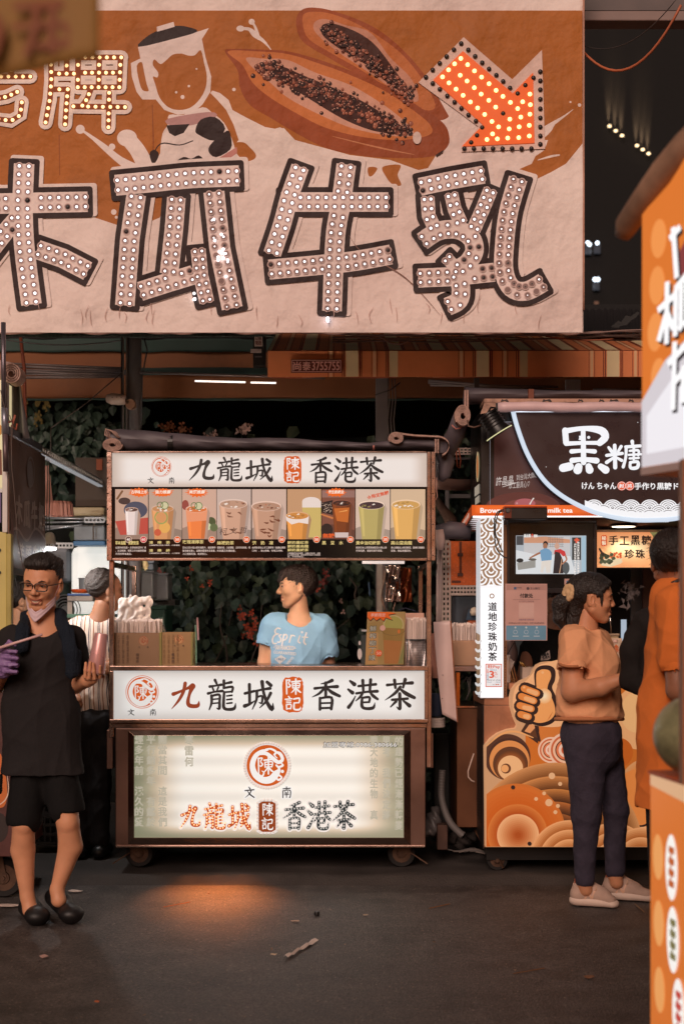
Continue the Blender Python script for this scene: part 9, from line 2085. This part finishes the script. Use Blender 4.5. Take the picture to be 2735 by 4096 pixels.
def woman():
 Y=7.02
 def J(x,y,d=0.0):return np.array(W(x,y,Y+d))
 SK=skin('skin_warm',(206,144,108))
 p=thing('person','woman in orange-tan T-shirt and dark jeans with a ponytail, standing in profile','person',W(2400,3600,Y))
 b=Blob(.006)
 b.cap(J(2330,2540),J(2350,2450),.062,.058,k=.03); b.ell(J(2350,2680),(.11,.09,.2),k=.05)
 b.cap(J(2292,2610,-.11),J(2286,2765,-.14),.056,.050,k=.02); b.cap(J(2286,2765,-.14),J(2400,2748,-.22),.052,.044,k=.02); b.cap(J(2400,2748,-.22),J(2492,2712,-.24),.044,.028,k=.02)
 b.cap(J(2380,2590,.12),J(2400,2760,.12),.055,.046,k=.02); b.cap(J(2400,2760,.12),J(2500,2716,.04),.045,.03,k=.02)
 b.ell(J(2366,2940),(.12,.11,.12),k=.04)
 for (hp,kn,an,d) in (((2350,2960),(2350,3250),(2334,3520),-.06),((2400,2960),(2452,3230),(2456,3490),.08)):b.cap(J(*hp,d),J(*kn,d),.07,.054,k=.02); b.cap(J(*kn,d),J(*an,d),.05,.036,k=.02); b.cap(J(*an,d),J(an[0]+8,an[1]+40,d),.034,.034,k=.02)
 h=Blob(.003); h.ell(J(2512,2706,-.235),(.034,.018,.024),k=.01); fingers(h,None,[(J(2526,2694+k*10,-.24),J(2562-k*3,2690+k*12,-.235),.95) for k in range(4)]+[(J(2508,2692,-.245),J(2536,2672,-.25),1.05)])
 h.ell(J(2516,2712,.03),(.03,.018,.022),k=.01); fingers(h,None,[(J(2528,2700+k*9,.03),J(2558,2696+k*10,.03),.95) for k in range(4)]+[(J(2510,2696,.02),J(2530,2680,.02),1.05)])
 T=head_tf(J(2368,2396,-.02),84,2,0,1.03); hv,hf=head_blob(.008,.3,-3).build(); hv=T(relax(hv,hf,1))
 mk('body',[b,(hv,hf),h],SK,p); face_bits(p,T,(150,72,62),.3); hair('pony',p,T,HAIR,5)
 b=Blob(.003); rr=random.Random(4)
 for k in range(12):a_=k*.55; b.ell(T(np.array([[-.045+.014*math.cos(a_),.112+.01*rr.random()+.02*math.cos(a_),.026+.030*math.sin(a_)]]))[0],(.013,.013,.015),k=.004)
 b.ell(T(np.array([[-.045,.114,.026]]))[0],(.018,.014,.020),k=.006)
 mk('scrunchie',[b],cloth_m('scrunchie_beige',(206,172,132),bscale=70),p,1)
 b=Blob(.006)
 b.cap(J(2288,2548,-.06),J(2384,2556,.08),.070,k=.05); b.ell(J(2344,2640,.0),(.150,.150,.165),k=.06); b.ell(J(2398,2690,.0),(.105,.14,.12),k=.06); b.ell(J(2352,2800),(.168,.155,.15),k=.06); b.ell(J(2358,2858),(.172,.15,.05),k=.04)
 b.cap(J(2302,2568,-.085),J(2287,2650,-.13),.084,.082,k=.03); b.cap(J(2370,2560,.1),J(2390,2640,.12),.07,.07,k=.03)
 b.cap(J(2286,2682,-.135),J(2284,2750,-.14),.068,.066,k=.006,op=-1); b.box(J(2100,3100,-.4),J(2640,2884,.4),k=.01); b.cap(J(2344,2500,-.01),J(2372,2450,-.0),.060,.066,k=.01,op=-1)
 mk('tshirt',[b],cloth_m('tshirt_orange',(236,172,128),var=.06),p,2,.014,22)
 m_=MB(); tfh=[J(2286+52*math.cos(a_),2652+14*math.sin(a_)-8*math.cos(a_)** 2*0,-.135-.08*math.sin(a_)) for a_ in [2*math.pi*k/30 for k in range(31)]]; m_.tube([tuple(q) for q in tfh],.007,6); m_.obj('sleeve_hem',cloth_m('tshirt_orange_rib',(188,124,86)),p,smooth=True)
 m_=MB(); m_.tube([tuple(J(2355+134*math.cos(a_),2876,-.148*math.sin(a_))) for a_ in [2*math.pi*k/40 for k in range(41)]],.010,8); m_.obj('waist_hem',cloth_m('tshirt_orange_rib',(188,124,86)),p,smooth=True)
 b=Blob(.006)
 b.ell(J(2362,2930),(.155,.142,.12),k=.05); b.ell(J(2366,3000),(.142,.13,.13),k=.04); b.cap(J(2344,2975,-.06),J(2343,3255,-.06),.104,.076,k=.03); b.cap(J(2343,3255,-.06),J(2335,3520,-.06),.073,.049,k=.02); b.cap(J(2408,2975,.06),J(2460,3235,.07),.100,.067,k=.03); b.cap(J(2460,3235,.07),J(2458,3480,.08),.064,.052,k=.02)
 b.box(J(2250,3700,-.4),J(2400,3528,.05),k=.004); b.box(J(2410,3700,-.1),J(2540,3494,.4),k=.004)
 mk('jeans',[b],cloth_m('denim_dark',(62,57,70),var=.18,vscale=20,bscale=90),p,1,.005,31,fx=22,fz=16)
 for (xh,yh,xt,yt,Yh) in ((2312,3590,2440,3600,6.99),(2438,3545,2585,3552,7.14)):
  q=thing('shoe_tmp','t','t') if False else p
  zb=.004 if Yh<7.1 else .004; hx,tx=SX(xh,Yh),SX(xt,Yh-.06)
  b=Blob(.0035); b.cap((hx,Yh,zb+.045),(hx+.10,Yh-.02,zb+.045),.040,.040,k=.02); b.cap((hx+.10,Yh-.02,zb+.04),(tx,Yh-.06,zb+.030),.040,.030,k=.02); b.cap((hx+.005,Yh,zb+.06),(hx+.014,Yh,zb+.105),.040,.040,k=.02); b.cap((hx+.05,Yh,zb+.085),(hx+.12,Yh-.03,zb+.055),.038,.03,k=.02); b.cap((hx+.055,Yh,zb+.10),(hx+.06,Yh,zb+.135),.016,.012,k=.01)
  b.cap((hx+.005,Yh,zb+.115),(hx+.012,Yh,zb+.15),.030,k=.004,op=-1); b.box((-9,-9,-1),(9,20,zb+.022),k=.004)
  so=mk('shoe',[b],M('shoe_suede',(186,156,140),rough=.8,var=.15,vscale=14,bump=.3),p,1)
  b=Blob(.0035); b.cap((hx-.002,Yh,zb+.024),(hx+.10,Yh-.02,zb+.022),.044,.046,k=.01,flat=(1,1,.72)); b.cap((hx+.10,Yh-.02,zb+.022),(tx+.006,Yh-.06,zb+.018),.046,.036,k=.01,flat=(1,1,.66)); b.box((-9,-9,-1),(9,20,zb),k=.003)
  mk('sole',[b],M('shoe_sole',(226,200,184),rough=.6),so,1)
  for k in range(4):m_=MB(); x=hx+.075+k*.020; z_=zb+.092-k*.009; m_.tube([(x,Yh-.052,z_-.012),(x+.006,Yh-.035,z_+.004),(x+.012,Yh-.0,z_+.003)],.0045,5); m_.obj('lace',M('lace_cream',(214,176,150),rough=.7),so)
  a=Art(0,0,tf=on_surface(so,.002)); a.c(214,168,140); px=(CX+(hx+.055)*FOC/Yh); py=CY+(EYE-zb-.055)*FOC/(Yh-.04); a.text('N',px-22,py-16,px+22,py+16,.05,shear=.3); a.multi('letter_mark',ink,so)
  m_=MB(); m_.tube([(hx+.01,Yh,zb+.095),(hx+.012,Yh,zb+.125)],.031,14); m_.obj('sock',M('sock_orange',(196,92,46),rough=.8),p,smooth=True)
def stripes_mat():
 m=cloth_m('striped_cloth',(216,190,176)); N,L,b=nodes_of(m); tc=N.new('ShaderNodeTexCoord'); sp=N.new('ShaderNodeSeparateXYZ'); L.new(tc.outputs['Object'],sp.inputs[0])
 n=N.new('ShaderNodeTexNoise'); n.inputs['Scale'].default_value=4; L.new(tc.outputs['Object'],n.inputs[0])
 a=N.new('ShaderNodeMath'); a.operation='MULTIPLY_ADD'; L.new(n.outputs[0],a.inputs[0]); a.inputs[1].default_value=.05; L.new(sp.outputs[0],a.inputs[2])
 f=N.new('ShaderNodeMath'); f.operation='MULTIPLY'; L.new(a.outputs[0],f.inputs[0]); f.inputs[1].default_value=19
 g=N.new('ShaderNodeMath'); g.operation='FRACT'; L.new(f.outputs[0],g.inputs[0])
 r=N.new('ShaderNodeValToRGB'); L.new(g.outputs[0],r.inputs[0]); e=r.color_ramp.elements; r.color_ramp.interpolation='CONSTANT'
 e[0].position=0; e[0].color=(*lin((222,198,184)),1); e[1].position=.22; e[1].color=(*lin((52,56,74)),1)
 for p_,c_ in ((.32,(222,198,184)),(.40,(52,56,74)),(.46,(222,198,184)),(.70,(150,96,66)),(.82,(222,198,184))):k=e.new(p_); k.color=(*lin(c_),1)
 L.new(r.outputs[0],b.inputs['Base Color']); return m
def others():
 Y=8.15
 def J(x,y,d=0.0):return np.array(W(x,y,Y+d))
 p=thing('person','older man in a striped shirt seen from behind, left of the tea cart','person',W(370,3390,Y))
 b=Blob(.007); b.cap(J(400,2480),J(415,2420),.058,.055,k=.02); b.ell(J(370,2640),(.14,.1,.25),k=.04); b.cap(J(446,2560),J(470,2640,-.05),.045,.04,k=.02); b.cap(J(470,2640,-.05),J(430,2680,-.15),.038,.03,k=.02)
 b.cap(J(300,2560),J(292,2700,.0),.045,.038,k=.02); b.cap(J(292,2700),J(310,2800,-.1),.036,.03,k=.02); h=Blob(.0035); h.ell(J(430,2665,-.16),(.03,.02,.03),k=.01); fingers(h,None,[(J(438,2655+k*10,-.17),J(458,2650+k*10,-.19),1) for k in range(4)]); h.ell(J(312,2816,-.1),(.03,.02,.03),k=.01)
 T=head_tf(J(420,2362,.0),128,4,0,1.04); hv,hf=head_blob(.0,.2).build(); hv=T(relax(hv,hf,1)); mk('body',[b,(hv,hf),h],skin('skin_brown',(160,110,84)),p)
 face_bits(p,T,(130,80,66),.2); hair('grey',p,T,M('hair_grey',(62,52,48),rough=.6,var=.4,vscale=80,bump=.8,bscale=160),8)
 b=Blob(.007); b.cap(J(325,2508),J(440,2512),.07,k=.05); b.ell(J(366,2620),(.155,.115,.19),k=.06); b.ell(J(362,2780),(.155,.115,.17),k=.06); b.cap(J(310,2520),J(296,2650,.02),.066,.062,k=.03); b.cap(J(448,2525),J(466,2640,-.03),.060,.056,k=.03); b.box(J(200,3200,-.4),J(560,2866,.4),k=.008); b.cap(J(404,2478),J(415,2430),.06,k=.01,op=-1)
 mk('striped_shirt',[b],stripes_mat(),p,2,.012,41)
 b=Blob(.007); b.ell(J(368,2880),(.15,.11,.12),k=.04)
 for x in (325,400):b.cap(J(x,2900),J(x,3150),.088,.07,k=.02); b.cap(J(x,3150),J(x+4,3360),.068,.058,k=.02)
 mk('trousers',[b],cloth_m('trousers_dark',(38,36,38)),p,1,.01,42)
 for x in (325,402):b=Blob(.006); b.cap((SX(x,Y),Y-.05,.075),(SX(x+12,Y),Y+.12,.07),.04,k=.02); b.box((-9,0,-1),(9,20,GZ),k=.004); mk('shoe',[b],BLACK,p,1)
 Y=8.6
 p=thing('person','dark haired customer half hidden behind the smiling man at the far left','person',W(70,3390,Y))
 T=head_tf(J(80,2404,.45),120,0,0,.94); hv,hf=head_blob(.0,.2).build(); b=Blob(.008); b.cap(J(70,2520,.45),J(76,2450,.45),.055,.05,k=.02); b.ell(J(60,2700,.45),(.14,.09,.25),k=.05); 
 for x in (30,100):b.cap(J(x,2880,.45),J(x,3360,.45),.075,.045,k=.02)
 mk('body',[b,(T(relax(hv,hf,1)),hf)],skin('skin_fair',(206,152,120)),p); hair('bowl',p,T,HAIR,13)
 b=Blob(.008); b.cap(J(10,2560,.45),J(125,2560,.45),.065,k=.05); b.ell(J(65,2720,.45),(.16,.11,.28),k=.05); b.cap(J(0,2560,.45),J(-10,2720,.45),.06,k=.03); b.cap(J(130,2560,.45),J(140,2720,.45),.06,k=.03); mk('shirt',[b],cloth_m('shirt_maroon',(92,52,46)),p,1,.01,3)
 Y=8.3
 def J(x,y,d=0.0):return np.array(W(x,y,Y+d))
 p=thing('person','stall worker in a black T-shirt, mostly hidden behind the payment poster','person',W(2230,3400,Y))
 T=head_tf(J(2226,2400,.0),20,20,0,1.0); hv,hf=head_blob(.0,.2).build(); b=Blob(.007); b.cap(J(2222,2500),J(2226,2440),.06,.055,k=.02); b.ell(J(2215,2700),(.15,.1,.28),k=.05); b.cap(J(2120,2600),J(2090,2720,-.1),.05,.04,k=.02); b.cap(J(2300,2590),J(2330,2720,-.1),.05,.04,k=.02)
 for x in (2180,2260):b.cap(J(x,2880),J(x,3370),.08,.045,k=.02)
 mk('body',[b,(T(relax(hv,hf,1)),hf)],skin('skin_brown',(160,110,84)),p); hair('bowl',p,T,HAIR,19)
 b=Blob(.006); b.cap(J(2150,2560),J(2290,2560),.075,k=.05); b.ell(J(2212,2700),(.185,.13,.28),k=.06); b.cap(J(2150,2560),J(2112,2660),.08,.075,k=.03); b.cap(J(2290,2560),J(2320,2660),.075,k=.03)
 ts=mk('tshirt',[b],cloth_m('tshirt_staff',(20,20,21)),p,2,.01,8); a=Art(0,0,tf=on_surface(ts,.003)); a.c(196,176,164)
 a.poly([(2160,2642),(2164,2622),(2196,2600),(2200,2634),(2190,2640)]); a.c(28,26,26).text('茶湯會',2165,2612,2196,2636,.02,rot=-20); a.multi('print',ink,ts)
 Y=6.75
 def J(x,y,d=0.0):return np.array(W(x,y,Y+d))
 p=thing('person','customer whose dark sleeved arm shows between the woman and the orange shirt','person',W(2680,3640,Y))
 T=head_tf(J(2712,2345,.0),-60,0,0,1.0); hv,hf=head_blob(.0,.2).build(); b=Blob(.007); b.cap(J(2700,2450),J(2710,2400),.058,.055,k=.02); b.ell(J(2690,2700),(.15,.1,.28),k=.05)
 for x in (2660,2740):b.cap(J(x,2900),J(x,3580),.08,.045,k=.02)
 h=Blob(.004); h.ell(J(2640,2800,-.2),(.03,.02,.03),k=.01); fingers(h,None,[(J(2640-12+k*9,2815,-.2),J(2640-12+k*9,2845,-.2),1) for k in range(4)])
 mk('body',[b,(T(relax(hv,hf,1)),hf),h],skin('skin_warm',(190,132,102)),p); hair('short',p,T,HAIR,23)
 b=Blob(.006); b.cap(J(2590,2490),J(2760,2490),.075,k=.05); b.ell(J(2695,2680),(.17,.13,.26),k=.05); b.cap(J(2572,2500),J(2528,2600),.068,.064,k=.03); b.cap(J(2528,2600),J(2530,2720),.062,.060,k=.03); b.cap(J(2530,2720),J(2630,2790,-.2),.058,.045,k=.03)
 mk('dark_top',[b],cloth_m('dark_knit',(38,34,33)),p,2,.01,14)
 b=Blob(.007); 
 for x in (2660,2742):b.cap(J(x,2900),J(x,3580),.1,.06,k=.03)
 mk('trousers',[b],cloth_m('trousers_dark',(38,36,38)),p,1)
 Y=5.9
 def J(x,y,d=0.0):return np.array(W(x,y,Y+d))
 p=thing('person','customer in a long bright orange T-shirt, back turned, at the right edge','person',W(2760,3840,Y))
 T=head_tf(J(2690,2252,.0),150,12,0,1.06); hv,hf=head_blob(.0,.2).build(); b=Blob(.008); b.cap(J(2720,2350),J(2700,2290),.06,.058,k=.02); b.ell(J(2740,2600),(.16,.1,.28),k=.05); b.cap(J(2700,2640,-.16),J(2706,2760,-.2),.05,.042,k=.02); b.cap(J(2706,2760,-.2),J(2800,2800,-.3),.042,.03,k=.02)
 for x in (2670,2800):b.cap(J(x,3000),J(x,3330),.085,.06,k=.02); b.cap(J(x,3330),J(x,3760),.058,.04,k=.02)
 h=Blob(.004); h.ell(J(2815,2805,-.3),(.03,.02,.03),k=.01)
 mk('body',[b,(T(relax(hv,hf,1)),hf),h],skin('skin_brown',(160,110,84)),p); hair('bowl',p,T,HAIR,29)
 b=Blob(.007); b.cap(J(2680,2372),J(2860,2380),.085,k=.06); b.ell(J(2745,2560),(.17,.15,.26),k=.07); b.ell(J(2735,2900),(.195,.16,.34),k=.08); b.cap(J(2735,3000),J(2730,3200),.19,.20,k=.05,flat=(1,.8,1)); b.box(J(2400,3900,-.5),J(3100,3172,.5),k=.006)
 b.cap(J(2700,2420,-.12),J(2712,2640,-.16),.088,.090,k=.03); b.cap(J(2714,2672,-.165),J(2716,2760,-.17),.066,k=.006,op=-1)
 mk('tshirt',[b],cloth_m('tshirt_bright_orange',(234,130,62),var=.05),p,2,.012,51)
 m_=MB(); m_.tube([tuple(J(2704+50*math.cos(a_),2316+10*math.sin(a_)-(22*math.cos(a_)),-.07*math.sin(a_))) for a_ in [2*math.pi*k/24 for k in range(25)]],.008,6); m_.obj('collar',BLACK,p,smooth=True)
 b=Blob(.007)
 for x in (2670,2802):b.cap(J(x,3050),J(x,3500),.1,.08,k=.03)
 mk('shorts',[b],cloth_m('trousers_dark',(38,36,38)),p,1)
 for x in (2640,2800):b=Blob(.006); b.cap((SX(x,6.25),6.22,.04),(SX(x+30,6.25),6.0,.04),.045,k=.02); b.box((-9,0,-1),(9,20,.002),k=.004); mk('shoe',[b],M('shoe_pale',(150,116,98),rough=.7),p,1)
man_front(); man_vendor(); woman(); others()
# ================================================================== the other side of the street, behind the camera
def build_opposite():
 for k,(x,col,txt,lab) in enumerate(((-2.6,(232,120,50),'大腸包小腸','snack stall across the street with an orange lit sign and cream counter front'),(1.6,(240,196,150),'烤玉米','corn stall across the street with a pale lit sign and steel counter'),(-6.6,(226,90,60),'章魚燒','takoyaki stall across the street with a red orange lit sign'),(5.6,(236,150,70),'木瓜牛奶','juice stall across the street with an amber lit sign'))):
  t=thing('street_stall',lab,'food stall',(x,-3.6,0)); y=-3.2
  m_=MB(); m_.box(x-1.5,x+1.5,y-1.2,y,.15,.95); m_.obj('counter',STEEL_D,t,bevel=.005)
  m_=MB(); m_.box(x-1.4,x+1.4,y+.001,y+.03,.25,.85); m_.obj('front_light',lit((236,180,130),1.6),t)
  m_=MB(); m_.box(x-1.5,x+1.5,y-.2,y,1.9,2.6); m_.obj('sign_box',STEEL_D,t)
  m_=MB(); m_.box(x-1.46,x+1.46,y+.001,y+.02,1.94,2.56); m_.obj('sign_face',lit(col,3.2),t)
  a=Art(0,0,tf=lambda u,v,d,x=x,y=y:(x-u,y+.022+d,v)); V,F_=text_shape(txt,.03); w=V[:,0].max(); a.v=[(x+1.2-2.4*q[0]/w,y+.024,2.05+.5*q[1]) for q in V]; a.f=F_; a.obj('lettering',M('ink_dark',(40,30,30)),t)
  for sx in (-1.48,1.44):
   for sy in (-1.2,-.04):m_=MB(); m_.box(x+sx,x+sx+.04,y+sy,y+sy+.04,.0,2.6); m_.obj('post',STEEL,t)
  m_=MB(); m_.box(x-1.6,x+1.6,y-1.3,y+.3,2.61,2.64); m_.obj('roof',TARP,t)
  m_=MB(); m_.tube([(x-1.2,y-.5,2.5),(x+1.2,y-.5,2.5)],.014,8); m_.obj('lamp_tube',lit((255,244,230),20),t)
build_opposite()
